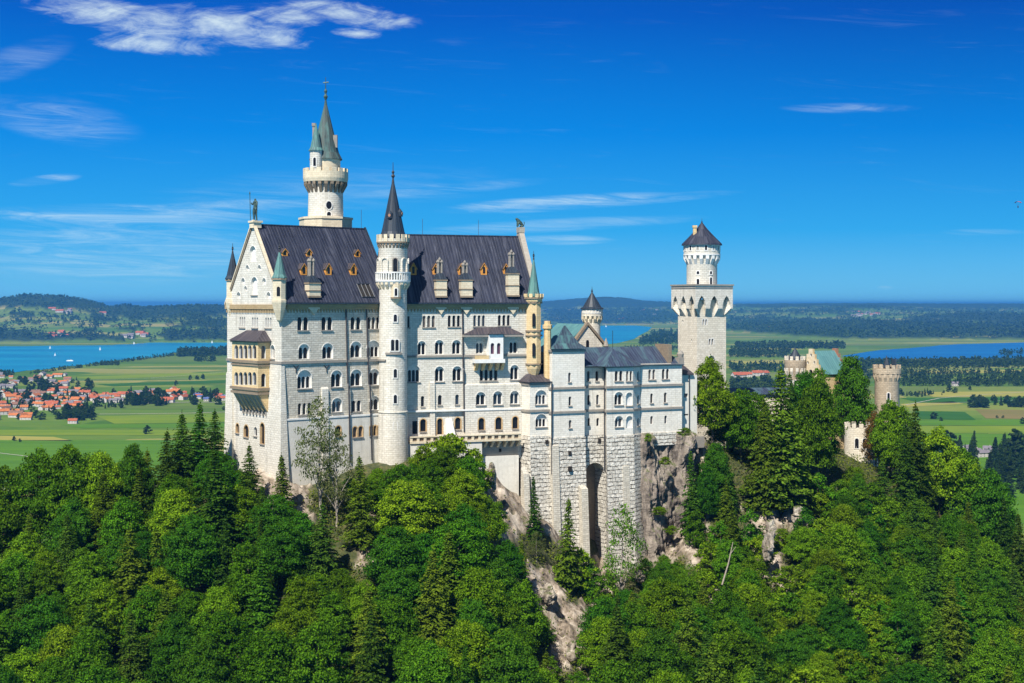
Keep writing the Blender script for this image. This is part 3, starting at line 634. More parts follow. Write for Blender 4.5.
# roads and field tracks on the plain
def track(pts, w, label, zz=ZV + .6):
    mb = MB(); L = []
    for px, py in pts: Y = -zz * FOC / (py - HY); L.append(Vector(((px - CX) / FOC * Y, Y, zz)))
    for a, b in zip(L, L[1:]):
        d = (b - a).normalized(); s = Vector((-d.y, d.x, 0)) * w / 2; mb.face([a - s, b - s, b + s, a + s])
    o = mb.build('road', 'road_gravel'); o['kind'] = 'structure'; o['label'] = label
track([(-60, 449), (0, 453), (22, 455.5), (34, 457.5), (60, 461), (85, 466), (100, 472)], 2.4, 'pale lane crossing the green field')
track([(96, 414), (150, 413.5), (190, 413), (235, 411.5), (300, 408)], 5.0, 'light road between the village and the field')
track([(120, 404), (190, 402), (240, 402.5)], 6, 'road along the row of houses')
track([(60, 381), (150, 378), (240, 371)], 3, 'field track across the meadow')
track([(905, 405), (940, 398), (975, 395), (1040, 391)], 3, 'field track between yellow meadows')
track([(925, 404), (1060, 398)], 2.5, 'thin track through the hay field')

COLS = {
 -420: [(120, -118), (200, -108), (250, -112), (300, -125), (560, -176)],
 -250: [(120, -112), (200, -88), (235, -78), (260, -78), (300, -92), (560, -176)],
 -100: [(120, -108), (205, -68), (235, -60), (255, -58), (290, -72), (560, -176)],
 0: [(120, -106), (205, -62), (235, -50), (252, -47), (285, -57), (560, -176)],
 120: [(120, -106), (205, -61), (235, -45), (256, -39), (285, -44), (560, -176)],
 225: [(120, -106), (205, -60), (235, -42), (258, -32), (290, -31), (330, -45), (560, -176)],
 281: [(120, -106), (205, -60), (232, -42), (247, -32.5), (290, -28), (340, -45), (560, -176)],
 393: [(120, -106), (207, -61), (235, -43), (258, -29.8), (300, -27), (350, -45), (560, -176)],
 450: [(120, -106), (208, -61), (235, -44), (262, -29), (300, -27), (350, -45), (560, -176)],
 490: [(120, -106), (210, -62), (240, -47), (263, -34.5), (300, -27), (350, -45), (560, -176)],
 530: [(120, -106), (212, -63), (245, -54), (266, -41), (274, -38), (300, -27), (350, -45), (560, -176)],
 600: [(120, -106), (218, -64), (250, -60), (268, -56), (278, -53), (300, -27), (350, -45), (560, -176)],
 640: [(120, -106), (218, -64), (255, -59), (272, -53), (281, -51), (300, -27), (350, -45), (560, -176)],
 670: [(120, -106), (218, -64), (255, -58), (272, -52), (283, -47), (290, -27), (350, -40), (560, -176)],
 710: [(120, -106), (220, -64), (255, -56), (275, -48), (292, -29), (350, -38), (560, -176)],
 800: [(120, -106), (225, -66), (260, -54), (290, -41), (312, -32), (350, -32), (400, -60), (600, -176)],
 900: [(120, -108), (228, -68), (265, -58), (300, -48), (325, -41), (360, -40), (410, -70), (600, -176)],
 960: [(120, -108), (230, -70), (265, -63), (300, -56), (325, -50), (350, -54), (410, -90), (600, -176)],
 1024: [(120, -108), (235, -74), (270, -70), (300, -67), (320, -66), (345, -78), (420, -125), (600, -176)],
 1150: [(120, -112), (240, -88), (300, -92), (330, -100), (420, -150), (600, -176)],
 1400: [(120, -130), (240, -120), (300, -130), (420, -165), (600, -176)],
}
_cp = sorted(COLS)
def hill_z(X, Y):
    X = np.asarray(X, float); Y = np.asarray(Y, float); px = np.clip(CX + FOC * X / Y, _cp[0], _cp[-1] - .01)
    zz = np.stack([np.interp(Y, [q[0] for q in COLS[c]], [q[1] for q in COLS[c]]) for c in _cp], 0)
    k = np.clip(np.searchsorted(_cp, px, side='right') - 1, 0, len(_cp) - 2)
    a = np.array(_cp)[k]; b = np.array(_cp)[k + 1]; w = (px - a) / (b - a)
    z0 = np.take_along_axis(zz, k[None], 0)[0]; z1 = np.take_along_axis(zz, (k + 1)[None], 0)[0]
    z = z0 * (1 - w) + z1 * w
    return z + (fbm(X / 9, Y / 9, 4, 51) - 0.5) * 4.5 * sstep(300, 240, Y + np.abs(X) * 0.1) + (fbm(X / 2.5, Y / 2.5, 3, 57) - 0.5) * 0.9
BARE = [(262, 280, 478, 505), (285, 308, 490, 512), (486, 503, 455, 505), (505, 560, 500, 535), (528, 564, 572, 610), (552, 582, 610, 668), (592, 612, 560, 612), (640, 702, 430, 560), (752, 780, 515, 580), (785, 815, 490, 530), (705, 726, 565, 605), (842, 878, 430, 456), (838, 868, 597, 618), (890, 903, 645, 690), (775, 800, 590, 625), (362, 380, 520, 560), (408, 424, 518, 560), (755, 765, 500, 530), (590, 606, 655, 683)]
def bare_at(X, Y, Z):
    px = CX + FOC * X / Y; py = HY - FOC * Z / Y; c = np.zeros_like(X); w = fbm(X / 2.2, Y / 2.2, 4, 81)
    for a, b, p, q in BARE:
        e = np.minimum(np.minimum(px - a + 4, b + 4 - px) / 7, np.minimum(py - p + 5, q + 5 - py) / 9); c = np.maximum(c, sstep(.45, .6, np.clip(e, -1, 1) * .35 + w))
    return c * (Y < 300)
def hill():
    ks = np.linspace(-0.66, 0.62, 470); ds = np.concatenate([np.linspace(120, 200, 30), np.linspace(201.2, 345, 230), np.geomspace(348, 600, 40)])
    K, D = np.meshgrid(ks, ds); X, Y = K * D, D; Z = hill_z(X.ravel(), Y.ravel()).reshape(X.shape)
    b_ = bare_at(X, Y, Z); Z = Z + b_ * ((fbm(X / 3.2, Y / 3.2, 4, 71) - .45) * 4.5 + np.abs(fbm(X / 1.6, Y / 5, 3, 73) - .5) * 2.5)
    na = len(ks); v = np.stack([X, Y, Z], -1).reshape(-1, 3)
    i = np.arange((len(ds) - 1) * (na - 1)); r, c = i // (na - 1), i % (na - 1); a = r * na + c
    q = np.stack([a, a + 1, a + na + 1, a + na], -1)
    me = bpy.data.meshes.new('castle_hill'); me.from_pydata(v.tolist(), [], q.tolist()); me.materials.append(MATS['hill_ground'])
    at = me.attributes.new('bare', 'FLOAT', 'POINT'); at.data.foreach_set('value', b_.astype(np.float32).ravel())
    o = bpy.data.objects.new('hill', me); COL.objects.link(o); o['kind'] = 'structure'; o['label'] = 'steep wooded rock spur that carries the castle'
hill()
def hz(x, y): return float(hill_z(np.array([x]), np.array([y]))[0])

def haze_box():
    m = bpy.data.materials.new('haze'); m.use_nodes = True; t = NT(m.node_tree); t.n.remove(t.n['Principled BSDF'])
    v = t.add('ShaderNodeVolumePrincipled'); v.inputs['Color'].default_value = HAZE_COL; v.inputs['Density'].default_value = HAZE_D; v.inputs['Anisotropy'].default_value = 0.2
    t.set(t.n['Material Output'].inputs['Volume'], v.outputs[0]); MATS['haze'] = m
    mb = MB(); x, y0, y1, z0, z1 = 98000, -60, 60500, -178, 62
    v8 = [(a, b, c) for c in (z0, z1) for b in (y0, y1) for a in (-x, x)]
    me = bpy.data.meshes.new('haze'); me.from_pydata(v8, [], [(0, 2, 3, 1), (4, 5, 7, 6), (0, 1, 5, 4), (2, 6, 7, 3), (0, 4, 6, 2), (1, 3, 7, 5)]); me.materials.append(m)
    o = bpy.data.objects.new('haze', me); COL.objects.link(o)
    o['kind'] = 'stuff'; o['label'] = 'thin blue summer haze over the valley'
HAZE_D, HAZE_COL = 5.2e-5, (0.10, 0.42, 1.0, 1)
haze_box()
# ------------------------------------------------------------------ the castle
A = Fr(281.5, 250, 39)                       # south front, west half
tb = A.t(393)
W = Fr(0, 0, -51, A.O)                       # west gable front (t runs from -20.6 to 0 at the corner)
S = Fr(393, A.xy(tb).y, 19)                  # south front, east half
TS = S.t(540)
palace = thing('palace', 'long white limestone castle palace with steep dark metal roof, gables and orange dormers', 'castle building', (A.O.x, A.O.y, -32), 'buildings of the castle')
EAVE = 0.3
def prism(mb, fr, sec, t0, t1, mi=0):        # cross-section (out, z) swept along a facade
    a = [fr.p(t0, z, o) for o, z in sec]; b = [fr.p(t1, z, o) for o, z in sec]; n = len(sec)
    for i in range(n): j = (i + 1) % n; mb.face([a[i], b[i], b[j], a[j]], None, mi)
    mb.face(a[::-1], None, mi); mb.face(b, None, mi)

def wall_with(fr, outer, wins, root, mat, out=0.0, name='wall', extra=None, glass='window_glass'):
    holes = []
    for w in wins: holes += make_window(fr, w, root, out, w[6] if len(w) > 6 else glass)
    mb = MB(); plate(mb, fr, outer, holes, out)
    if extra: extra(mb)
    return mb.build(name, mat, root)
def rect(t0, t1, z0, z1): return [(t0, z0), (t1, z0), (t1, z1), (t0, z1)]

ZP = -20.75
# --- west half of the south front
rowsA = [(297.4, 308.2, 317, 330.2, 2, ''), (321.5, 332.3, 317, 330, 2, ''), (350.7, 360.6, 317, 329.4, 2, ''), (367.6, 379.4, 317, 328.8, 3, ''),
         (298.6, 309.4, 344, 359, 2, 'lun nosill'), (322.3, 333.2, 343.3, 358.6, 2, 'lun nosill'), (350.4, 361.5, 341.5, 357.5, 2, 'lun nosill'), (366.8, 380, 340.5, 357, 3, 'lun nosill'),
         (297.4, 311.7, 370, 388.4, 3, 'lun'), (331, 342.2, 370.3, 387, 2, 'lun'), (350.6, 361.9, 369.5, 386, 2, 'lun'), (369.2, 379.3, 369, 385, 2, 'lun'),
         (298, 311, 403, 414.5, 3, ''), (332, 342.2, 398, 412, 2, 'lun'), (351.6, 361, 400.5, 411.5, 2, ''), (369.4, 379.4, 396, 410, 2, 'lun')]
wall_with(A, rect(0, tb, ZP, 0.2), rowsA, palace, 'limestone')
lowA = [(335.5, 341, 426, 436, 1, 'tan'), (352.8, 362.7, 426.5, 437, 2, 'tan'), (369.8, 380.3, 425.5, 435.5, 3, 'tan')]
def lowx(mb): mb.face([A.p(0, ZP, 0.3), A.p(tb, ZP, 0.3), A.p(tb, ZP, -0.1), A.p(0, ZP, -0.1)])
wall_with(A, rect(0, tb, -38, ZP), lowA, palace, 'plain_render', 0.3, extra=lowx)
# --- east half
rowsS = [(407.4, 409.6, 316, 327.5, 1, ''), (422.6, 435, 315.6, 327.2, 3, ''), (447.8, 460.1, 315.4, 326.6, 3, ''), (473.3, 485, 315.2, 326.2, 3, ''), (498, 510, 315, 325.6, 3, ''),
         (417.8, 425.8, 341, 354.8, 2, 'lun nosill'), (435, 443.7, 340, 354.3, 2, 'lun nosill'), (452.2, 460.8, 340, 354, 2, 'lun nosill'), (476, 483.4, 341, 353.4, 2, 'lun nosill'), (509.6, 517.7, 340, 353.2, 2, 'lun nosill'),
         (407.9, 420, 365, 382, 3, 'lun'), (435, 444, 366.5, 381.5, 2, 'lun'), (452.5, 461.8, 366.2, 381, 2, 'lun'), (479.8, 497.4, 369.5, 380.6, 4, ''), (510.3, 518.8, 365, 379.6, 2, 'lun'),
         (420.9, 424.3, 396, 406.5, 1, ''), (437.9, 441.9, 395, 405, 1, ''), (455.3, 459, 394.5, 404.5, 1, '')]
t0 = S.t(464)
wall_with(S, [(0, -28), (t0, -28), (t0, -15.6), (TS - 1.2, -15.6), (TS - 1.2, -28), (TS, -28), (TS, 0.2), (0, 0.2)], rowsS + [(420.2, 426, 419, 431.5, 1, 'tan'), (437.2, 442.4, 418.5, 434.5, 1, 'tan nosill'), (455, 460.7, 417.5, 429.3, 1, 'tan'), (412.4, 417.4, 421, 434, 1, 'flat nosill')], palace, 'limestone_white')
# lower right storeys step forward a little
OS = 0.55; t0 = S.t(464)
lowS = [(476, 485.6, 392, 405, 2, 'lun'), (493.2, 502.6, 391.2, 404.6, 2, 'lun'), (510.2, 519, 390.8, 404, 2, 'lun'), (478.5, 484.4, 418, 430, 1, 'tan'), (495.5, 501.8, 417.2, 429.5, 1, 'tan'), (512.5, 518, 416.5, 428.6, 1, 'tan')]
def sx(mb):
    for t in (t0, TS - 1.2): mb.face([S.p(t, -30, 0), S.p(t, -30, OS), S.p(t, -15.6, OS), S.p(t, -15.6, 0)])
    mb.face([S.p(t0, -15.6, OS), S.p(TS - 1.2, -15.6, OS), S.p(TS - 1.2, -15.4, 0), S.p(t0, -15.4, 0)])
wall_with(S, rect(t0, TS - 1.2, -30, -15.6), lowS, palace, 'limestone_white', OS, extra=sx)
# --- the sides turned away
mb = MB()
for fr, a, b, back in ((A, 0, tb + 1, -20.6), (S, 0, TS, -20)):
    mb.face([fr.p(a, -34, back), fr.p(b, -34, back), fr.p(b, 0.2, back), fr.p(a, 0.2, back)])
mb.face([S.p(TS, -34, 0), S.p(TS, -34, -20), S.p(TS, 0.2, -20), S.p(TS, 13.6, -10), S.p(TS, 0.2, 0)])
mb.build('wall', 'limestone', palace)
# --- west gable front
gab = [(-20.6, -36), (0, -36), (0, 0.2), (-10.3, 14.9), (-20.6, 0.2)]
winW = [(239.6, 245.2, 317, 327.5, 3, ''), (252, 258, 317.3, 327.7, 3, ''), (265.2, 271.4, 317.6, 328, 3, ''),
        (270.7, 274.7, 345, 358.5, 2, 'lun'), (270.9, 274.9, 373, 389, 2, 'lun'), (272.6, 274, 404, 414, 1, 'nosill'),
        (236, 239, 423.5, 433, 1, 'tan'), (244, 248.5, 425, 437, 1, 'tan'), (254, 257, 427, 436, 1, ''), (260.4, 264.4, 423, 444, 1, 'tan'),
        (250, 256, 246, 262, 1, 'lun blind nosill'), (251.5, 257.5, 277, 295, 1, 'lun blind'),
        (246, 249, 265, 271, 1, 'lun blind nosill'), (258, 261, 265, 271, 1, 'lun blind nosill'), (241.5, 245, 278, 284.5, 1, 'lun blind nosill'), (262.5, 266, 278, 284.5, 1, 'lun blind nosill'),
        (237, 240.5, 292, 299, 1, 'lun blind nosill'), (267, 270.5, 292, 299, 1, 'lun blind nosill'), (251.7, 253.2, 252, 256.5, 1, 'nosill') if False else (244.5, 247, 286, 291, 1, 'lun blind nosill')]
wall_with(W, gab, winW, palace, 'limestone_white')
mb = MB()                                    # raking coping and its brown moulding on the gable
for sgn in (-1, 1):
    tt = lambda k: -10.3 + sgn * k
    q = [(tt(0), 15.1), (tt(10.75), -0.25), (tt(10.75), 0.2), (tt(0), 15.5)]
    slab(mb, W, q, -0.25, 0.35)
    q = [(tt(0), 14.5), (tt(10.5), -0.45), (tt(10.75), -0.25), (tt(0), 15.09)]
    slab(mb, W, q, 0.0, 0.22, 1)
mb.build('coping', ['cream_sandstone', 'brown_sandstone'], palace)
mb = MB(); bar(mb, W, -11.1, -9.5, 14.0, 15.0, -1.2, 0.42); bar(mb, W, -11.3, -9.3, 15.0, 15.35, -1.4, 0.6); mb.build('pedestal', 'cream_sandstone', palace)
# --- roofs
def gable_roof(fr, t0, t1, o0, om, o1, z0, zr, mat):
    mb = MB(); e = .28
    prism(mb, fr, [(o0, z0), (om, zr), (o1, z0), (o1, z0 - e), (om, zr - e * 1.4), (o0, z0 - e)], t0, t1)
    bar(mb, fr, t0, t1, zr - .08, zr + .16, om - .18, om + .18)
    return mb.build('roof', mat, palace)
ZRA, ZRS = 14.65, 13.65
gable_roof(A, 0.25, tb + 0.5, 1.0, -10.3, -21.6, EAVE, ZRA, 'roof_metal')
gable_roof(S, 0.2, TS - 1.0, 1.0, -10.0, -21.0, EAVE, ZRS, 'roof_metal')
mb = MB()                                    # gutters along both eaves
bar(mb, A, 0.3, tb - 2, 0.0, 0.24, 0.9, 1.2); mb.build('gutter', 'roof_slate', palace); mb = MB(); bar(mb, S, 2, TS - 1.2, 0.0, 0.24, 0.9, 1.2); mb.build('gutter', 'roof_slate', palace)
mb = MB()                                    # step between the two roofs, and the east gable parapet
slab(mb, Fr(0, 0, 39 - 90, A.xy(tb + .5)), [(0.4, 0), (-10.3, ZRA + .35), (-10.3, ZRA - .4), (-0.6, 0)], -0.1, 0.3)
mb.build('verge', 'roof_slate', palace)
G = Fr(0, 0, 19 - 90, S.xy(TS - 1.0))
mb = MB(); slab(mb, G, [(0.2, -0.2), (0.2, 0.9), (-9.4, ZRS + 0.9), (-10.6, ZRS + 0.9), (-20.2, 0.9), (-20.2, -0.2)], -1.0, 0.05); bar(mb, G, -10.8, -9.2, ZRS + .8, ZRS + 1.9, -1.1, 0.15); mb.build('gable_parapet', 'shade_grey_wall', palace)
# --- cornices: moulded band with a row of little corbel arches
mb = MB()
for fr, a, b in ((A, 0.9, tb - 2.2), (S, 2.6, TS - 2.6)):
    bar(mb, fr, a, b, -0.62, -0.05, -0.05, 0.55); bar(mb, fr, a, b, -0.95, -0.63, -0.05, 0.30)
    k = a + .2
    while k < b - .4:
        slab(mb, fr, [(k, -0.96), (k + .18, -1.55), (k + .36, -0.96)], 0.0, 0.25); k += 0.62
mb.build('cornice', 'ochre_sandstone', palace)
mb = MB(); bar(mb, W, -20.9, 0.2, -0.95, -0.1, -0.05, 0.35); k = -20.6
while k < -0.2: slab(mb, W, [(k, -0.96), (k, -1.6), (k + .3, -1.6), (k + .3, -0.96)], 0.0, 0.22); k += 0.6
mb.build('cornice', 'ochre_sandstone', palace)
mb = MB()
bar(mb, A, 0, tb - 2.3, -10.75, -10.3, -0.05, 0.28); bar(mb, W, -20.6, 0.28, -10.75, -10.3, -0.05, 0.26); mb.build('string_course', 'trim_grey', palace)
mb = MB(); bar(mb, S, 2.4, TS - 2.6, -10.2, -9.8, -0.05, 0.28); mb.build('string_course', 'trim_grey', palace)
mb = MB(); bar(mb, A, 0, tb - 2.2, ZP - .1, ZP + .22, -0.1, 0.42); mb.build('string_course', 'white_stone', palace)
mb = MB(); bar(mb, S, 2.6, TS - 1.3, -20.55, -20.25, OS - .4, OS + .12); mb.build('string_course', 'white_stone', palace)
# --- downpipes, buttresses
for fr, x0, y0, x1, y1, o in ((A, 345.6, 304, 348.8, 462, .42), (A, 366.2, 308, 370.5, 460, .42), (S, 462.3, 304, 463.6, 432, .4)):
    ta, tb2 = fr.t(x0), fr.t(x1); za, zb = fr.z(x0, y0), fr.z(x1, y1)
    mb = MB(); mb.tube([fr.p(ta, za, .12), fr.p(ta + (tb2 - ta) * .5, (za + zb) / 2, .22), fr.p(ta + (tb2 - ta) * .55, (za + zb) / 2 - .4, o + .1), fr.p(tb2, zb, o + .1)], .16, 6); mb.build('downpipe', 'dark_metal', palace)
def buttress(fr, x0, x1, ytop, zb, o_top, o_bot, root, mat='white_stone', slope=1.4):
    a, b = fr.t(x0), fr.t(x1); z = fr.z((x0 + x1) / 2, ytop)
    mb = MB(); prism(mb, fr, [(-.1, zb), (o_bot, zb), (o_top, z), (-.1, z + slope)], a, b); return mb.build('buttress', mat, root)
buttress(A, 321.2, 327.4, 389, -38, 0.35, 0.75, palace, 'limestone_white', .5); buttress(S, 429.4, 434.4, 383, -28, .3, .6, palace, 'limestone_white', .5)
mb = MB(); pier = lambda t, o, z: A.p(t, z, o)
mb.hexa([pier(-.9, 1.1, -38), pier(1.25, 1.1, -38), pier(1.25, -5.6, -38), pier(-.9, -5.6, -38)], [pier(-.14, .14, -10.8), pier(.55, .14, -10.8), pier(.55, -4.2, -10.8), pier(-.14, -4.2, -10.8)])
mb.hexa([pier(-.9, -17, -40), pier(1, -17, -40), pier(1, -20.9, -40), pier(-.9, -20.9, -40)], [pier(-.12, -18.4, -13), pier(.5, -18.4, -13), pier(.5, -20.75, -13), pier(-.12, -20.75, -13)])
mb.build('buttress', 'limestone_white', palace)
mb = MB()                                    # iron wall anchors
for px, py in ((296, 368.5), (326.5, 368)):
    t, z = A.t(px), A.z(px, py)
    for a, b in ((-.55, .5), (0, -.75), (.55, .5)): mb.tube([A.p(t, z, .08), A.p(t + a, z + b, .08)], .11, 5)
mb.build('wall_anchor', 'dark_metal', palace)
# --- dormers
def roof_out(z, zr=ZRA, om=-10.3): return 1.0 - (z - EAVE) / (zr - EAVE) * (1.0 - om)
def dormer(fr, px, ytop, ybot, w, zr, om, hip=False):
    w *= .87
    o = 0.0
    for _ in range(8):
        z0 = fr.z(px, ybot, o); o = roof_out(z0, zr, om) + .05
    z1 = fr.z(px, ytop, o); t = fr.t(px, o); h = z1 - z0; ze = z0 + h * .52
    back = lambda z: roof_out(z, zr, om) - .3
    mb = MB(); a, b = t - w / 2, t + w / 2
    mb.face([fr.p(a, z0, o), fr.p(b, z0, o), fr.p(b, ze, o), fr.p(t, z1 - .1, o), fr.p(a, ze, o)])
    for q in (a, b): mb.face([fr.p(q, z0 - .1, o), fr.p(q, ze, o), fr.p(q, ze, back(ze)), fr.p(q, z0 - .1, o - .4)])
    for q, r in ((a - .16, t), (b + .16, t)):
        mb.face([fr.p(q, ze - .1, o + .18), fr.p(r, z1 + .05, o + .18), fr.p(r, z1 + .05, back(z1)), fr.p(q, ze - .1, back(ze))], None, 1)
        mb.face([fr.p(q, ze - .24, o + .18), fr.p(r, z1 - .14, o + .18), fr.p(r, z1 + .05, o + .18), fr.p(q, ze - .1, o + .18)], None, 0)
    d = mb.build('dormer', ['orange_wood', 'roof_brown'], palace)
    pm = MB(); l = arch(t - w * .2, t + w * .2, z0 + h * .12, z0 + h * .68, 6); slab(pm, fr, l, o - .05, o + .03); pm.build('window', 'window_glass', d)
for px, y1, y0, w in ((285, 248.5, 256, 1.3), (309.2, 248.8, 256.5, 1.3), (357.6, 249.5, 257, 1.3), (304, 263.2, 275, 1.45), (328.6, 263.2, 275, 1.45), (353.6, 263.2, 275, 1.5)): dormer(A, px, y1, y0, w, ZRA, -10.3)
for px, y1, y0, w in ((413.4, 262.5, 275, 1.4), (435.6, 263.5, 274.5, 1.3), (461.2, 263.3, 274.8, 1.35), (484, 262.8, 274.8, 1.4), (506, 263.5, 274, 1.2)): dormer(S, px, y1, y0, w, ZRS, -10.0)
mb = MB()                                    # roof hatch as a near-black sheet, its inner shade painted
ta, tb_ = A.t(358.5, -1), A.t(371, -1); za, zb = A.z(364, 297, .2), A.z(364, 284, -1.2)
oa, ob = roof_out(za), roof_out(zb)
mb.face([A.p(ta, za, oa + .05), A.p(tb_, za, oa + .05), A.p(tb_, zb, ob + .05), A.p(ta, zb, ob + .05)])
for k in range(4): q = ta + (tb_ - ta) * k / 3; mb.tube([A.p(q, za, oa + .1), A.p(q, zb, ob + .1)], .10, 4, 1)
for z, o in ((za, oa), (zb, ob)): mb.tube([A.p(ta, z, o + .1), A.p(tb_, z, o + .1)], .12, 4, 1)
mb.build('skylight', ['dark_void', 'roof_slate'], palace)
# --- chimneys rising from the wall head
def chimney(fr, x0, x1, ycap, ybase, ypot, zr, om, mat='cream_sandstone', corbel=True, tall=1.0):
    a, b = fr.t(x0, .7), fr.t(x1, .7); xm = (x0 + x1) / 2; t = (a + b) / 2
    z0, z1, zp = fr.z(xm, ybase, .7), fr.z(xm, ycap, .7), fr.z(xm, ypot, 0)
    mb = MB(); bar(mb, fr, a, b, z0, z1, -.9, .7); bar(mb, fr, a - .1, b + .1, z0 - .01, z0 + .3, -.8, .82, 1); bar(mb, fr, a - .12, b + .12, z1, z1 + .3, -1.0, .82, 1)
    bar(mb, fr, a - .1, b + .1, (z0 + z1) / 2 - .1, (z0 + z1) / 2 + .12, -.8, .8, 1)
    if corbel:
        slab(mb, fr, [(a, -.1), (b, -.1), (b, -1.0), (b - .3, -.9), (t, -2.0), (a + .3, -.9), (a, -.9)], 0, .45, 0)
    c = mb.build('chimney', [mat, 'brown_sandstone'], palace)
    rm = MB(); h = 1.25; zc = z1 + .3
    q = [(a - .12, .85), (b + .12, .85), (b + .12, -1.0), (a - .12, -1.0)]; m = [(t - .42, -.2), (t + .42, -.2), (t + .42, -2.0), (t - .42, -2.0)]
    rm.hexa([fr.p(x, zc + .01, o) for x, o in q], [fr.p(x, zc + h, o) for x, o in m]); rm.build('cap', 'roof_slate', c)
    pm = MB()
    for dx, do in ((-.34, -.4), (.34, -.4), (0, -.7), (-.34, -1.0), (.34, -1.0)):
        p = fr.p(t + dx, 0, do); hh = zp - (.5 if dx else 0)
        pm.lathe((p.x, p.y), [(.0, zc + h - .2), (.2, zc + h - .2), (.17, hh - .6), (.3, hh - .55), (.3, hh - .3), (.16, hh - .2), (.12, hh), (0, hh)], 6)
    pm.build('chimney_pot', 'trim_grey', c)
chimney(A, 309.3, 320.7, 284, 297.5, 255.5, ZRA, -10.3)
chimney(S, 436.4, 447, 281, 297.5, 257, ZRS, -10); chimney(S, 461.4, 472.6, 281, 297.5, 260, ZRS, -10); chimney(S, 508.2, 519.2, 274.5, 296.5, 249.5, ZRS, -10)
mb = MB()
for px, yb, yt, fr, om in ((361.3, 228, 210, A, -10.3), (422.5, 236, 219, S, -10), (478.5, 236, 220, S, -10)):
    t = fr.t(px, om); mb.tube([fr.p(t, fr.z(px, yb, om) - .4, om), fr.p(t, fr.z(px, yt, om), om)], .05, 4)
mb.build('lightning_rod', 'dark_metal', palace)
# --- corner turrets
def turret(cx, cy, prof, mat, cone, conemat, fin, wins, crown=None, n=8):
    z8 = dict(a0=R(22.5), a1=R(382.5)); mb = MB(); mb.lathe((cx, cy), prof, n, 0, **z8)
    if crown: merlons(mb, (cx, cy), *crown)
    for z, r in [(prof[-1][1], prof[-1][0])]: mb.lathe((cx, cy), [(0, z - .02), (r + .22, z - .02), (r + .22, z + .3), (0, z + .3)], n, 1, **z8)
    tu = mb.build('turret', [mat, 'brown_sandstone'], palace)
    r_, z0, z1 = cone; cm = MB(); cone_roof(cm, (cx, cy), r_, z0, z1, n, .08); cm.build('roof', conemat, tu)
    fm = MB(); finial(fm, (cx, cy), z1 - .3, fin, .12); fm.build('finial', 'dark_metal', tu)
    for ang, za, zb, w in wins:
        d = Vector((math.cos(ang), math.sin(ang))); rr = prof[-2][0] * math.cos(math.pi / n) if n == 8 else prof[-2][0]
        fr = Fr(0, 0, math.degrees(ang) + 90, (cx + d.x * rr, cy + d.y * rr)); wm = MB(); l = arch(-w / 2, w / 2, za, zb, 6); slab(wm, fr, l, -.2, .04); wm.build('window', 'window_glass', tu)
turret(-53.0, 265.6, [(0, -3.4), (.5, -3.0), (1.15, -.6), (1.3, 0.2), (1.3, 1.0), (1.15, 1.1), (1.15, 4.4)], 'cream_sandstone', (1.35, 4.7, 10.4), 'roof_slate', 1.4, [])
c2 = A.p(-0.45, 0, 0.05); tc2 = (c2.x, c2.y)
turret(*tc2, [(0, -3.4), (.5, -2.9), (1.0, -1.2), (1.38, .3), (1.38, .7), (1.2, .8), (1.2, 4.3)], 'cream_sandstone', (1.28, 4.6, 9.9), 'roof_copper', 1.7, [(R(-90 + 22.5 - 22.5), 1.4, 3.1, .6)])
c3 = S.p(TS - 1.45, 0, .35); tc3 = (c3.x, c3.y)
turret(*tc3, [(0, -15.2), (.7, -14.4), (1.45, -12.6), (1.5, -12.3), (1.5, .2), (1.8, .5), (1.8, 1.0)], 'gold_sandstone', (1.28, 1.4, 9.4), 'roof_copper', 1.3,
       [(R(-90), -4.4, -1.8, .6), (R(-90), -10.2, -7.6, .6)], (1.98, 1.3, 2.0, 10, .55, .3))
mb = MB()
for z, r in ((-5.4, 1.72), (-6.3, 1.72), (-11.9, 1.7), (.1, 1.72)): mb.lathe(tc3, [(1.3, z), (r, z), (r, z + .3), (1.3, z + .3)], 8)
mb.build('turret_moulding', 'brown_sandstone', palace)
# --- two-storey loggia on the west front
LO = 2.5; la, lb = W.t(232, LO), W.t(258, LO); zt, zl = W.z(245, 341, LO), W.z(245, 391, LO)
side = Fr(0, 0, 39, W.xy(lb, LO))
def arcs(x0, x1, y0, y1, n): return [(x0 + (x1 - x0) * k / n + .35, x0 + (x1 - x0) * (k + 1) / n - .35, y0, y1, 1, 'nosill') for k in range(n)]
wall_with(W, rect(la, lb, zl, zt), arcs(234, 256.6, 345, 358.5, 5) + arcs(234, 256.6, 372, 385, 5), palace, 'gold_sandstone', LO, 'loggia_wall')
SL = 2.5
wall_with(side, rect(0, SL, zl, zt), [(261.3, 265.6, 345.5, 358.6, 1, 'nosill'), (261.3, 265.6, 373.5, 386.8, 1, 'nosill')], palace, 'yellow_sandstone', 0, 'loggia_wall')
mb = MB(); sideL = Fr(0, 0, 39, W.xy(la, LO)); mb.face([sideL.p(0, zl, 0), sideL.p(SL, zl, 0), sideL.p(SL, zt, 0), sideL.p(0, zt, 0)])
mb.face([W.p(la, zl, LO), W.p(lb, zl, LO), W.p(lb, zl, 0), W.p(la, zl, 0)]); mb.build('loggia_wall', 'cream_sandstone', palace)
mb = MB()
for y, h, o in ((361.3, .5, .3), (364.8, .3, .18), (388.3, .5, .3), (392.5, .45, .2), (341.5, .3, .25)):
    z = W.z(245, y, LO); bar(mb, W, la - o, lb + o, z - h / 2, z + h / 2, -.02, LO + o)
mb.build('loggia_moulding', 'brown_sandstone', palace)
mb = MB(); zb2 = W.z(250, 410, 1.0)
for k in range(7):
    t = la + .3 + (lb - la - .6) * k / 6; prism(mb, W, [(0, zb2), (.5, zb2), (LO, zl - .25), (0, zl - .25)], t - .2, t + .2)
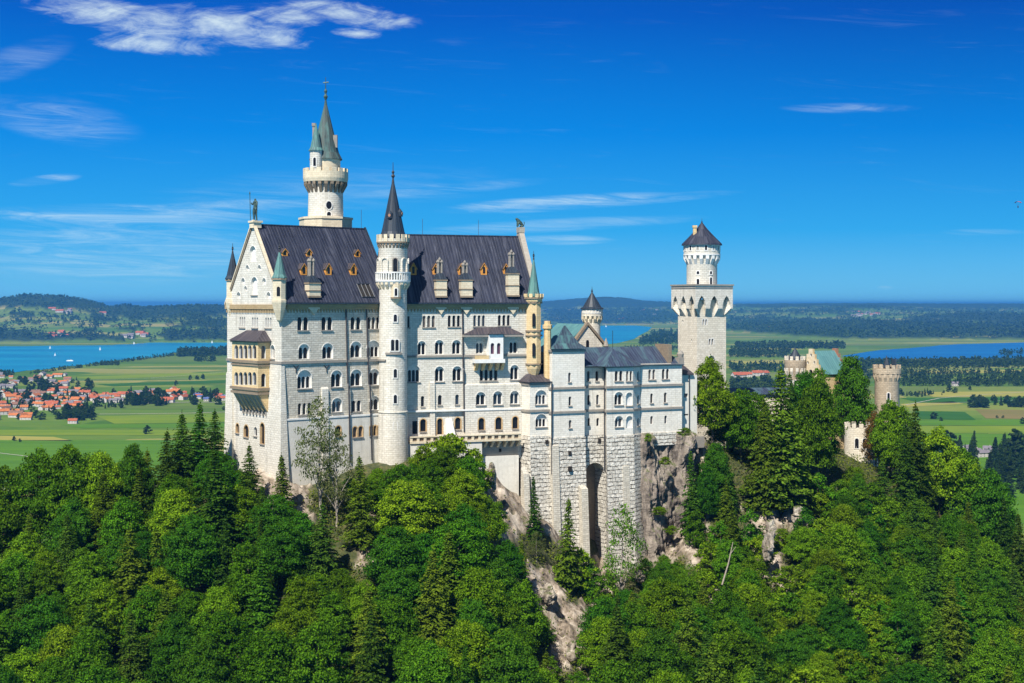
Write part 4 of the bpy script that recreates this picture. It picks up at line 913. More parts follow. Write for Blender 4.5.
mb.face([W.p(la, zl - .3, LO), W.p(lb, zl - .3, LO), W.p(lb, zb2, .12), W.p(la, zb2, .12)], None, 1)
for k in range(9): t = la + (lb - la) * k / 8; slab(mb, W, [(t - .3, zb2), (t + .3, zb2), (t + .2, zb2 - .9), (t - .2, zb2 - .9)], 0, .3, 2)
mb.build('loggia_bracket', ['yellow_sandstone', 'shade_grey_wall', 'trim_grey'], palace)
mb = MB(); zt2 = zt + 1.9; e = .55
mb.hexa([W.p(la - e, zt + .02, LO + e), W.p(lb + e, zt + .02, LO + e), W.p(lb + e, zt + .02, 0.05), W.p(la - e, zt + .02, .05)],
        [W.p(la + 1.8, zt2, .5), W.p(lb - 1.8, zt2, .5), W.p(lb - 1.8, zt2, 0.05), W.p(la + 1.8, zt2, .05)])
mb.build('loggia_roof', 'roof_brown', palace)
# --- covered balcony with a little oriel on the east half
ca, cb = S.t(464, 1.4), S.t(524, 1.4); ze, zt3 = S.z(494, 334.5, 1.4), S.z(494, 327, 0)
mb = MB(); mb.hexa([S.p(ca, ze, 1.5), S.p(cb, ze, 1.5), S.p(cb - .2, ze, .02), S.p(ca + .2, ze, .02)], [S.p(ca + 3.2, zt3, .15), S.p(cb - 2.8, zt3, .15), S.p(cb - 2.8, zt3, .02), S.p(ca + 3.2, zt3, .02)])
tm = (S.t(489.5, 1.8) + S.t(503, 1.8)) / 2
mb.hexa([S.p(tm - 1.6, ze + .1, 2.2), S.p(tm + 1.6, ze + .1, 2.2), S.p(tm + 1.6, ze + .1, .6), S.p(tm - 1.6, ze + .1, .6)], [S.p(tm - .1, zt3 - .05, .9), S.p(tm + .1, zt3 - .05, .9), S.p(tm + .1, zt3 - .05, .3), S.p(tm - .1, zt3 - .05, .3)])
bar(mb, S, ca, cb, ze - .45, ze - .02, .02, 1.45, 1); mb.build('balcony_roof', ['roof_brown', 'trim_grey'], palace)
OB = 1.75; oa, ob = S.t(489, OB), S.t(503.3, OB); zo0, zo1 = S.z(496, 359, OB), ze - .02
wall_with(S, rect(oa, ob, zo0, zo1), [(490.7, 494.3, 343, 354, 1, 'nosill', 'violet_glass'), (497, 500.6, 343, 354, 1, 'nosill', 'violet_glass')], palace, 'white_stone', OB, 'oriel_wall')
mb = MB()
for t in (oa, ob): mb.face([S.p(t, zo0, 0), S.p(t, zo0, OB), S.p(t, zo1, OB), S.p(t, zo1, 0)])
bar(mb, S, S.t(474.5, 1.5), S.t(504.5, 1.5), zo0 - .75, zo0 - .02, .02, OB + .15); mb.build('oriel_base', 'white_stone', palace)
mb = MB()
for px in (477, 484, 491, 498, 503): t = S.t(px, 1); prism(mb, S, [(0, zo0 - 2.3), (.3, zo0 - 2.2), (1.5, zo0 - .8), (0, zo0 - .8)], t - .28, t + .28)
bar(mb, S, S.t(475, 1.5), S.t(490, 1.5), zo0 - .01, zo0 + .7, 1.5, 1.75); mb.build('oriel_bracket', 'yellow_sandstone', palace)
# --- balustraded terrace along the foot of the east half
terr = thing('terrace', 'balustraded stone terrace on brackets along the foot of the palace front', 'terrace', (S.xy(6).x, S.xy(6).y, -30), 'buildings of the castle')
TO = 2.8; ta, tb_ = S.t(410, TO), S.t(521, TO); zr = lambda px: S.z(px, 435.6 - (px - 411) * .057, TO)
z2 = S.z(465, 435, TO)
mb = MB(); bar(mb, S, ta, tb_, z2 - 1.35, z2 - .95, .3, TO + .15); bar(mb, S, ta, tb_, z2 - .22, z2, TO - .25, TO + .12)
k = ta
while k < tb_: bar(mb, S, k, k + .5, z2 - .96, z2 - .2, TO - .2, TO + .02); k += 1.35
mb.build('balustrade', 'cream_sandstone', terr)
mb = MB(); bar(mb, S, ta, tb_, z2 - .96, z2 - .21, TO - .32, TO - .22); mb.build('parapet', 'brown_sandstone', terr)
mb = MB(); k = S.t(483, 1)
while k < S.t(521, 1): prism(mb, S, [(.9, z2 - 2.7), (1.2, z2 - 2.7), (TO, z2 - 1.6), (TO, z2 - 1.36), (.9, z2 - 1.36)], k, k + .45); k += 1.35
mb.build('bracket', 'cream_sandstone', terr)
mb = MB(); bar(mb, S, ta - 1, S.t(482, TO - .1), -40, z2 - 1.36, .2, TO - .1); bar(mb, S, S.t(482, 1), tb_, -44, S.z(500, 456, 1.5), .2, 1.5)
bar(mb, S, S.t(482, 1), tb_, S.z(500, 456, 1.5), z2 - 1.37, .2, .95, 1); mb.build('retaining_wall', ['plain_render', 'shade_grey_wall'], terr)  # upper strip in darker stone: shadow under the terrace put into colour
mb = MB(); bar(mb, S, S.t(499, 1), S.t(501.5, 1), S.z(500, 452, .95), S.z(500, 448.5, .95), .9, .98); mb.build('opening', 'dark_void', terr)  # solid dark block, shade of a small opening put into its colour
mb = MB()                                    # lean-to porch beside the terrace door
pa, pb = S.t(445.5, 1), S.t(454.5, 1); zq, zq1 = S.z(450, 434.5, 1), S.z(450, 419, 1)
mb.hexa([S.p(pa, zq, 0.02), S.p(pb, zq, .02), S.p(pb, zq, 1.7), S.p(pa, zq, 1.7)], [S.p(pa + .3, zq1, 0.02), S.p(pb - .3, zq1, .02), S.p(pb - .4, zq1 - .8, 1.2), S.p(pa + .4, zq1 - .8, 1.2)]); mb.build('porch', 'white_stone', terr)

# --- round stair tower in the bend of the front
SC = (-22.35, 263.0)
st = thing('stair_tower', 'round white stair tower with crenellated gallery and dark slate cone on the palace front', 'tower', (SC[0], SC[1], -30), 'towers of the castle')
mb = MB(); mb.lathe(SC, [(3.05, -38), (2.85, -27), (2.72, -20.4), (2.85, -20.3), (2.85, -20.1), (2.66, -20.0), (2.6, 4.4)], 40); mb.build('wall', 'limestone_white', st, True)
mb = MB(); mb.lathe(SC, [(2.55, 3.0), (3.1, 3.9), (3.3, 4.2), (3.3, 4.5), (2.6, 4.52)], 32, 0); corbels(mb, SC, 2.6, 3.2, 2.5, 4.3, 20, .5, 1)
mb.lathe(SC, [(3.08, 5.75), (3.35, 5.75), (3.35, 6.0), (3.08, 6.0), (3.08, 5.75)], 32, 0)
for k in range(40): a = 2 * math.pi * k / 40; mb.box((SC[0] + 3.2 * math.cos(a), SC[1] + 3.2 * math.sin(a)), .2, .2, 4.5, 5.76, (math.cos(a), math.sin(a)), 0)
mb.build('gallery', ['white_stone', 'cream_sandstone'], st)
mb = MB(); mb.lathe(SC, [(2.75, 4.5), (2.72, 10.7), (2.8, 11.0), (2.98, 11.4), (2.98, 12.2), (2.6, 12.2), (2.6, 11.9), (0, 11.9)], 40); mb.build('upper_drum', 'limestone_white', st, True)
mb = MB(); corbels(mb, SC, 2.72, 2.98, 10.2, 11.4, 26, .5, 0); mb.lathe(SC, [(2.95, 11.3), (3.1, 11.35), (3.1, 11.65), (2.95, 11.7)], 32, 0); merlons(mb, SC, 3.1, 11.6, 13.0, 16, .6, .35, 1); mb.build('crown', ['brown_sandstone', 'cream_sandstone'], st)
for k in range(9): cyl_window(SC, 2.74, R(-90) + 2 * math.pi * (k + .32) / 9, 5.6, 8.5, 1.15 if k else .8, st, fmat='limestone_white' if k else 'trim_grey', proud=.26, pane='limestone_white' if k else 'window_glass', deep=.22 if k else .06)
mb = MB(); cone_roof(mb, SC, 2.5, 12.2, 23.7, 16, .04); mb.build('roof', 'roof_slate', st)
mb = MB(); finial(mb, SC, 23.2, 3.4, .17); mb.build('finial', 'dark_metal', st)
for ang, z in ((-105, 16.6), (-20, 17.0)):
    d = (math.cos(R(ang)), math.sin(R(ang))); rr = 2.5 * (1 - (z - 12) / 11.7); mb = MB(); mb.lathe((SC[0] + d[0] * rr, SC[1] + d[1] * rr), [(.5, z - .6), (.5, z + .3), (0, z + .95)], 8); o = mb.build('dormer', 'roof_slate', st)
    fr = Fr(0, 0, ang + 90, (SC[0] + d[0] * (rr + .5), SC[1] + d[1] * (rr + .5))); pm = MB(); slab(pm, fr, [(.26 * math.cos(q), z - .05 + .3 * math.sin(q)) for q in np.linspace(0, 5.5, 8)], -.2, .03); pm.build('window', 'red_brick', o)
for z0, z1, n, w in ((-3.3, -1.95, 1, .62), (-13.7, -12.1, 1, .62), (-18.5, -16.9, 1, .62), (-23.3, -22.0, 1, .7)): cyl_window(SC, 2.66, R(-76), z0, z1, w, st)
cyl_window(SC, 2.66, R(-78), -8.7, -6.6, .62, st, 2); 
mb = MB(); mb.lathe(SC, [(2.6, -9.5), (2.95, -9.4), (2.95, -9.05), (2.6, -9.0)], 12, 0, R(-115), R(-50)); mb.lathe(SC, [(2.6, -10.75), (2.9, -10.65), (2.9, -10.35), (2.6, -10.3)], 12, 0, R(-200), R(-115)); mb.build('string_course', 'trim_grey', st)
mb = MB(); oc = (SC[0] + .75, SC[1] - 2.3); mb.lathe(oc, [(0, -.6), (.4, .2), (.95, 1.0), (.95, 3.6), (0, 3.6)], 12, 0); mb.lathe(oc, [(.9, 1.0), (1.08, 1.0), (1.08, 1.3), (.9, 1.3)], 12, 1); mb.build('oriel', ['cream_sandstone', 'brown_sandstone'], st)
cyl_window(oc, .95, R(-85), 1.5, 2.9, .5, st)

# --- tall north tower behind the ridge
NC = (-37.4, 281.0)
nt = thing('north_tower', 'tall round tower with battlements and green copper spire behind the palace ridge', 'tower', (NC[0], NC[1], -20), 'towers of the castle')
mb = MB(); mb.lathe(NC, [(3.6, -28), (3.55, 16), (3.4, 25.2)], 40); mb.build('wall', 'limestone_white', nt, True)
mb = MB(); mb.lathe(NC, [(3.4, 15.2), (5.3, 15.2), (5.3, 16.8), (5.5, 16.9), (5.5, 17.3), (3.4, 17.5)], 8); mb.build('base', 'cream_sandstone', nt)
mb = MB(); corbels(mb, NC, 3.4, 4.35, 21.9, 25.0, 22, .52, 0); mb.lathe(NC, [(3.4, 24.3), (4.35, 24.4), (4.5, 25.1), (4.5, 26.4), (4.1, 26.4), (4.1, 25.2), (0, 25.2)], 40, 1); merlons(mb, NC, 4.5, 26.35, 27.1, 18, .6, .4, 1); mb.build('battlement', ['brown_sandstone', 'cream_sandstone'], nt)
mb = MB(); mb.lathe(NC, [(2.95, 25.2), (2.95, 29.2)], 24); mb.build('upper_drum', 'cream_sandstone', nt, True)
mb = MB(); cone_roof(mb, NC, 3.1, 28.9, 40.9, 12, .08); mb.build('roof', 'roof_spire', nt)
mb = MB(); finial(mb, NC, 40.3, 5.2, .2); mb.tube([(NC[0] - .5, NC[1], 44.4), (NC[0] + .6, NC[1], 44.5)], .12, 5); mb.build('finial', 'bronze', nt)
TC = (NC[0] - 1.55, NC[1] - 2.75)
mb = MB(); mb.lathe(TC, [(0, 22.6), (.7, 23.4), (1.22, 25.4), (1.22, 30.6)], 20); mb.build('turret', 'limestone_white', nt, True)
mb = MB(); cone_roof(mb, TC, 1.36, 30.4, 36.0, 12, .1); mb.build('turret_roof', 'roof_copper', nt)
cyl_window(TC, 1.22, R(-95), 27.3, 29.0, .55, nt); cyl_window(NC, 3.52, R(-72), 18.8, 20.4, 1.15, nt, round_=True); cyl_window(NC, 3.54, R(-72), 17.5, 18.3, .8, nt)
mb = MB(); mb.box((NC[0] - 2.3, NC[1] - .6), .5, .5, 31, 36.0); mb.box((NC[0] - 2.3, NC[1] - .6), .7, .7, 35.6, 36.2); mb.box((NC[0] + 2.05, NC[1] - .7), .8, .8, 31.3, 33.8); mb.build('chimney', 'trim_grey', nt)

# --- south-east wing with its rusticated foundations
K = Fr(530, 270.6, 25)
wing = thing('castle_wing', 'lower white castle wing of bays with blue metal roofs on rough stone foundations', 'castle building', (K.xy(12).x, K.xy(12).y, -50), 'buildings of the castle')
Kt = lambda px, o=0.0: K.t(px, o)
ZB, ZS1, ZS2, ZE, ZF = -26.0, -16.4, -21.1, -12.1, -62.0
def bay(pts, ztop, fronts, mat='wing_stone', strings=(ZS1, ZS2), zb=ZB):
    """pts: footprint (t, out) from left to right; fronts: {edge index: windows}"""
    for i in range(len(pts) - 1):
        a, b = K.xy(*pts[i]), K.xy(*pts[i + 1]); d = b - a
        fr = Fr(0, 0, math.degrees(math.atan2(d.y, d.x)), a)
        wall_with(fr, rect(0, d.length, zb, ztop), fronts.get(i, []), wing, mat)
        for z in list(strings) + [ztop - .3]:
            if z > ztop - .25: continue
            mb = MB(); bar(mb, fr, -.1, d.length + .1, z - .22, z + .22, -.05, .26); mb.build('string_course', 'trim_grey', wing)
t2a, t2b = Kt(552.2, .9), Kt(584.5, .9); t3 = Kt(605.3, -.9); t4a, t4b = Kt(606.5, 2.0), Kt(633, 2.0); t5 = t4b + 3.0; t5b = Kt(682)
# footing pieces: (left outer corner bay), square tower, recess, polygonal bay, plain bay
kl = (-.45, -3.3)
bay([kl, (0, 0), (t2a + .3, 0)], -15.2, {1: [(535.3, 546.7, 390.2, 404.5, 3, 'lun'), (535.6, 546.9, 414, 427, 3, 'lun')]}, strings=(-15.2, -20.7), zb=-25.6)
bay([(t2a - .12, 0), (t2a, .9), (t2b, .9), (t2b, -2.6)], -8.8, {1: [(568.2, 570.9, 372.5, 382, 1, ''), (568.6, 571.4, 396.5, 405.5, 1, ''), (568.8, 571.6, 420, 428, 1, '')]})
bay([(t2b, -2.6), (Kt(549.8, -2.6), -2.6), (t2a - .12, 0)], -8.8, {}, strings=())
bay([(t2b - .1, -.9), (t3 + .2, -.9)], ZE, {0: [(586.9, 589.7, 371, 381, 1, ''), (595.5, 598.6, 371, 381, 1, ''), (587.4, 590, 395, 405, 1, 'nosill'), (596.2, 599, 394.6, 404.6, 1, ''), (587.6, 590.2, 418, 426, 1, 'nosill'), (596.4, 599.2, 418, 426, 1, 'nosill')]})
bay([(t3, -.9), (t4a, 2.0), (t4b, 2.0), (t5, -.1)], ZE, {1: [(614.8, 622.6, 371, 381, 2, ''), (627, 634.6, 371, 381, 2, '') if False else (626.2, 632.2, 371, 381, 2, ''), (614.5, 623, 392, 405, 2, 'lun'), (626, 632.4, 392.5, 405.5, 1, 'lun blind'), (615, 623, 416, 427, 2, 'lun'), (626.2, 632.6, 416, 428, 1, 'lun blind nosill')],
   2: [(637.2, 639.4, 371, 380.5, 1, ''), (637.2, 639.4, 395, 404, 1, ''), (637.2, 639.4, 418, 426, 1, '')]})
bay([(t5 - .05, 0), (t5b, 0), (t5b, -9)], ZE + .1, {0: [(648.4, 655.3, 369.5, 379.5, 2, ''), (662, 669, 369, 379, 2, ''), (650.3, 653, 393.5, 403, 1, ''), (664, 666.8, 392.5, 402.5, 1, ''), (650.3, 653, 416, 424, 1, 'nosill'), (664.4, 667, 415.5, 423.5, 1, 'nosill')]})
bay([(t2b, -9.5), (t5b, -9.5)], ZE, {}, strings=())
# battered rusticated foundations
def footing(pts, zt, zb, grow, hole=None):
    mb = MB(); n = len(pts)
    for i in range(n - 1):
        (ta, oa), (tb2, ob) = pts[i], pts[i + 1]
        top = [K.p(ta, zt, oa), K.p(tb2, zt, ob)]; gl = grow
        e0 = 0 if abs(oa - ob) < .3 or True else 0
        bot = [K.p(ta - (grow * .45 if i == 0 else 0), zb, oa + gl), K.p(tb2 + (grow * .0), zb, ob + gl)]
        mb.face([bot[0], bot[1], top[1], top[0]])
    mb.face([K.p(a, zt, b) for a, b in pts])
    return mb
f1 = footing([(kl[0] - .1, kl[1]), (-.1, .25), (t2a + .4, .25)], -25.55, -60, 1.7)
f1.build('foundation', 'rustic_stone', wing)
f2 = footing([(t2a - .1, -.5), (t2a - .1, 1.1), (t2b + .1, 1.1), (t2b + .12, -5)], ZB, ZF, 1.6); f2.build('foundation', 'rustic_stone', wing)
f4 = footing([(Kt(604.5, -5), -5), (t4a - .15, 2.2), (t4b + .1, 2.2), (t5 + .2, .2), (t5 + 1.2, -.6)], ZB, ZF, 1.5); f4.build('foundation', 'rustic_stone', wing)
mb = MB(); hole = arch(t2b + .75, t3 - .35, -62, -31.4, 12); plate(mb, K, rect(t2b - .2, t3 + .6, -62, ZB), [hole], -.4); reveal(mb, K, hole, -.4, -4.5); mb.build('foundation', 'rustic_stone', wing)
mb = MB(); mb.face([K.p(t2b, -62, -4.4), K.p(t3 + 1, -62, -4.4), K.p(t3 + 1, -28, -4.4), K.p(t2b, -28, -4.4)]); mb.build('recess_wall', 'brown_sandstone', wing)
mb = MB(); bar(mb, K, t5, t5b + .4, -28.5, ZB, -4, .35); mb.build('foundation', 'rustic_stone', wing)
mb = MB()                                    # narrow foundation openings as solid blocks, inner shade put into their colour
for px, y0, y1, o in ((569.9, 451, 455, 1.35), (570.4, 466.5, 471, 1.85), (547, 440, 444, .5), (599.5, 438.5, 443, -.35)):
    t = Kt(px, o); bar(mb, K, t - .3, t + .3, K.z(px, y1, o), K.z(px, y0, o), o - .6, o + .1)
mb.build('opening', 'dark_void', wing)
for x0, x1, yt, o0, o1, zb in ((552, 559.0, 446, 1.4, 2.4, -46.5), (557, 560, 447, 1.2, 1.6, -46), (581.5, 588, 489, 2.8, 4.6, -63), (623, 629.5, 466, 2.6, 3.5, -58), (523.5, 529, 474, 1.3, 2.6, -46)):
    if x0 == 557: continue
    a, b = Kt(x0, o0), Kt(x1, o0); z = K.z((x0 + x1) / 2, yt, o0); mb = MB(); prism(mb, K, [(.2, zb), (o1, zb), (o0, z), (.2, z + 1.2)], a, b); mb.build('buttress', 'limestone', wing)
# roofs of the wing
mb = MB(); e = .45                           # low roof of the corner bay
mb.hexa([K.p(kl[0] - .5, -15.1, kl[1] - .1), K.p(-.5, -15.1, .6), K.p(t2a + .1, -15.1, .6), K.p(t2a + .1, -15.1, -3.6)], [K.p(.6, -13.7, -3.0), K.p(1.2, -13.6, -2.4), K.p(t2a + .1, -13.6, -2.4), K.p(t2a + .1, -13.6, -3.4)]); mb.build('roof', 'roof_brown', wing)
mb = MB(); tm2 = (t2a + t2b) / 2; zc = -8.72
q0 = [(t2a - .5, 1.5), (t2b + .5, 1.5), (t2b + .5, -3.1), (Kt(548, -3.1), -3.1)]
def shrink(k, up): return [K.p(tm2 + (a - tm2) * k, zc + up, -.8 + (b + .8) * k) for a, b in q0]
mb.hexa(shrink(1, 0), shrink(.62, 1.05)); mb.hexa(shrink(.62, 1.05), shrink(.34, 2.6)); mb.hexa(shrink(.34, 2.6), shrink(.04, 4.5)); mb.build('roof', 'roof_patina', wing)
mb = MB(); prism(mb, K, [(-.3, ZE), (-5.2, -8.7), (-10.2, ZE), (-10.2, ZE - .2), (-.3, ZE - .2)], t2b - .3, t5b - 2.6)
mb.hexa([K.p(t5b - 2.61, ZE - .2, .5), K.p(t5b + .4, ZE - .2, .5), K.p(t5b + .4, ZE - .2, -10), K.p(t5b - 2.61, ZE - .2, -10)], [K.p(t5b - 2.61, -8.7, -5.1), K.p(t5b - 2.5, -8.7, -5.1), K.p(t5b - 2.5, -8.7, -5.3), K.p(t5b - 2.61, -8.7, -5.3)])
mb.face([K.p(t2b, ZE + .01, -.3), K.p(t5b - 2.6, ZE + .01, -.3), K.p(t5b - 2.6, ZE - .18, .5), K.p(t2b, ZE - .18, .5)])
ap = K.p((t4a + t4b) / 2, -8.75, -4.6); ring = [K.p(t4a - 1.4, ZE - .2, -.4), K.p(t4a - .3, ZE - .2, 2.6), K.p(t4b + .3, ZE - .2, 2.6), K.p(t5 + .7, ZE - .2, -.2)]
ap2 = K.p((t4a + t4b) / 2, -8.9, -.9)
for a, b in zip(ring, ring[1:]): mb.face([a, b, ap2])
mb.face([ring[0], ap2, ap]); mb.face([ring[3], ap2, ap]); mb.build('roof', 'roof_blue', wing)
mb = MB(); mb.tube([ap2 - Vector((0, 0, .3)), ap2 + Vector((0, 0, 3.6))], .06, 5); mb.build('finial', 'dark_metal', wing)
mb = MB(); bar(mb, K, t5b - .9, t5b + .3, ZE - .3, ZE + 1.2, -1.2, .35); c = K.xy(t5b - .2, -.3); mb.lathe(c, [(0, ZE + 1.2), (.6, ZE + 1.2), (.75, ZE + 1.9), (.4, ZE + 2.5), (0, ZE + 2.7)], 10); mb.build('pinnacle', 'trim_grey', wing)
mb = MB(); bar(mb, K, t5b - 3.1, t5b - 2.3, ZE, -8.2, -5.5, -.2, 0); mb.build('gable_parapet', 'brown_sandstone', wing)
for px, o in ((551.8, 1.25), (604.6, -.3)):
    t = Kt(px, o); mb = MB(); mb.tube([K.p(t, ZE if px > 560 else -15, o), K.p(t, -33, o)], .14, 6); mb.build('downpipe', 'dark_metal', wing)
# link between palace and wing, shade put into the wall colour, with its dark gateway
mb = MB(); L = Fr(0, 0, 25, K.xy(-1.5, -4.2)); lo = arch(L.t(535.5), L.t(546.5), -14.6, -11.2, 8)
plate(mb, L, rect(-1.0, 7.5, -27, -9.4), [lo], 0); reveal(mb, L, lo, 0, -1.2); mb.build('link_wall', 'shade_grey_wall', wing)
mb = MB(); mb.face([L.p(0, -16, -1.1), L.p(7.2, -16, -1.1), L.p(7.2, -10.5, -1.1), L.p(0, -10.5, -1.1)]); mb.build('gateway', 'dark_void', wing)  # near-black sheet, shade inside the arch put into colour

# --- chimney stack, knights' house and small round tower in the courtyard behind
kh = thing('gabled_house', 'castle house with green copper roof and pale triangular gable behind the wing', 'castle building', (18, 300, -30), 'buildings of the castle')
H = Fr(576.5, 294, 25); hw = H.t(602.5); hm = hw * .42
zl_, za_ = H.z(577, 342), H.z(586, 326)
mb = MB(); mb.face([H.p(0, -28, 0), H.p(hw, -28, 0), H.p(hw, zl_ - .6, 0), H.p(hm, za_, 0), H.p(0, zl_, 0)])
mb.face([H.p(-4, -28, -14), H.p(-4, -28, 0), H.p(-4, zl_ - 2.6, 0), H.p(-4, zl_ - 2.6, -14)]); mb.face([H.p(hw, -28, 0), H.p(hw, -28, -14), H.p(hw, zl_ - .6, -14), H.p(hw, zl_ - .6, 0)])
mb.face([H.p(-4, -28, -.02), H.p(0, -28, -.02), H.p(0, zl_, -.02), H.p(-4, zl_ - 2.6, -.02)])
mb.build('wall', 'limestone_beige', kh)
mb = MB()
def rslab(a, b, o0, o1):
    (t0_, z0_), (t1_, z1_) = a, b; up = Vector((0, 0, .3)); l = [H.p(t0_, z0_, o0), H.p(t1_, z1_, o0), H.p(t1_, z1_, o1), H.p(t0_, z0_, o1)]; mb.hexa(l, [p + up for p in l])
rslab((-4.4, zl_ - 2.7), (hm, za_ + .1), -.6, -14); rslab((hm, za_ + .1), (hw + .5, zl_ - .7), -.6, -14); mb.build('roof', 'roof_copper_bright', kh)
mb = MB(); slab(mb, H, [(-.5, zl_ - .3), (hm, za_ + .2), (hm, za_ + .9), (-.7, zl_ + .3)], -.65, .3); slab(mb, H, [(hm, za_ + .2), (hw + .5, zl_ - .8), (hw + .6, zl_ - .2), (hm, za_ + .9)], -.65, .3)
mb.build('coping', 'brown_sandstone', kh)
mb = MB(); slab(mb, H, arch(hm - .35, hm + .35, zl_ - 1.2, zl_ + .4, 6), -.2, .04); mb.build('window', 'window_glass', kh)
mb = MB(); c = P(547.5, 340, 273.4); mb.lathe((c.x, c.y), [(.7, -22), (.7, -5.0), (.95, -4.8), (.95, -4.1), (.65, -4.0), (.65, -3.3), (0, -3.3)], 8); mb.build('chimney', 'yellow_sandstone', kh)
mb = MB(); c = P(606, 345, 292); mb.lathe((c.x, c.y), [(.45, -12), (.45, -8.9), (.6, -8.8), (.3, -7.8), (0, -7.0)], 8); mb.build('pinnacle', 'trim_grey', kh)

RC = P(592, 304, 305); rc = (RC.x, RC.y)
rt = thing('round_tower', 'small round courtyard tower with corbelled top and dark conical roof behind the green gable', 'tower', (rc[0], rc[1], -25), 'towers of the castle')
mb = MB(); mb.lathe(rc, [(1.85, -28), (1.8, -3.2), (2.3, -2.6), (2.3, -1.2)], 28); mb.build('wall', 'limestone_beige', rt, True)
mb = MB(); corbels(mb, rc, 1.8, 2.32, -4.4, -2.6, 14, .5, 0); merlons(mb, rc, 2.32, -1.25, -.95, 14, .55, .3, 0); mb.build('corbel_ring', 'cream_sandstone', rt)
mb = MB(); cone_roof(mb, rc, 2.35, -1.1, 2.7, 16, .1); mb.build('roof', 'roof_slate', rt)
mb = MB(); finial(mb, rc, 2.4, 1.4, .12); mb.build('finial', 'dark_metal', rt)
cyl_window(rc, 1.82, R(-70), -7.6, -6.2, .5, rt)
for k in range(9): cyl_window(rc, 2.29, R(-150) + k * R(17), -1.9, -1.3, .3, rt, proud=.05)

# --- square keep
KR = Fr(697, 308, 25.5); a_ = KR.t(726); KL = Fr(0, 0, 25.5 - 90, KR.O); bq = -KL.t(678)
kp = thing('square_keep', 'tall square white tower with pointed machicolation and round turret on top', 'tower', (KR.O.x, KR.O.y, -30), 'towers of the castle')
OF, Z0, Z1, Z2 = 1.08, -2.8, .9, 4.0
wall_with(KR, rect(0, a_, -32, Z1), [(702.6, 707, 319.2, 325, 2, 'nosill frame'), (708.8, 713.4, 338.8, 344.6, 2, 'nosill frame'), (708, 714.4, 355.5, 364.5, 2, 'lun nosill')], kp, 'limestone_beige')
wall_with(KL, rect(-bq, 0, -32, Z1), [(682.2, 683.2, 320, 322.5, 1, 'nosill'), (691, 692, 339, 342, 1, 'nosill')], kp, 'limestone_beige')
mb = MB(); bk = KR.xy(a_, -bq)
mb.face([KR.p(a_, -32, 0), KR.p(a_, -32, -bq), KR.p(a_, Z1, -bq), KR.p(a_, Z1, 0)]); mb.face([KR.p(0, -32, -bq), KR.p(a_, -32, -bq), KR.p(a_, Z1, -bq), KR.p(0, Z1, -bq)]); mb.build('wall', 'limestone_beige', kp)
sides = [(KR, a_), (Fr(0, 0, 25.5 + 90, KR.xy(a_)), bq), (Fr(0, 0, 25.5 + 180, KR.xy(a_, -bq)), a_), (Fr(0, 0, 25.5 - 90, KR.xy(0, -bq)), bq)]
mb, rb = MB(), MB()
for fr, L_ in sides:
    n = 3; full = L_ + 2 * OF; cell = full / n; pts = [(-OF, -1.0)]
    for k in range(n):
        c = -OF + cell * (k + .5); w = cell * .33
        pts += [(c - w, -1.0), (c - w, -.3), (c - w * .75, .7), (c - w * .35, 1.4), (c, 1.85), (c + w * .35, 1.4), (c + w * .75, .7), (c + w, -.3), (c + w, -1.0)]
    pts += [(L_ + OF, -1.0), (L_ + OF, Z2), (-OF, Z2)]
    plate(mb, fr, pts, [], OF)
    lo = [p for p in pts[:-2]]
    for (p, q), (r, s2) in zip(lo, lo[1:]): mb.face([fr.p(p, q, OF), fr.p(r, s2, OF), fr.p(r, s2, OF - .55), fr.p(p, q, OF - .55)])
    for k in range(n + 1):
        c = -OF + cell * k; hw_ = cell * .17
        for m0, m1 in (((c - hw_), (c + hw_)),):
            m0, m1 = max(m0, -OF), min(m1, L_ + OF); b0, b1 = max(0, min(L_, m0 + (L_ / 2 - c) * .28)), max(0, min(L_, m1 + (L_ / 2 - c) * .28))
            bt = [fr.p(b0, Z0, .0), fr.p(b1, Z0, .0), fr.p(b1, Z0, -.3), fr.p(b0, Z0, -.3)]; tp = [fr.p(m0, -.95, OF), fr.p(m1, -.95, OF), fr.p(min(m1, L_), 2.0, -.3), fr.p(max(m0, 0), 2.0, -.3)]
            rb.hexa(bt, tp)
mb.build('machicolation', 'limestone_white', kp); rb.build('corbel', 'limestone_white', kp)
mb = MB()
cr = lambda o, z: [KR.p(-o, z, o), KR.p(a_ + o, z, o), KR.p(a_ + o, z, -bq - o), KR.p(-o, z, -bq - o)]
mb.hexa(cr(OF + .2, Z2), cr(OF + .2, Z2 + .35)); mb.hexa(cr(OF + .1, Z2 - .55), cr(OF + .1, Z2 - .4)); mb.build('coping', 'trim_grey', kp)
mb = MB(); mb.hexa(cr(OF - .6, .9), cr(OF - .6, 1.0)); mb.build('floor_slab', 'shade_grey_wall', kp)
kc = KR.xy(a_ / 2, -bq / 2); kc = (kc.x, kc.y)
mb = MB(); mb.lathe(kc, [(3.4, 4.0), (3.4, 9.4), (3.6, 10.2), (4.05, 10.7), (4.05, 13.2), (0, 13.2)], 36); mb.build('turret', 'limestone_white', kp, True)
mb = MB(); corbels(mb, kc, 3.4, 4.1, 8.6, 10.9, 18, .5, 0); mb.lathe(kc, [(4.0, 10.8), (4.15, 10.85), (4.15, 11.1), (4.0, 11.15)], 36, 0); mb.build('corbel_ring', 'white_stone', kp)
mb = MB(); mb.lathe(kc, [(0, 13.6), (4.55, 13.1), (4.5, 13.4), (2.9, 15.0), (1.3, 16.7), (.15, 18.2)], 20); mb.build('roof', 'roof_metal', kp)
mb = MB(); finial(mb, kc, 17.8, 1.3, .12); mb.build('finial', 'dark_metal', kp)
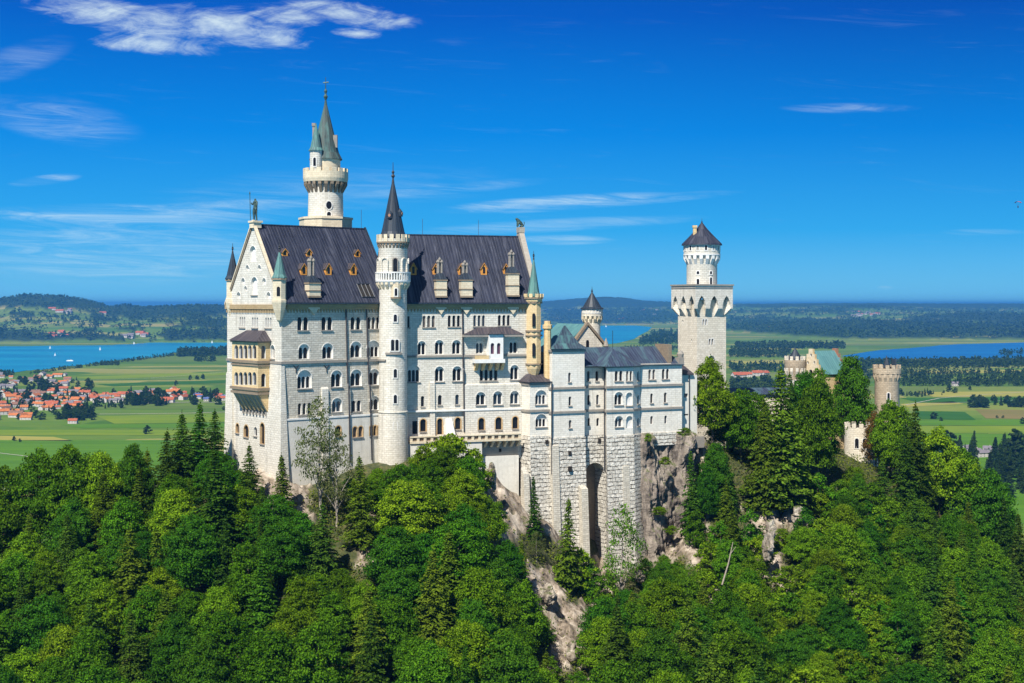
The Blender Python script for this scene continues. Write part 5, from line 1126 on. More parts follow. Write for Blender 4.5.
mb = MB(); mb.box((kc[0] - 1.75, kc[1] - 1.2), .75, .75, 14, 17.4); mb.box((kc[0] - 1.75, kc[1] - 1.2), 1.0, 1.0, 17.0, 17.5); mb.build('chimney', 'yellow_sandstone', kp)
for k in range(14): cyl_window(kc, 4.04, R(-90) + 2 * math.pi * (k + .2) / 14, 11.9, 13.0, .5, kp, fmat='white_stone', proud=.06)
for ang, za, zb in ((-112, 6.6, 7.3), (-62, 6.6, 7.3), (-112, 4.35, 5.6), (-62, 4.35, 5.9)): cyl_window(kc, 3.4, R(ang), za, zb, .6, kp, fmat='white_stone')

# --- small building between wing and keep
lb_ = thing('link_house', 'small plain white house with brown lean-to roof between the wing and the square tower', 'castle building', (K.xy(t5b + 2).x, K.xy(t5b + 2).y, -30), 'buildings of the castle')
B = Fr(0, 0, 25, K.xy(t5b + .3, -1.6)); bw = B.t(697)
wall_with(B, rect(0, bw, -31, -14.6), [(684, 688, 393.5, 397.5, 1, 'flat nosill'), (684, 688.5, 414, 415.5, 1, 'flat nosill')], lb_, 'plain_render')
mb = MB(); mb.face([B.p(bw, -31, 0), B.p(bw, -31, -7), B.p(bw, -14.6, -7), B.p(bw, -14.6, 0)]); mb.face([B.p(0, -31, 0), B.p(0, -31, -7), B.p(0, -12, -7), B.p(0, -14.6, 0)]); mb.build('wall', 'plain_render', lb_)
mb = MB(); l = [B.p(-.2, -14.6, .5), B.p(bw * .75, -14.6, .5), B.p(bw * .62, -11.6, -6), B.p(-.2, -11.6, -6)]; mb.hexa(l, [p + Vector((0, 0, .3)) for p in l]); mb.build('roof', 'roof_brown', lb_)
mb = MB(); mb.tube([B.p(bw * .55, -14.6, .15), B.p(bw * .55, -30, .15)], .1, 6); mb.build('downpipe', 'dark_metal', lb_)
mb = MB(); bar(mb, B, .5, bw + 1, -29.5, -27.2, .3, 1.2); mb.build('terrace_wall', 'trim_grey', lb_)

# --- gallery roof, gatehouse and towers among the trees on the east side
gl = thing('gallery_house', 'low castle gallery with dark blue roof peeking over trees beside the square tower', 'castle building', (62, 330, -35), 'buildings of the castle')
GF = Fr(727, 326, 12); g1 = GF.t(800); zg = GF.z(750, 394)
mb = MB(); mb.face([GF.p(0, -38, 0), GF.p(g1, -38, 0), GF.p(g1, zg, 0), GF.p(0, zg, 0)]); mb.face([GF.p(0, -38, -8), GF.p(g1, -38, -8), GF.p(g1, zg, -8), GF.p(0, zg, -8)]); mb.build('wall', 'limestone_beige', gl)
mb = MB(); prism(mb, GF, [(.6, zg - .1), (-4, zg + 1.2), (-8.6, zg - .1)], 0, g1); mb.build('roof', 'roof_blue', gl)

gh = thing('gatehouse', 'yellow gatehouse with stepped gable and pale green copper roof above the trees', 'castle building', (74, 340, -38), 'buildings of the castle')
GA = Fr(823, 342, 30); GW = Fr(0, 0, -60, GA.O); gw = -GW.t(798.5); gz = lambda y: (HY - y) / FOC * 345
st_ = []; n = 6
for k in range(n): 
    z = gz(375) + (gz(349) - gz(375)) * k / (n - 1); h = gw / 2 * (1 - k / n)
    st_.append((h, z))
left, right = [], []
prev = gz(381)
for h, z in st_: left += [(-gw / 2 - h, prev), (-gw / 2 - h, z)]; right = [(-gw / 2 + h, z), (-gw / 2 + h, prev)] + right; prev = z
poly = [(-gw, -40)] + left + right + [(0, -40)]
poly = poly[::-1]
wg = [(809, 812.5, 369.5, 375, 1, 'nosill'), (803.5, 805.3, 371, 374, 1, 'nosill'), (816, 818, 371, 374, 1, 'nosill'), (807, 808.6, 361, 364, 1, 'nosill'), (813.5, 815, 361, 364, 1, 'nosill'), (810.2, 811.8, 353.5, 356.5, 1, 'nosill'), (805, 807.5, 384, 390, 1, ''), (813, 815.5, 384, 390, 1, '')]
wall_with(GW, poly, wg, gh, 'cream_sandstone')
gl_ = GA.t(848); mb = MB()
mb.face([GW.p(q[0], q[1], -.6) for q in poly])
for (p, q), (r, s2) in zip(poly, poly[1:]): mb.face([GW.p(p, q, 0), GW.p(r, s2, 0), GW.p(r, s2, -.6), GW.p(p, q, -.6)])
mb.face([GA.p(0, -42, 0), GA.p(gl_, -42, 0), GA.p(gl_, gz(375), 0), GA.p(0, gz(375), 0)]); mb.face([GA.p(0, -42, -gw), GA.p(gl_, -42, -gw), GA.p(gl_, gz(375), -gw), GA.p(0, gz(375), -gw)]); mb.build('wall', 'yellow_sandstone', gh)
mb = MB(); prism(mb, GA, [(.4, gz(374)), (-gw / 2, gz(351)), (-gw - .4, gz(374))], .6, gl_); mb.build('roof', 'roof_copper_bright', gh)
GE = Fr(0, 0, -60, GA.xy(gl_)); mb = MB(); 
slab(mb, GE, poly, -.3, .4); mb.build('stepped_gable', 'red_brick', gh)
gc = P(795, 360, 347); gc = (gc.x, gc.y)
gt = thing('gate_turret', 'round white gate turret with battlements and grey cone beside the yellow gable', 'tower', (gc[0], gc[1], -38), 'towers of the castle')
mb = MB(); mb.lathe(gc, [(2.2, -40), (2.2, -16.5), (2.6, -15.8), (2.6, -13.8), (0, -13.9)], 24); mb.build('wall', 'tan_stone', gt, True)
mb = MB(); corbels(mb, gc, 2.2, 2.65, -18, -15.8, 12, .5, 0); merlons(mb, gc, 2.65, -13.9, -12.9, 12, .55, .35, 0); mb.build('battlement', 'limestone_beige', gt)
mb = MB(); cone_roof(mb, gc, 2.0, -13.8, -10.8, 14, .05); mb.build('roof', 'roof_slate', gt)
for k in range(6): cyl_window(gc, 2.2, R(-150) + k * R(25), -20.5, -18.8, .5, gt)
ec = P(887, 380, 343); ec = (ec.x, ec.y)
et = thing('watch_tower', 'solitary round weathered stone tower with corbelled battlements above the trees', 'tower', (ec[0], ec[1], -42), 'towers of the castle')
mb = MB(); mb.lathe(ec, [(3.0, -46), (2.95, -18.6), (3.25, -17.5), (3.25, -16.2), (2.8, -16.2), (0, -16.4)], 30); mb.build('wall', 'tan_stone', et, True)
mb = MB(); corbels(mb, ec, 2.9, 3.35, -19.3, -17.0, 16, .5, 0); mb.lathe(ec, [(3.2, -17.1), (3.4, -17.0), (3.4, -15.7), (3.0, -15.7)], 30, 0); merlons(mb, ec, 3.4, -15.75, -14.9, 14, .58, .4, 0); mb.build('battlement', 'tan_stone', et)
mb = MB(); cone_roof(mb, (ec[0] - .1, ec[1]), 1.1, -15.6, -12.6, 10, .05); mb.box((ec[0] + 1.7, ec[1]), 1.0, 1.0, -16, -13.4, mi=0); mb.build('roof', 'roof_slate', et)
cyl_window(ec, 2.96, R(-98), -24, -21.6, .6, et)
bc = P(861, 440, 336); bc = (bc.x, bc.y)
ba = thing('bastion', 'round whitish bastion wall half hidden in trees below the solitary round tower', 'tower', (bc[0], bc[1], -44), 'towers of the castle')
mb = MB(); mb.lathe(bc, [(4.0, -48), (3.9, -29.5), (3.5, -29.5)], 30); mb.build('wall', 'limestone_beige', ba, True)
mb = MB(); merlons(mb, bc, 3.95, -29.5, -28.5, 14, .55, .4, 0); mb.build('battlement', 'limestone_beige', ba)
for ang in (-118, -92, -64): cyl_window(bc, 3.9, R(ang), -34.3, -31.9, .9, ba)

# --- statues on the gables
def skin_figure(name, verts, edges, rad, mat, label, cat, sub=1):
    me = bpy.data.meshes.new(name); me.from_pydata(verts, edges, []); me.materials.append(MATS[mat]); o = bpy.data.objects.new(name, me); COL.objects.link(o)
    m = o.modifiers.new('skin', 'SKIN'); 
    if not me.skin_vertices: me.skin_vertices.new() if hasattr(me.skin_vertices, 'new') else None
    bm = bmesh.new(); bm.from_mesh(me); lay = bm.verts.layers.skin.verify(); bm.verts.ensure_lookup_table()
    for v, r in zip(bm.verts, rad): v[lay].radius = (r, r); v[lay].use_root = (v.index == 0)
    bm.to_mesh(me); bm.free(); s = o.modifiers.new('sub', 'SUBSURF'); s.levels = sub; s.render_levels = sub
    tag(o, label, cat); return o
g0 = W.p(-10.3, 15.33, -.4)
def V(x, y, z): x, y, z = x * 1.15, y * 1.15, z * 1.15; return (g0.x + W.u.x * x + W.n.x * y, g0.y + W.u.y * x + W.n.y * y, g0.z + z)
kv = [V(0, 0, 2.0), V(0, 0, 2.7), V(0, 0.02, 3.15), V(0, .03, 3.3), V(0, .06, 3.62), V(-.25, 0, 1.85), V(-.3, .12, 1.0), V(-.3, .05, 0.05), V(-.3, .35, .03), V(.25, 0, 1.85), V(.34, .05, 1.0), V(.38, -.05, .05), V(.4, .25, .03),
      V(-.45, 0, 3.0), V(-.75, .15, 2.6), V(-.85, .35, 3.0), V(.45, 0, 3.0), V(.7, .1, 2.45), V(.55, .35, 2.1)]
ke = [(0, 1), (1, 2), (2, 3), (3, 4), (0, 5), (5, 6), (6, 7), (7, 8), (0, 9), (9, 10), (10, 11), (11, 12), (2, 13), (13, 14), (14, 15), (2, 16), (16, 17), (17, 18)]
kr = [.36, .42, .3, .16, .26, .26, .2, .16, .12, .26, .2, .16, .12, .2, .15, .12, .2, .15, .12]
kn = skin_figure('knight_statue', kv, ke, kr, 'bronze', 'green bronze knight statue holding a lance on the west gable peak', 'statue')
mb = MB(); mb.tube([Vector(V(-.9, .4, .2)), Vector(V(-1.0, .45, 4.4))], .07, 5); mb.tube([Vector(V(-1.0, .45, 4.4)), Vector(V(-1.02, .46, 4.8))], [.16, .01], 5); mb.build('lance', 'bronze', kn)
mb = MB(); fr_ = W; q = [(-10.3 + .3 + .34 * math.cos(a), 15.33 + 1.65 + .8 * math.sin(a) * (1 if math.sin(a) > 0 else 1.2)) for a in np.linspace(0, 2 * math.pi, 10)[:-1]]; slab(mb, W, q, .05, .17); mb.build('shield', 'bronze', kn)
for o in kn.children: pass
l0 = G.p(-10.0, ZRS + 1.9, -.5)
def V2(x, y, z): return (l0.x + S.u.x * x + S.n.x * y, l0.y + S.u.y * x + S.n.y * y, l0.z + z)
lv = [V2(0.3, 0, .55), V2(-.1, 0, 1.0), V2(-.55, 0, 1.35), V2(-.85, 0, 1.75), V2(-1.15, 0, 1.65), V2(.35, .25, .3), V2(-.15, .35, .1), V2(.35, -.25, .3), V2(-.15, -.35, .1), V2(-.6, .25, .7), V2(-.7, .25, .08), V2(-.6, -.25, .7), V2(-.7, -.25, .08), V2(.65, 0, .3), V2(.8, 0, .8), V2(.7, 0, 1.2)]
le = [(0, 1), (1, 2), (2, 3), (3, 4), (0, 5), (5, 6), (0, 7), (7, 8), (2, 9), (9, 10), (2, 11), (11, 12), (0, 13), (13, 14), (14, 15)]
lr = [.38, .38, .42, .34, .18, .24, .15, .24, .15, .2, .14, .2, .14, .08, .07, .1]
skin_figure('lion_statue', lv, le, lr, 'bronze', 'dark seated lion statue on the east gable of the palace', 'statue')
# ------------------------------------------------------------------ cliffs and rock outcrops
def outcrop(px, py, Y, wx, wz, dep, seed, mat, label, sub=5, jag=0.42):
    c = P(px, py, Y); wx *= .82; wz *= .85; c = c + Vector((0, .5, 0)); bm = bmesh.new(); bmesh.ops.create_icosphere(bm, subdivisions=sub, radius=1.0)
    for v in bm.verts:
        d = v.co.copy(); q = Vector((d.x * wx, d.y * dep, d.z * wz)) * .32 + Vector((seed * 7.1, seed * 3.3, 0))
        n = noise.fractal(q * Vector((1, 1, .6)).length * .55, 1.0, 2.1, 5); cell = noise.cell(q * 1.3); vor = noise.voronoi(q * .9)[0]
        k = .8 + jag * (n * .9 + (vor[1] - vor[0]) * 1.1 - .4) + .12 * cell
        v.co = Vector((d.x * wx * k, d.y * dep * k, d.z * wz * k))
    me = bpy.data.meshes.new('rock_outcrop'); bm.to_mesh(me); bm.free(); me.materials.append(MATS[mat])
    o = bpy.data.objects.new('rock_outcrop', me); COL.objects.link(o); o.location = c; o['kind'] = 'structure'; o['label'] = label; return o
def cliff():
    nt_, nz = 110, 130; mb = []; t0, t1, z0, z1 = t5 - 1.0, Kt(702, -2), -58.0, -25.9
    for j in range(nz + 1):
        for i in range(nt_ + 1):
            s, q = i / nt_, j / nz; t = t0 + (t1 - t0) * s; z = z0 + (z1 - z0) * q
            base = 1.3 - .9 * q ** 2 + 5.0 * (1 - q) ** 1.6 - 5.5 * max(0, s - .68) ** 1.3 * (1 + q) * 2.2 + 1.4 * math.sin(s * 9 + 1.0) * (1 - q * .4)
            p = Vector((t * .24, 3.1, z * .10)); v = Vector((t * .55, z * .30, 9.7))
            n1 = noise.fractal(p * 1.5, 1.0, 2.0, 6) + .55 * noise.fractal(Vector((t * .9, 2.2, z * .07)), 1.0, 2.0, 4); vo = noise.voronoi(v)[0]; n3 = noise.fractal(Vector((t, 5, z)) * .6, 1.0, 2.0, 4)
            o = base + n1 * 1.5 + (vo[1] - vo[0]) * 1.2 + n3 * .5
            if q > .97: o -= (q - .97) * 45
            if s < .04: o -= (.04 - s) * 40
            mb.append(K.p(t, z, o))
    f = [(j * (nt_ + 1) + i, j * (nt_ + 1) + i + 1, (j + 1) * (nt_ + 1) + i + 1, (j + 1) * (nt_ + 1) + i) for j in range(nz) for i in range(nt_)]
    # top ledge running back under the wing
    me = bpy.data.meshes.new('cliff'); me.from_pydata([tuple(v) for v in mb], [], f); me.materials.append(MATS['cliff_rock'])
    o = bpy.data.objects.new('cliff', me); COL.objects.link(o); o['kind'] = 'structure'; o['label'] = 'bare brown grey rock face under the right end of the castle wing'
cliff()
mb = MB(); mb.hexa([K.p(t5 - .5, -60, -.8), K.p(t5b + 3, -60, -3), K.p(t5b + 3, -60, -14), K.p(t5 - .5, -60, -14)], [K.p(t5 - .5, -26.3, -.8), K.p(t5b + 3, -26.3, -3.5), K.p(t5b + 3, -26.3, -14), K.p(t5 - .5, -26.3, -14)])
o = mb.build('rock_core', 'cliff_rock'); o['kind'] = 'structure'; o['label'] = 'rock mass behind the bare face under the wing'
for a in ((548, 597, 246, 2.4, 3.2, 2.4), (572, 650, 233, 1.5, 2.6, 1.8), (492, 478, 257, 1.3, 4.2, 1.8), (523, 526, 263, 2.0, 2.6, 1.6), (768, 548, 263, 2.0, 4.2, 2.0), (772, 530, 268, 1.6, 3.0, 1.6), (800, 515, 277, 2.2, 2.6, 1.8), (640, 578, 266, 2.0, 1.8, 1.6)):
    outcrop(*a, seed=a[0] * .13, mat='pale_rock', label='pale limestone outcrop breaking through the trees of the slope', sub=5)

# ------------------------------------------------------------------ trees: leaves as many small faces through the crown's volume
def mesh_from_quads(name, V4, mat):
    n = len(V4); me = bpy.data.meshes.new(name); me.vertices.add(n * 4); me.vertices.foreach_set('co', V4.reshape(-1).astype(np.float32))
    me.loops.add(n * 4); me.loops.foreach_set('vertex_index', np.arange(n * 4, dtype=np.int32)); me.polygons.add(n); me.polygons.foreach_set('loop_start', np.arange(n, dtype=np.int32) * 4)
    me.update(calc_edges=True); me.materials.append(MATS[mat]); return me
def leaf_quads(P0, N, size, r, asp=0.7):
    n = len(P0); N = N / np.linalg.norm(N, axis=1, keepdims=True)
    a = r.normal(size=(n, 3)); a -= N * (a * N).sum(1, keepdims=True); a /= np.linalg.norm(a, axis=1, keepdims=True) + 1e-9; b = np.cross(N, a)
    s = size * r.uniform(.6, 1.35, (n, 1)); A_, B_ = a * s * .5, b * s * .5 * asp
    return np.stack([P0 - A_, P0 - B_ * r.uniform(.6, 1.2, (n, 1)), P0 + A_, P0 + B_ * r.uniform(.6, 1.2, (n, 1))], 1)
def broadleaf(seed, h, w, nl, dens, size, base=.22, up=.45):
    r = np.random.default_rng(seed); C, Rr = [], []
    ch = h * (1 - base); ph = r.uniform(0, 6.28, 4); shape = r.uniform(.35, .75)
    for k in range(nl):
        for _ in range(40):
            zf = r.uniform(0, 1) ** .8; a = r.uniform(0, 6.28)
            prof = (1 - zf ** 2.2) ** .55 * (.62 + .38 * min(1, zf / .28)) * (1 - shape * .25 * zf)      # crown profile from base to top
            out = prof * (1 + .20 * math.sin(2 * a + ph[0] + 3 * zf) + .14 * math.sin(5 * a + ph[1] + 7 * zf) + r.normal() * .07)
            rad = out * r.uniform(.25, 1.0) ** .45; lr = r.uniform(.075, .17) * (1.15 - .35 * zf)
            q = np.array([math.cos(a) * rad * w / 2, math.sin(a) * rad * w / 2, h * base + ch * (.03 + .93 * zf) + r.normal() * .2])
            if all(np.linalg.norm(q - c) > .50 * (lr * w + b) for c, b in zip(C, Rr)): break
        C.append(q); Rr.append(lr * w)
    Q = []
    for c, rr in zip(C, Rr):
        n = int(dens * rr ** 2 * r.uniform(.7, 1.2)); d = r.normal(size=(n, 3)); d /= np.linalg.norm(d, axis=1, keepdims=True)
        d[:, 2] = np.where(d[:, 2] < -.3, -d[:, 2], d[:, 2]); rad = rr * r.uniform(.45, 1.15, (n, 1)) * (1 + .22 * np.sin(d[:, :1] * 7 + c[0] * 3) * np.sin(d[:, 1:2] * 8 + c[1] * 3))
        o = c - np.array([0, 0, c[2] * .0]); tilt = np.array([c[0], c[1], 0]) / (w / 2) * .35
        p = o + d * rad * np.array([1.08, 1.08, .85]) - np.array([0, 0, .12]) * (rad ** 2) / max(rr, .1) * .6; N = d * .6 + np.array([0, 0, up * .8]) + tilt + r.normal(size=(n, 3)) * .5
        Q.append(leaf_quads(p, N, size, r))
    return np.concatenate(Q), C, Rr
def trunk_mesh(name, h, rad, limbs, r, mat='bark', lean=0.0):
    mb = MB(); top = Vector((lean * h * .3, 0, h * .8)); pts = [Vector((0, 0, -1.2)), Vector((0, 0, .5)), Vector((lean * h * .1, 0, h * .35)), top]
    mb.tube(pts, [rad * 1.35, rad, rad * .72, rad * .2], 7)
    for c in limbs:
        c = Vector(c); k = min(.75, max(.22, (c.z / h) - .2)); s = Vector((lean * h * .3 * k, 0, h * .8 * k)); mid = s.lerp(c, .55) + Vector((0, 0, .25))
        mb.tube([s, mid, c], [rad * .42, rad * .28, rad * .10], 5)
    o = mb.build(name, mat, None, True, False); me = o.data; bpy.data.objects.remove(o); return me
def conifer(seed, h, rad, mat_seed=0, droop=.35, dens=1.0, gap=.06):
    r = np.random.default_rng(seed); Q = []; z = h * .06; k = 0
    while z < h * .985:
        f = 1 - z / h; L0 = rad * (f ** .82) * (1.0 if f < .85 else .85); nb = max(5, int((6 + 6 * f) * dens))
        for b in range(nb):
            if r.uniform() < gap: continue
            a = k * 2.4 + b * 2 * math.pi / nb + r.normal() * .25; L = max(.25, L0 * r.uniform(.62, 1.18)); dr = droop * r.uniform(.6, 1.3)
            m = max(3, int(L / .2)); s = np.linspace(.1, 1, m); ca, sa = math.cos(a), math.sin(a)
            base = np.stack([ca * s * L, sa * s * L, z + .25 * s * L * .6 - dr * L * s ** 2 * .9], 1)
            for side in (-1, 0, 1):
                p = base + r.normal(size=base.shape) * .06; wd = (.16 + .34 * (1 - s) + .08) * min(1.3, .55 + L * .25)
                p = p + np.stack([-sa * side * wd, ca * side * wd, -np.abs(side) * .12 * np.ones(m)], 1)
                n = np.stack([ca * .35 * np.ones(m) - sa * side * .4, sa * .35 * np.ones(m) + ca * side * .4, np.ones(m) * .8], 1) + r.normal(size=(m, 3)) * .30
                Q.append(leaf_quads(p, n, .58 * (.7 + .3 * f), r, .6))
        z += h * .032 * r.uniform(.75, 1.25) * (.7 + .55 * f); k += 1
    tip = np.stack([r.normal(size=14) * .05, r.normal(size=14) * .05, h * r.uniform(.93, 1.03, 14)], 1); Q.append(leaf_quads(tip, r.normal(size=(14, 3)) + [0, 0, .3], .35, r))
    return np.concatenate(Q)
KINDS_ = {}
def reg(kind, variants): KINDS_[kind] = variants
def mk_broad(name, seeds, h, w, nl, dens, size, mats, base=.2, bark='bark'):
    out = []
    for i, sd in enumerate(seeds):
        r = np.random.default_rng(sd); q, C, Rr = broadleaf(sd, h, w * r.uniform(.9, 1.15), nl, dens, size, base)
        crown = mesh_from_quads('crown', q, mats[i % len(mats)]); lim = [C[j] for j in np.argsort([-x for x in Rr])[:7]]
        out.append((trunk_mesh('trunk', h, h * .022, lim, r, bark), crown, h))
    reg(name, out)
mk_broad('beech', range(11, 19), 13, 9.0, 110, 190, .35, ['leaf_green', 'leaf_green', 'leaf_deep', 'leaf_lime', 'leaf_green', 'leaf_deep', 'leaf_lime', 'leaf_green'])
mk_broad('bushy', range(31, 36), 6, 5.6, 46, 260, .31, ['leaf_lime', 'leaf_green', 'leaf_lime', 'leaf_green', 'leaf_deep'], .05)
mk_broad('airy', range(41, 44), 14, 8.0, 60, 55, .34, ['leaf_pale', 'leaf_green', 'leaf_pale'], .25, 'pale_bark')
mk_broad('rusty', range(51, 52), 11, 7.6, 60, 110, .40, ['leaf_rust'])
def mk_con(name, seeds, h, rad, mats, **kw):
    out = []
    for i, sd in enumerate(seeds):
        r = np.random.default_rng(sd); q = conifer(sd, h * 1.0, rad * r.uniform(.85, 1.15), **kw); crown = mesh_from_quads('crown', q, mats[i % len(mats)])
        out.append((trunk_mesh('trunk', h * 1.15, h * .014, [], r), crown, h))
    reg(name, out)
mk_con('spruce', range(61, 66), 18, 4.3, ['needle_dark', 'needle_olive', 'needle_dark', 'needle_olive', 'leaf_deep'])
mk_con('thin_spruce', range(71, 74), 15, 2.6, ['needle_dark', 'needle_olive', 'needle_olive'], dens=.85, gap=.12)
for mname in ('needle_dark', 'far_leaf'): pass
def mk_far(seed, con):
    r = np.random.default_rng(seed)
    if con: q = conifer(seed, 18, 4.2, dens=.55)[::2]; q = (q - q.mean(1, keepdims=True)) * 2.3 + q.mean(1, keepdims=True)
    else: q, _, _ = broadleaf(seed, 13, 11, 30, 26, 1.5, .05)
    return (trunk_mesh('trunk', 12, .3, [], r), mesh_from_quads('crown', q, 'far_leaf'), 18 if con else 13)
reg('far_spruce', [mk_far(81, 1), mk_far(82, 1)]); reg('far_broadleaf', [mk_far(91, 0), mk_far(92, 0), mk_far(93, 0)])
TREES = []
NAME = {'beech': 'broadleaf_tree', 'bushy': 'shrub', 'airy': 'slender_tree', 'rusty': 'broadleaf_tree', 'spruce': 'spruce_tree', 'thin_spruce': 'spruce_tree', 'far_spruce': 'distant_spruce', 'far_broadleaf': 'distant_tree'}
CAT = {'bushy': 'shrub'}
def plant(kind, x, y, z, h, label, group=None, wide=1.0, var=None, rot=None):
    vs = KINDS_[kind]; v = vs[random.randrange(len(vs)) if var is None else var % len(vs)]; s = h / v[2]
    root = bpy.data.objects.new(NAME[kind], None); COL.objects.link(root); root.location = (x, y, z); root.rotation_euler = (random.uniform(-.04, .04), random.uniform(-.04, .04), random.uniform(0, 6.28) if rot is None else rot); root.scale = (s * wide, s * wide, s); root.empty_display_size = .5
    root['label'] = label; root['category'] = CAT.get(kind, 'tree')
    if group: root['group'] = group
    t = bpy.data.objects.new('trunk', v[0]); c = bpy.data.objects.new('crown', v[1])
    for o in (t, c): COL.objects.link(o); o.parent = root
    TREES.append((x, y, h)); return root
def at_top(kind, px, ptop, Y, label, group=None, wide=1.0, var=None, hmin=3):
    """a tree standing on the hill at depth Y under photo column px, tall enough to reach row ptop"""
    x = (px - CX) / FOC * Y; z = hz(x, Y) - .3; h = max(hmin, ((HY - ptop) / FOC * Y - z) * (1.05 if kind in ('beech', 'bushy', 'airy', 'rusty') else 1.0)); return plant(kind, x, Y, z, h, label, group, wide, var)
# ------------------------------------------------------------------ the trees one can single out
hero = [
 ('beech', 3, 474, 246, 'green tree at the left end of the wooded ridge', .75, 0), ('beech', 40, 457, 247, 'rounded green tree on the left part of the ridge against the meadow', .75, 1), ('beech', 72, 450, 248, 'tallest rounded green tree on the left part of the ridge', .7, 4), ('beech', 102, 457, 248, 'green tree between the tallest rounded tree and the spruces on the ridge', .7, 3), ('beech', 134, 450, 250, 'green tree just left of the dark spruces on the ridge', .7, 5),
 ('airy', 321, 406, 241, 'thin pale leaved tree standing before the lower palace wall', .62, 0),
 ('airy', 337, 432, 240.5, 'small loose tree beside the thin pale leaved tree at the palace wall', .6, 2),
 ('thin_spruce', 285, 454, 240, 'narrow olive spruce at the south west corner pier of the palace', 1.25, 1),
 ('spruce', 250, 444, 243, 'dark pointed spruce right below the white loggia front', 1.2, 2),
 ('spruce', 165, 430, 252, 'tall dark spruce left of the twin pointed spruces on the ridge', 1.3, 0),
 ('spruce', 183, 412, 256, 'tall dark spruce, left one of the twin points beside the west gable', 1.3, 2),
 ('spruce', 197, 404, 257, 'tallest dark spruce beside the west gable with meadow behind', 1.35, 4),
 ('spruce', 215, 410, 259, 'bushy dark spruce touching the left edge of the palace', 1.4, 0),
 ('spruce', 362, 455, 236, 'olive green spruce on the bright bushy slope below the round stair tower', 1.1, 1),
 ('thin_spruce', 535, 478, 262, 'narrow dark spruce rising before the rough stone foundation', 1.0, 0),
 ('thin_spruce', 566, 497, 258, 'narrow spruce reaching up between the white foundation buttresses', 1.0, 2),
 ('airy', 620, 510, 262, 'sparse light tree before the base of the polygonal bay', .68, 1),
 ('beech', 713, 364, 292, 'bright green tree covering the foot of the square tower', .72, 6),
 ('beech', 741, 394, 292, 'rounded green tree between the square tower and the tall spruce', .85, 0),
 ('beech', 757, 397, 302, 'round green crown under the dark blue gallery roof', .85, 1),
 ('spruce', 781, 366, 285, 'broad tall spruce before the yellow gatehouse', 1.15, 3),
 ('spruce', 766, 398, 283, 'olive spruce just left of the broad tall spruce before the gatehouse', 1.0, 1),
 ('beech', 848, 362, 344, 'big dark green tree rising before the gatehouse roof', .62, 2),
 ('beech', 818, 386, 300, 'full green tree left of the big dark tree before the gatehouse', .62, 0),
 ('rusty', 876, 418, 329, 'rust brown leaved tree left of the solitary round tower', .6, 0),
 ('spruce', 792, 373, 318, 'spruce hiding the foot of the white gate turret', 1.2, 0),
 ('beech', 803, 376, 324, 'green tree at the foot of the yellow stepped gable', .7, 5),
 ('beech', 818, 374, 326, 'green tree under the pale copper gatehouse roof', .7, 0),
 ('beech', 886, 406, 326, 'green tree at the foot of the solitary round tower', .5, 1),
 ('beech', 896, 408, 322, 'green tree right below the solitary round tower', .7, 6),
 ('rusty', 890, 428, 325, 'small rusty leaved tree in front of the round tower foot', .6, 0),
 ('spruce', 915, 403, 312, 'dark spruce just right of the solitary round tower', 1.0, 0),
 ('spruce', 903, 425, 306, 'spruce below the solitary round tower', .95, 2),
 ('beech', 940, 434, 318, 'yellow green tree on the right shoulder of the ridge', .85, 6),
 ('beech', 962, 455, 316, 'green tree stepping down the right shoulder of the ridge', .8, 0),
 ('beech', 985, 476, 312, 'dark green tree near the low meadow on the right', .8, 5),
 ('spruce', 1006, 498, 305, 'dark spruce beside the small meadow at the right edge', .9, 0),
 ('spruce', 1022, 512, 300, 'last dark spruce at the right edge of the ridge', .9, 2),
 ('bushy', 448, 437, 255.5, 'bright green bush swelling up before the terrace balustrade', 1.1, 0),
 ('bushy', 425, 447, 254, 'bright green bush between the terrace and the round stair tower', 1.0, 2),
 ('bushy', 474, 452, 256, 'lime green bush under the right part of the terrace', .8, 2),
  ('thin_spruce', 693, 452, 279, 'slim dark spruce at the right edge of the bare rock face', 1.1, 0),
 ('beech', 714, 446, 283, 'dark green tree right of the bare rock face', .7, 2),
 ('beech', 705, 470, 279, 'tree leaning against the right side of the bare rock face', .65, 5),
 ('spruce', 727, 452, 281, 'spruce on the steep slope right of the bare rock face', 1.1, 0),
 ('bushy', 590, 566, 262, 'shrub at the foot of the dark tall arch', .9, 1),
 ('bushy', 576, 550, 262, 'lime shrub left of the dark tall arch', 1.0, 0),
 ('bushy', 608, 577, 258, 'shrub before the right foot of the dark tall arch', .8, 3),
 ('bushy', 645, 560, 268, 'shrub between the bay foundation and the bare rock face', .8, 1),
 ('bushy', 664, 556, 272, 'shrub at the bottom of the bare rock face', .9, 0),
 ('bushy', 694, 512, 276, 'green bush at the right foot of the bare rock face', .7, 1),
]
for kind, px, pt, Y, lab, wide, var in hero: at_top(kind, px, pt, Y, lab, None, wide, var)
# small plants on ledges of the bare rock face
for i, (px, py, w, lab) in enumerate(((665, 461, 1.4, 'lime green tuft of shrub on the upper ledge of the bare rock face'), (660, 511, 2.0, 'wide lime green shrub on the middle ledge of the bare rock face'), (672, 530, 1.6, 'lime green shrub on the lowest ledge of the bare rock face'), (648, 438, 1.0, 'little shrub at the foot of the wing on the rock edge'), (685, 432, 1.6, 'yellow green shrub on the cliff top beside the wing'))):
    c = P(px, py, 277.5); plant('bushy', c.x, c.y, c.z - .8, 1.7, lab, None, w, 0)
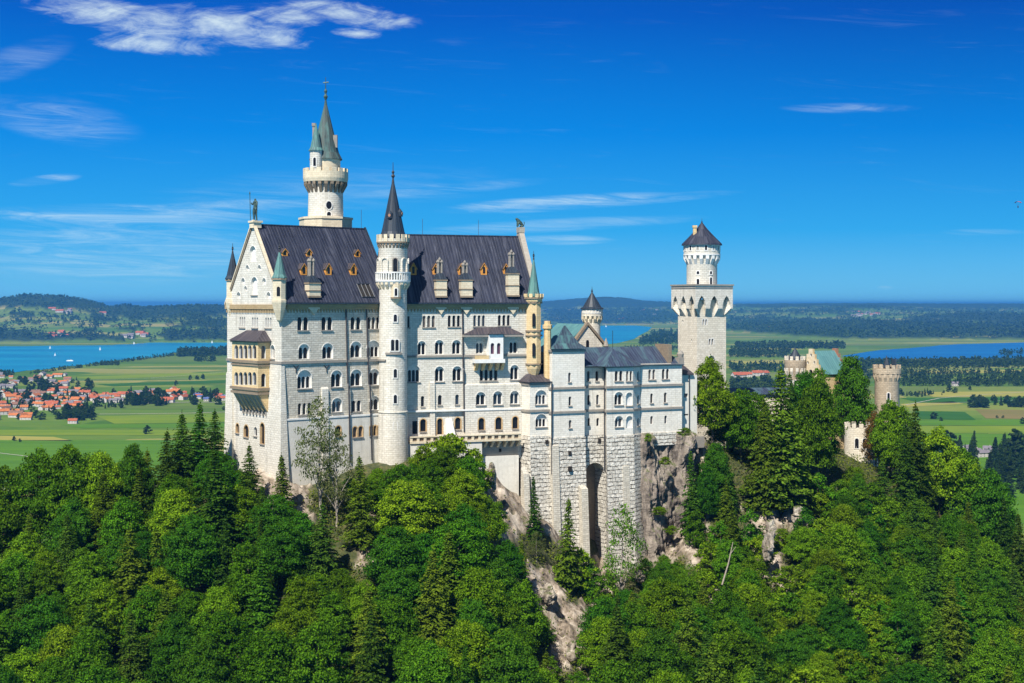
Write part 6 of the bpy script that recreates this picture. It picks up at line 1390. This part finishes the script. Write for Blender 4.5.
# dead trunk leaning on the slope
mb = MB(); a, b = P(722, 585, 247), P(733, 542, 252); mb.tube([a, a.lerp(b, .5) + Vector((.15, 0, 0)), b], [.16, .12, .05], 6); mb.tube([a.lerp(b, .7), a.lerp(b, .85) + Vector((.8, 0, .3))], [.08, .03], 5)
tag(mb.build('dead_trunk', 'dead_wood', None, True, False), 'bare grey dead trunk leaning on the slope below the rock face', 'tree trunk')
# ------------------------------------------------------------------ the wooded slope
SKYX = [-80, 0, 40, 70, 90, 110, 140, 165, 200, 228, 250, 270, 300, 325, 350, 385, 410, 420, 450, 475, 490, 510, 530, 545, 570, 585, 600, 625, 640, 660, 680, 690, 700, 725, 760, 800, 838, 872, 890, 905, 945, 960, 985, 1010, 1030, 1100]
SKYY = [485, 480, 458, 452, 460, 457, 446, 432, 415, 447, 462, 484, 475, 466, 463, 464, 458, 446, 442, 452, 492, 512, 512, 530, 548, 560, 585, 586, 580, 558, 545, 470, 410, 392, 402, 394, 452, 460, 428, 425, 445, 458, 482, 512, 530, 560]
def zone(px, py):
    if px < 130: return 'on the lower left slope'
    if px < 262: return 'on the slope below the west gable'
    if px < 420: return 'on the slope below the round stair tower'
    if px < 545: return 'on the slope below the terrace'
    if px < 650: return 'below the rough stone foundations'
    if px < 760: return 'below the bare rock face'
    if px < 880: return 'on the slope below the gatehouse'
    return 'on the right shoulder of the ridge'
def lower(py): return 'low down ' if py > 610 else ''
random.seed(21)
LOOK = {'beech': 'leafy green broadleaf tree', 'bushy': 'low bright green shrub', 'airy': 'loose pale leaved tree', 'spruce': 'dark green spruce', 'thin_spruce': 'narrow olive spruce'}
placed = [(x, y, 0.33 * h if h > 8 else 1.5) for x, y, h in TREES]
def blocked(px, py): return any(a <= px <= b and c <= py <= d for a, b, c, d in BARE)
def try_fill(n, kinds, hr, spacing, yr=(203, 330), pxr=(-70, 1095), wide=(0.85, 1.1), limit=None, only=None):
    cnt = 0
    for _ in range(n):
        px = random.uniform(*pxr); Y = random.uniform(*yr)
        crest = np.interp(px, [-100, 0, 225, 281, 393, 450, 530, 600, 640, 670, 700, 800, 900, 1024, 1100], [262, 258, 256, 243, 250, 254, 262, 262, 266, 276, 296, 318, 330, 325, 322])
        if Y > crest: continue
        x = (px - CX) / FOC * Y; z = hz(x, Y); pyb = HY - FOC * z / Y
        if pyb > 860 or (only and not only(px, pyb)): continue
        kind = random.choices([k for k, _ in kinds], [w for _, w in kinds])[0]; h = random.uniform(*hr[kind])
        sk = np.interp(px, SKYX, SKYY) + random.uniform(2, 22); pt = HY - FOC * (z + h) / Y
        if pt < sk:
            h = (HY - sk) / FOC * Y - z
            if h < hr[kind][0] * .5: continue
        pt = HY - FOC * (z + h) / Y; hw = 0.3 * h * FOC / Y
        if kind != 'bushy' and (blocked(px, pyb) or blocked(px, pt + (pyb - pt) * .25) or blocked(px, (pt + pyb) / 2) or blocked(px - hw, (pt + pyb) / 2) or blocked(px + hw, (pt + pyb) / 2)): continue
        if kind == 'bushy' and (blocked(px, pyb) or blocked(px, pt)) and random.random() < .72: continue
        sp = spacing * (h / 12 if kind in ('beech', 'airy') else .6 * h / 12 + .1)
        if any((x - a) ** 2 + (Y - b) ** 2 < (sp + r) ** 2 * .55 for a, b, r in placed): continue
        placed.append((x, Y, sp)); pm = (pt + pyb) / 2; zn = zone(px, pm)
        plant(kind, x, Y, z - .3, h, '%s %s%s' % (LOOK[kind], lower(pm), zn), 'trees of the castle hill' if kind != 'bushy' else 'shrubs of the castle hill', random.uniform(*wide) * (1.3 if 'spruce' in kind else 1.0)); cnt += 1
    return cnt
HR = {'beech': (9, 14.5), 'bushy': (2.5, 5.5), 'airy': (7, 12), 'spruce': (12, 19), 'thin_spruce': (9, 15)}
n4 = try_fill(45, [('spruce', .6), ('thin_spruce', .4)], HR, 3.2, pxr=(-60, 470), yr=(203, 256))
n1 = try_fill(1500, [('beech', 1)], HR, 3.3, pxr=(-70, 480), yr=(200, 262))
n2 = try_fill(700, [('beech', .72), ('thin_spruce', .12), ('spruce', .1), ('airy', .06)], HR, 3.1, pxr=(480, 760), yr=(206, 290))
nb = try_fill(500, [('bushy', .75), ('beech', .25)], {'bushy': (4.5, 8), 'beech': (7, 10)}, 3.4, pxr=(700, 905), yr=(215, 300))
n3 = try_fill(1300, [('beech', .6), ('spruce', .28), ('thin_spruce', .12)], HR, 3.1, pxr=(690, 1095), yr=(212, 330))

n5 = try_fill(620, [('bushy', 1)], HR, 3.2, yr=(203, 325))
print('TREES', n1, n2, n3, n4, n5, len(TREES))
# undergrowth: leaves scattered close to the ground of the whole spur
def undergrowth():
    r = np.random.default_rng(5); n = 330000; px = r.uniform(-60, 1090, n); Y = 200 + 130 * r.uniform(size=n) ** 1.2; X = (px - CX) / FOC * Y; Z = hill_z(X, Y); cl = fbm(X / 3.0, Y / 3.0, 3, 77)
    py = HY - FOC * Z / Y; crest = np.interp(px, [-100, 0, 225, 281, 393, 450, 530, 600, 640, 670, 700, 800, 900, 1024, 1100], [270, 262, 262, 246, 256, 259, 266, 266, 270, 278, 300, 325, 335, 330, 330])
    k = (cl > .30) & (Y < crest) & (py < 800) & (r.uniform(size=n) > bare_at(X, Y, Z) * .82); X, Y, Z, cl = X[k], Y[k], Z[k], cl[k]; m = len(X)
    Pp = np.stack([X, Y, Z + r.uniform(0, 1, m) ** 1.5 * np.maximum(cl - .30, .05) * 6.0], 1); N = r.normal(size=(m, 3)) * .5 + [0, -.3, .8]
    me = mesh_from_quads('undergrowth', leaf_quads(Pp, N, .42, r), 'ground_leaf'); o = bpy.data.objects.new('undergrowth', me); COL.objects.link(o); o['kind'] = 'stuff'; o['label'] = 'low brush and grass covering the slope between the trees'
undergrowth()

# ------------------------------------------------------------------ valley: village houses, woods, boats
def ground_at(px, py, z=ZV): Y = -z * FOC / (py - HY); return (px - CX) / FOC * Y, Y
def house_mesh(w, d, h, roof, seed):
    mb = MB(); r = random.Random(seed); a = [(-w / 2, -d / 2), (w / 2, -d / 2), (w / 2, d / 2), (-w / 2, d / 2)]; rh = d * .36
    mb.hexa([(x, y, -.5) for x, y in a], [(x, y, h) for x, y in a], 0, False)
    for x in (-w / 2, w / 2): mb.face([(x, -d / 2, h), (x, d / 2, h), (x, 0, h + rh)], None, 0)
    e = .8
    for s in (-1, 1): mb.face([(-w / 2 - e, s * (d / 2 + e), h - .35), (w / 2 + e, s * (d / 2 + e), h - .35), (w / 2 + e, 0, h + rh + .1), (-w / 2 - e, 0, h + rh + .1)], None, 1)
    for k in range(3):
        for zz in (1.2, 3.9):
            if zz + 1.3 < h: x = -w / 2 + w * (k + .5) / 3; mb.face([(x - .6, -d / 2 - .03, zz), (x + .6, -d / 2 - .03, zz), (x + .6, -d / 2 - .03, zz + 1.3), (x - .6, -d / 2 - .03, zz + 1.3)], None, 2)
    mb.box((w * .2, d * .12), .9, .9, h + rh * .5, h + rh + 1.0, mi=0)
    o = mb.build('village_house', ['house_white', roof, 'window_glass']); me = o.data; bpy.data.objects.remove(o); return me
HM = {k: [house_mesh(13, 10, 5.5, m, 1), house_mesh(18, 11, 6.5, m, 2), house_mesh(26, 13, 6, m, 3)] for k, m in (('orange', 'tile_orange'), ('red', 'tile_red'), ('brown', 'tile_brown'), ('grey', 'tile_grey'), ('blue', 'tile_blue'))}
random.seed(99)
hplaced = []
def houses(x0, x1, y0, y1, n, colors, zn, slope=0.0, z=None, big=1.0):
    for _ in range(n):
        for _ in range(12):
            px = random.uniform(x0, x1); py = random.uniform(y0, y1) + (px - x0) * slope; X, Y = ground_at(px, py)
            if z is not None: Y = z[0]; 
            if all((X - a) ** 2 + ((Y - b) * .7) ** 2 > 12.5 ** 2 for a, b in hplaced): break
        else: continue
        hplaced.append((X, Y)); c = random.choice(colors); o = bpy.data.objects.new('village_house', random.choice(HM[c])); COL.objects.link(o); o.location = (X, Y, ZV); o.rotation_euler = (0, 0, random.choice([.1, -.15, 1.4, .3]) + random.uniform(-.2, .2))
        s = random.uniform(.62, .95) * big; o.scale = (s, s, s); o['label'] = 'small white house with %s roof %s' % (c if c != 'grey' else 'dark grey', zn); o['category'] = 'house'; o['group'] = 'houses ' + zn
OR = ['orange', 'orange', 'red', 'brown', 'red', 'grey']
houses(-60, 68, 375, 386, 52, ['red', 'grey', 'brown', 'orange', 'grey', 'brown'], 'at the lake end of the village')
houses(-60, 22, 386, 394, 16, ['red', 'orange', 'grey'], 'at the lake end of the village')
houses(-60, 98, 391, 401, 46, OR + ['grey'], 'in the middle of the village')
houses(-60, 88, 399, 411, 56, OR, 'in the middle of the village')
houses(-60, 32, 410, 421, 30, OR, 'at the near end of the village')
houses(90, 130, 396, 403, 16, ['red', 'orange', 'red', 'grey'], 'along the road right of the village')
houses(134, 172, 393, 404, 14, ['red', 'orange', 'grey'], 'along the road right of the village')
houses(172, 200, 391, 402, 10, ['red', 'red', 'orange'], 'along the road right of the village')
houses(196, 236, 397, 402, 9, ['blue', 'red', 'blue', 'grey'], 'beside the west gable of the palace')
X, Y = ground_at(73, 423.5); o = bpy.data.objects.new('barn', HM['red'][1]); COL.objects.link(o); o.location = (X, Y, ZV); o.scale = (.7,) * 3; tag(o, 'lone reddish barn on the field edge before the village', 'barn')
for i, (px, py) in enumerate(((748, 377), (757, 376), (739, 378), (765, 375.5))):
    X, Y = ground_at(px, py); o = bpy.data.objects.new('farmhouse', HM['red'][i % 3]); COL.objects.link(o); o.location = (X, Y, ZV); o.scale = (1.3,) * 3; o.rotation_euler = (0, 0, .2 * i); tag(o, 'farmhouse with red roof right of the square tower', 'house', 'farmhouses right of the square tower')
X, Y = ground_at(955, 386); o = bpy.data.objects.new('field_barn', HM['grey'][0]); COL.objects.link(o); o.location = (X, Y, ZV); tag(o, 'little grey barn among field trees on the right plain', 'barn')
random.seed(5)
for i, px in enumerate((951, 957, 963, 969, 976, 982, 988, 996, 1004, 1012, 1020)):
    X, Y = ground_at(px, 452 + (i % 3) * 2.5); o = bpy.data.objects.new('white_house', HM['grey'][i % 2]); COL.objects.link(o); o.location = (X, Y, ZV); o.rotation_euler = (0, 0, random.uniform(-.4, .4)); o.scale = (.8,) * 3; tag(o, 'white house half hidden behind dark conifers at the right', 'house', 'white houses behind the conifers')
# far hamlets across the lake: pale specks standing on the rising ground
def on_ground(px, py):
    lo, hi = 5200.0, 17400.0; Ys = np.linspace(lo, hi, 900); X = (px - CX) / FOC * Ys; pp = HY - FOC * terrain_h(X, Ys) / Ys
    k = int(np.argmax(pp <= py)); return X[k], Ys[k], float(terrain_h(X[k:k + 1], Ys[k:k + 1])[0])
for x0, x1, y0, y1, n, zn in ((50, 70, 334, 339, 7, 'on the far lake shore at the left'), (118, 150, 335, 339, 9, 'by the far lake shore under the woods'), (48, 70, 310, 317, 5, 'on the hillside across the lake'), (100, 118, 311, 316, 4, 'on the hillside across the lake'), (842, 880, 312, 317.5, 16, 'in the hazy far village above the blue lake'), (640, 668, 309, 316, 9, 'on the hazy hill beside the square tower'), (615, 630, 318, 321, 6, 'on the far shore behind the slate topped round tower'), (752, 775, 316, 332, 4, 'in the woods right of the square tower')):
    for _ in range(n):
        X, Y, z = on_ground(random.uniform(x0, x1), random.uniform(y0, y1)); o = bpy.data.objects.new('hamlet_house', HM[random.choice(['red', 'grey'])][random.randrange(3)]); COL.objects.link(o); o.location = (X, Y, z + 1.5); o.scale = (1.6,) * 3; o.rotation_euler = (0, 0, random.uniform(-.5, .5)); tag(o, 'tiny pale house ' + zn, 'house', 'houses ' + zn)
# single trees and tree rows on the plain
def far_tree(px, py, hpx, con, label, group=None):
    X, Y = ground_at(px, py); plant('far_spruce' if con else 'far_broadleaf', X, Y, ZV - .3, hpx * Y / FOC, label, group, random.uniform(.8, 1.25))
far_tree(147, 434, 8.5, 0, 'lone round dark tree in the bright green field'); far_tree(14, 441, 5, 0, 'bush with a low hut on the left field edge'); far_tree(20, 442, 4, 0, 'smaller bush on the left field edge')
for px, py, h in ((190, 380, 5), (197, 379.5, 4.5), (203, 379, 5), (176, 385.5, 5), (224, 410, 4)): far_tree(px, py, h, 0, 'small dark tree in the meadow behind the row of houses', 'meadow trees behind the houses')
for px, py, h, c in ((934, 419, 7, 0), (941, 421, 4, 0), (932, 419, 4, 0), (1023, 424, 7, 0), (925, 395, 7, 1), (949, 392, 8, 0), (955, 393, 6, 0), (970, 390, 4, 0), (997, 418, 3, 0), (1003, 418, 3, 0)): far_tree(px, py, h, c, 'dark field tree on the right plain', 'field trees on the right plain')
for k in range(26): far_tree(random.uniform(892, 945), random.uniform(393, 397), random.uniform(3, 6), random.random() < .4, 'tree in the hedgerow right of the solitary round tower', 'hedgerow trees on the right plain')
for k in range(34): far_tree(random.uniform(972, 1040), 408 - abs(random.gauss(0, 1)) * 3, random.uniform(6, 11), random.random() < .3, 'dark tree of the copse in the right fields', 'copse trees in the right fields')
for k in range(44): px = random.uniform(64, 92); far_tree(px, 421 + random.uniform(-7, 0), random.uniform(6, 12), 0, 'dark tree of the grove at the near edge of the village', 'village grove trees')
for k in range(90): px = random.uniform(-20, 232); far_tree(px, random.uniform(395, 409) if px < 130 else random.uniform(393, 405), random.uniform(5, 10), random.random() < .3, 'dark garden tree among the village houses', 'garden trees in the village')
for k in range(110): far_tree(random.uniform(-20, 92), random.uniform(380, 420), random.uniform(4, 9), random.random() < .3, 'dark garden tree among the village houses', 'garden trees in the village')
for k in range(26): far_tree(random.uniform(131, 168), random.uniform(399, 406), random.uniform(6, 12), 0, 'dark tree in the park between the village and the road houses', 'park trees by the road')
for k in range(90):
    px = random.uniform(945, 1060); py = random.uniform(455, 498) + max(0, px - 985) * .12
    if px < 985 and py > 470 + (px - 945) * .5: continue
    far_tree(px, py, random.uniform(18, 34), 1 if random.random() < .75 else 0, 'dark conifer in the valley wood before the white houses', 'valley wood conifers')
# woods that read as one mass
def wood(name, bands, label, size=12, seed=3):
    r = np.random.default_rng(seed); Q = []
    for x0, x1, y0, y1, n, hpx, slope in bands:
        px = r.uniform(x0, x1, n); py = r.uniform(y0, y1, n) + (px - x0) * slope; Y = -ZV * FOC / (py - HY); X = (px - CX) / FOC * Y; h = hpx * r.uniform(.55, 1.1, n) * Y / FOC; rad = h * r.uniform(.22, .42, n)
        for k in range(16):
            f = r.uniform(.05, 1, n); a = r.uniform(0, 6.28, n); rr = rad * np.sqrt(np.clip(1.02 - f, 0, 1)) * r.uniform(.5, 1.1, n)
            Pp = np.stack([X + rr * np.cos(a), Y + rr * np.sin(a), ZV + f * h], 1); N = np.stack([np.cos(a) * .6, np.sin(a) * .6, np.ones(n) * .7], 1) + r.normal(size=(n, 3)) * .3
            s = (h * .34)[:, None]; q = leaf_quads(np.zeros((n, 3)), N, 1.0, r, .9) * s[:, :, None] + Pp[:, None, :]; Q.append(q)
    me = mesh_from_quads('wood', np.concatenate(Q), 'far_leaf'); o = bpy.data.objects.new(name, me); COL.objects.link(o); o['kind'] = 'stuff'; o['label'] = label
wood('lakeside_wood', [(-20, 14, 374, 377, 60, 6, 0), (30, 185, 373.5, 374.5, 260, 3.5, -.128), (178, 240, 354, 357, 420, 7, -.03), (195, 215, 360, 362, 40, 6, 0), (100, 120, 364, 365.5, 60, 4, 0)], 'dark line of trees along the near shore of the turquoise lake')
wood('plain_wood', [(845, 1100, 364, 370, 900, 7, -.012), (860, 1100, 372, 379, 480, 6, 0), (895, 1100, 381, 386.5, 420, 8, .0), (730, 800, 366, 372, 260, 6, 0), (730, 790, 352, 358, 260, 6, 0), (730, 800, 384, 396, 300, 10, 0), (735, 845, 346, 349, 420, 6, 0), (1000, 1100, 352, 356, 160, 5, 0), (850, 1010, 362.5, 366, 500, 5, 0)], 'dark hedges and strips of wood across the right plain', seed=4)
wood('arm_shore_wood', [(640, 690, 340, 346, 200, 6, -.05), (650, 690, 333, 340, 160, 5, 0), (600, 690, 351, 353, 40, 3.5, 0), (625, 690, 347, 350, 120, 3, 0)], 'dark woods on the shore behind the wing roof', seed=6)
def hill_woods():
    r = np.random.default_rng(12); n = 60000; px = r.uniform(-40, 1070, n); Y = 5600 + 9500 * r.uniform(size=n) ** 1.4; X = (px - CX) / FOC * Y; Z = terrain_h(X, Y); py = HY - FOC * Z / Y
    wat = (Y < np.interp(px, *D0) + 170) | ((px > 236) & (px < 530))
    c = cover_at(px, py, X, Y); clump = fbm(X / 45, Y / 120, 3, 91)
    k = ~wat & ((c > .3) | (clump > .60)) & (r.uniform(size=n) < .8); X, Y, Z, c = X[k], Y[k], Z[k], c[k]; m = len(X); h = r.uniform(11, 24, m); rad = h * r.uniform(.35, .55, m); z0 = Z + c * 12; Q = []
    for _ in range(7):
        f = r.uniform(.1, 1, m); a = r.uniform(0, 6.28, m); rr = rad * np.sqrt(1.02 - f)
        Pp = np.stack([X + rr * np.cos(a), Y + rr * np.sin(a), z0 + f * h], 1); N = np.stack([np.cos(a) * .6, np.sin(a) * .6, np.ones(m) * .7], 1) + r.normal(size=(m, 3)) * .3
        Q.append(leaf_quads(np.zeros((m, 3)), N, 1.0, r, .9) * (h * .55)[:, None, None] + Pp[:, None, :])
    me = mesh_from_quads('hill_woods', np.concatenate(Q), 'far_leaf'); o = bpy.data.objects.new('hill_woods', me); COL.objects.link(o); o['kind'] = 'stuff'; o['label'] = 'dark woods and tree clumps on the rolling hills beyond the lakes'
hill_woods()
# boats
for px, py, lab in ((100, 350, 'white sailing boat, the tallest sail in the middle of the turquoise lake'), (55, 355.5, 'white sailing boat nearest the left part of the lake'), (50, 348.5, 'tiny sailing boat near the far left shore of the lake'), (212, 342.8, 'white sailing boat close to the palace gable'), (134, 344, 'small white boat by the far shore hamlet'), (606, 327, 'white speck of a sailing boat behind the slate topped round tower')):
    X, Y = ground_at(px, py, ZV + .5); s = Y / FOC; b = thing('sailing_boat', lab, 'boat', (X, Y, ZV + .5), 'sailing boats on the lakes')
    mb = MB(); q = [(-1.1, 0), (-.7, -.28), (.8, -.25), (1.3, 0), (.8, .25), (-.7, .28)]; mb.hexa([(X + a * s * .7, Y + c * s * .6, ZV + .3) for a, c in q], [(X + a * s, Y + c * s, ZV + .5 + .5 * s) for a, c in q]); mb.build('hull', 'sail_white', b)
    mb = MB(); hh = (3.0 if 'tallest' in lab else 2.0) * s; z0 = ZV + .5 + .6 * s; mb.hexa([(X - .5 * s, Y - .05 * s, z0), (X + .6 * s, Y - .05 * s, z0), (X + .6 * s, Y + .05 * s, z0), (X - .5 * s, Y + .05 * s, z0)], [(X - .02, Y - .02, z0 + hh), (X + .02, Y - .02, z0 + hh), (X + .02, Y + .02, z0 + hh), (X - .02, Y + .02, z0 + hh)]); mb.build('sail', 'sail_white', b)
X, Y = ground_at(70, 361, ZV + .5); b = thing('ferry_boat', 'longer white excursion boat on the turquoise lake before the near shore', 'boat', (X, Y, ZV + .5)); mb = MB(); s = Y / FOC
for L_, z0, z1 in ((3.4, 0, .6), (2.4, .6, 1.0)): mb.box((X, Y), L_ * s * 2, s * 1.5, ZV + .4 + z0 * s, ZV + .4 + z1 * s)
mb.build('hull', 'sail_white', b); mb = MB(); mb.box((X + s, Y), .5 * s, .5 * s, ZV + .4 + s, ZV + .4 + 1.5 * s); mb.build('cabin', 'cream_sandstone', b)
# paraglider high over the valley
c = P(1018, 204, 900); pg = thing('paraglider', 'tiny pink and dark paraglider in the sky at the right edge', 'paraglider', tuple(c)); mb = MB()
for k in range(8):
    a0, a1 = R(25 + 130 * k / 8), R(25 + 130 * (k + 1) / 8); q = []
    for yy, zz in ((-.9, 0), (.9, .15)):
        q.append([c + Vector((2.1 * math.cos(a), yy, 1.4 * math.sin(a) + zz)) for a in (a0, a1)])
    mb.hexa([q[0][0], q[0][1], q[1][1], q[1][0]], [p + Vector((0, 0, .25)) for p in (q[0][0], q[0][1], q[1][1], q[1][0])], 0 if k < 5 else 1)
mb.build('wing', ['red_cloth', 'dark_cloth'], pg); mb = MB()
mb.lathe((c.x, c.y), [(0, c.z - 2.6), (.35, c.z - 2.3), (.35, c.z - 1.5), (.18, c.z - 1.1), (0, c.z - 1.0)], 8); mb.build('pilot', 'dark_cloth', pg); mb = MB()
for a in (35, 90, 145): mb.tube([c + Vector((2.0 * math.cos(R(a)), 0, 1.3 * math.sin(R(a)))), c + Vector((0, 0, -1.4))], .03, 3)
mb.build('line', 'dark_cloth', pg)
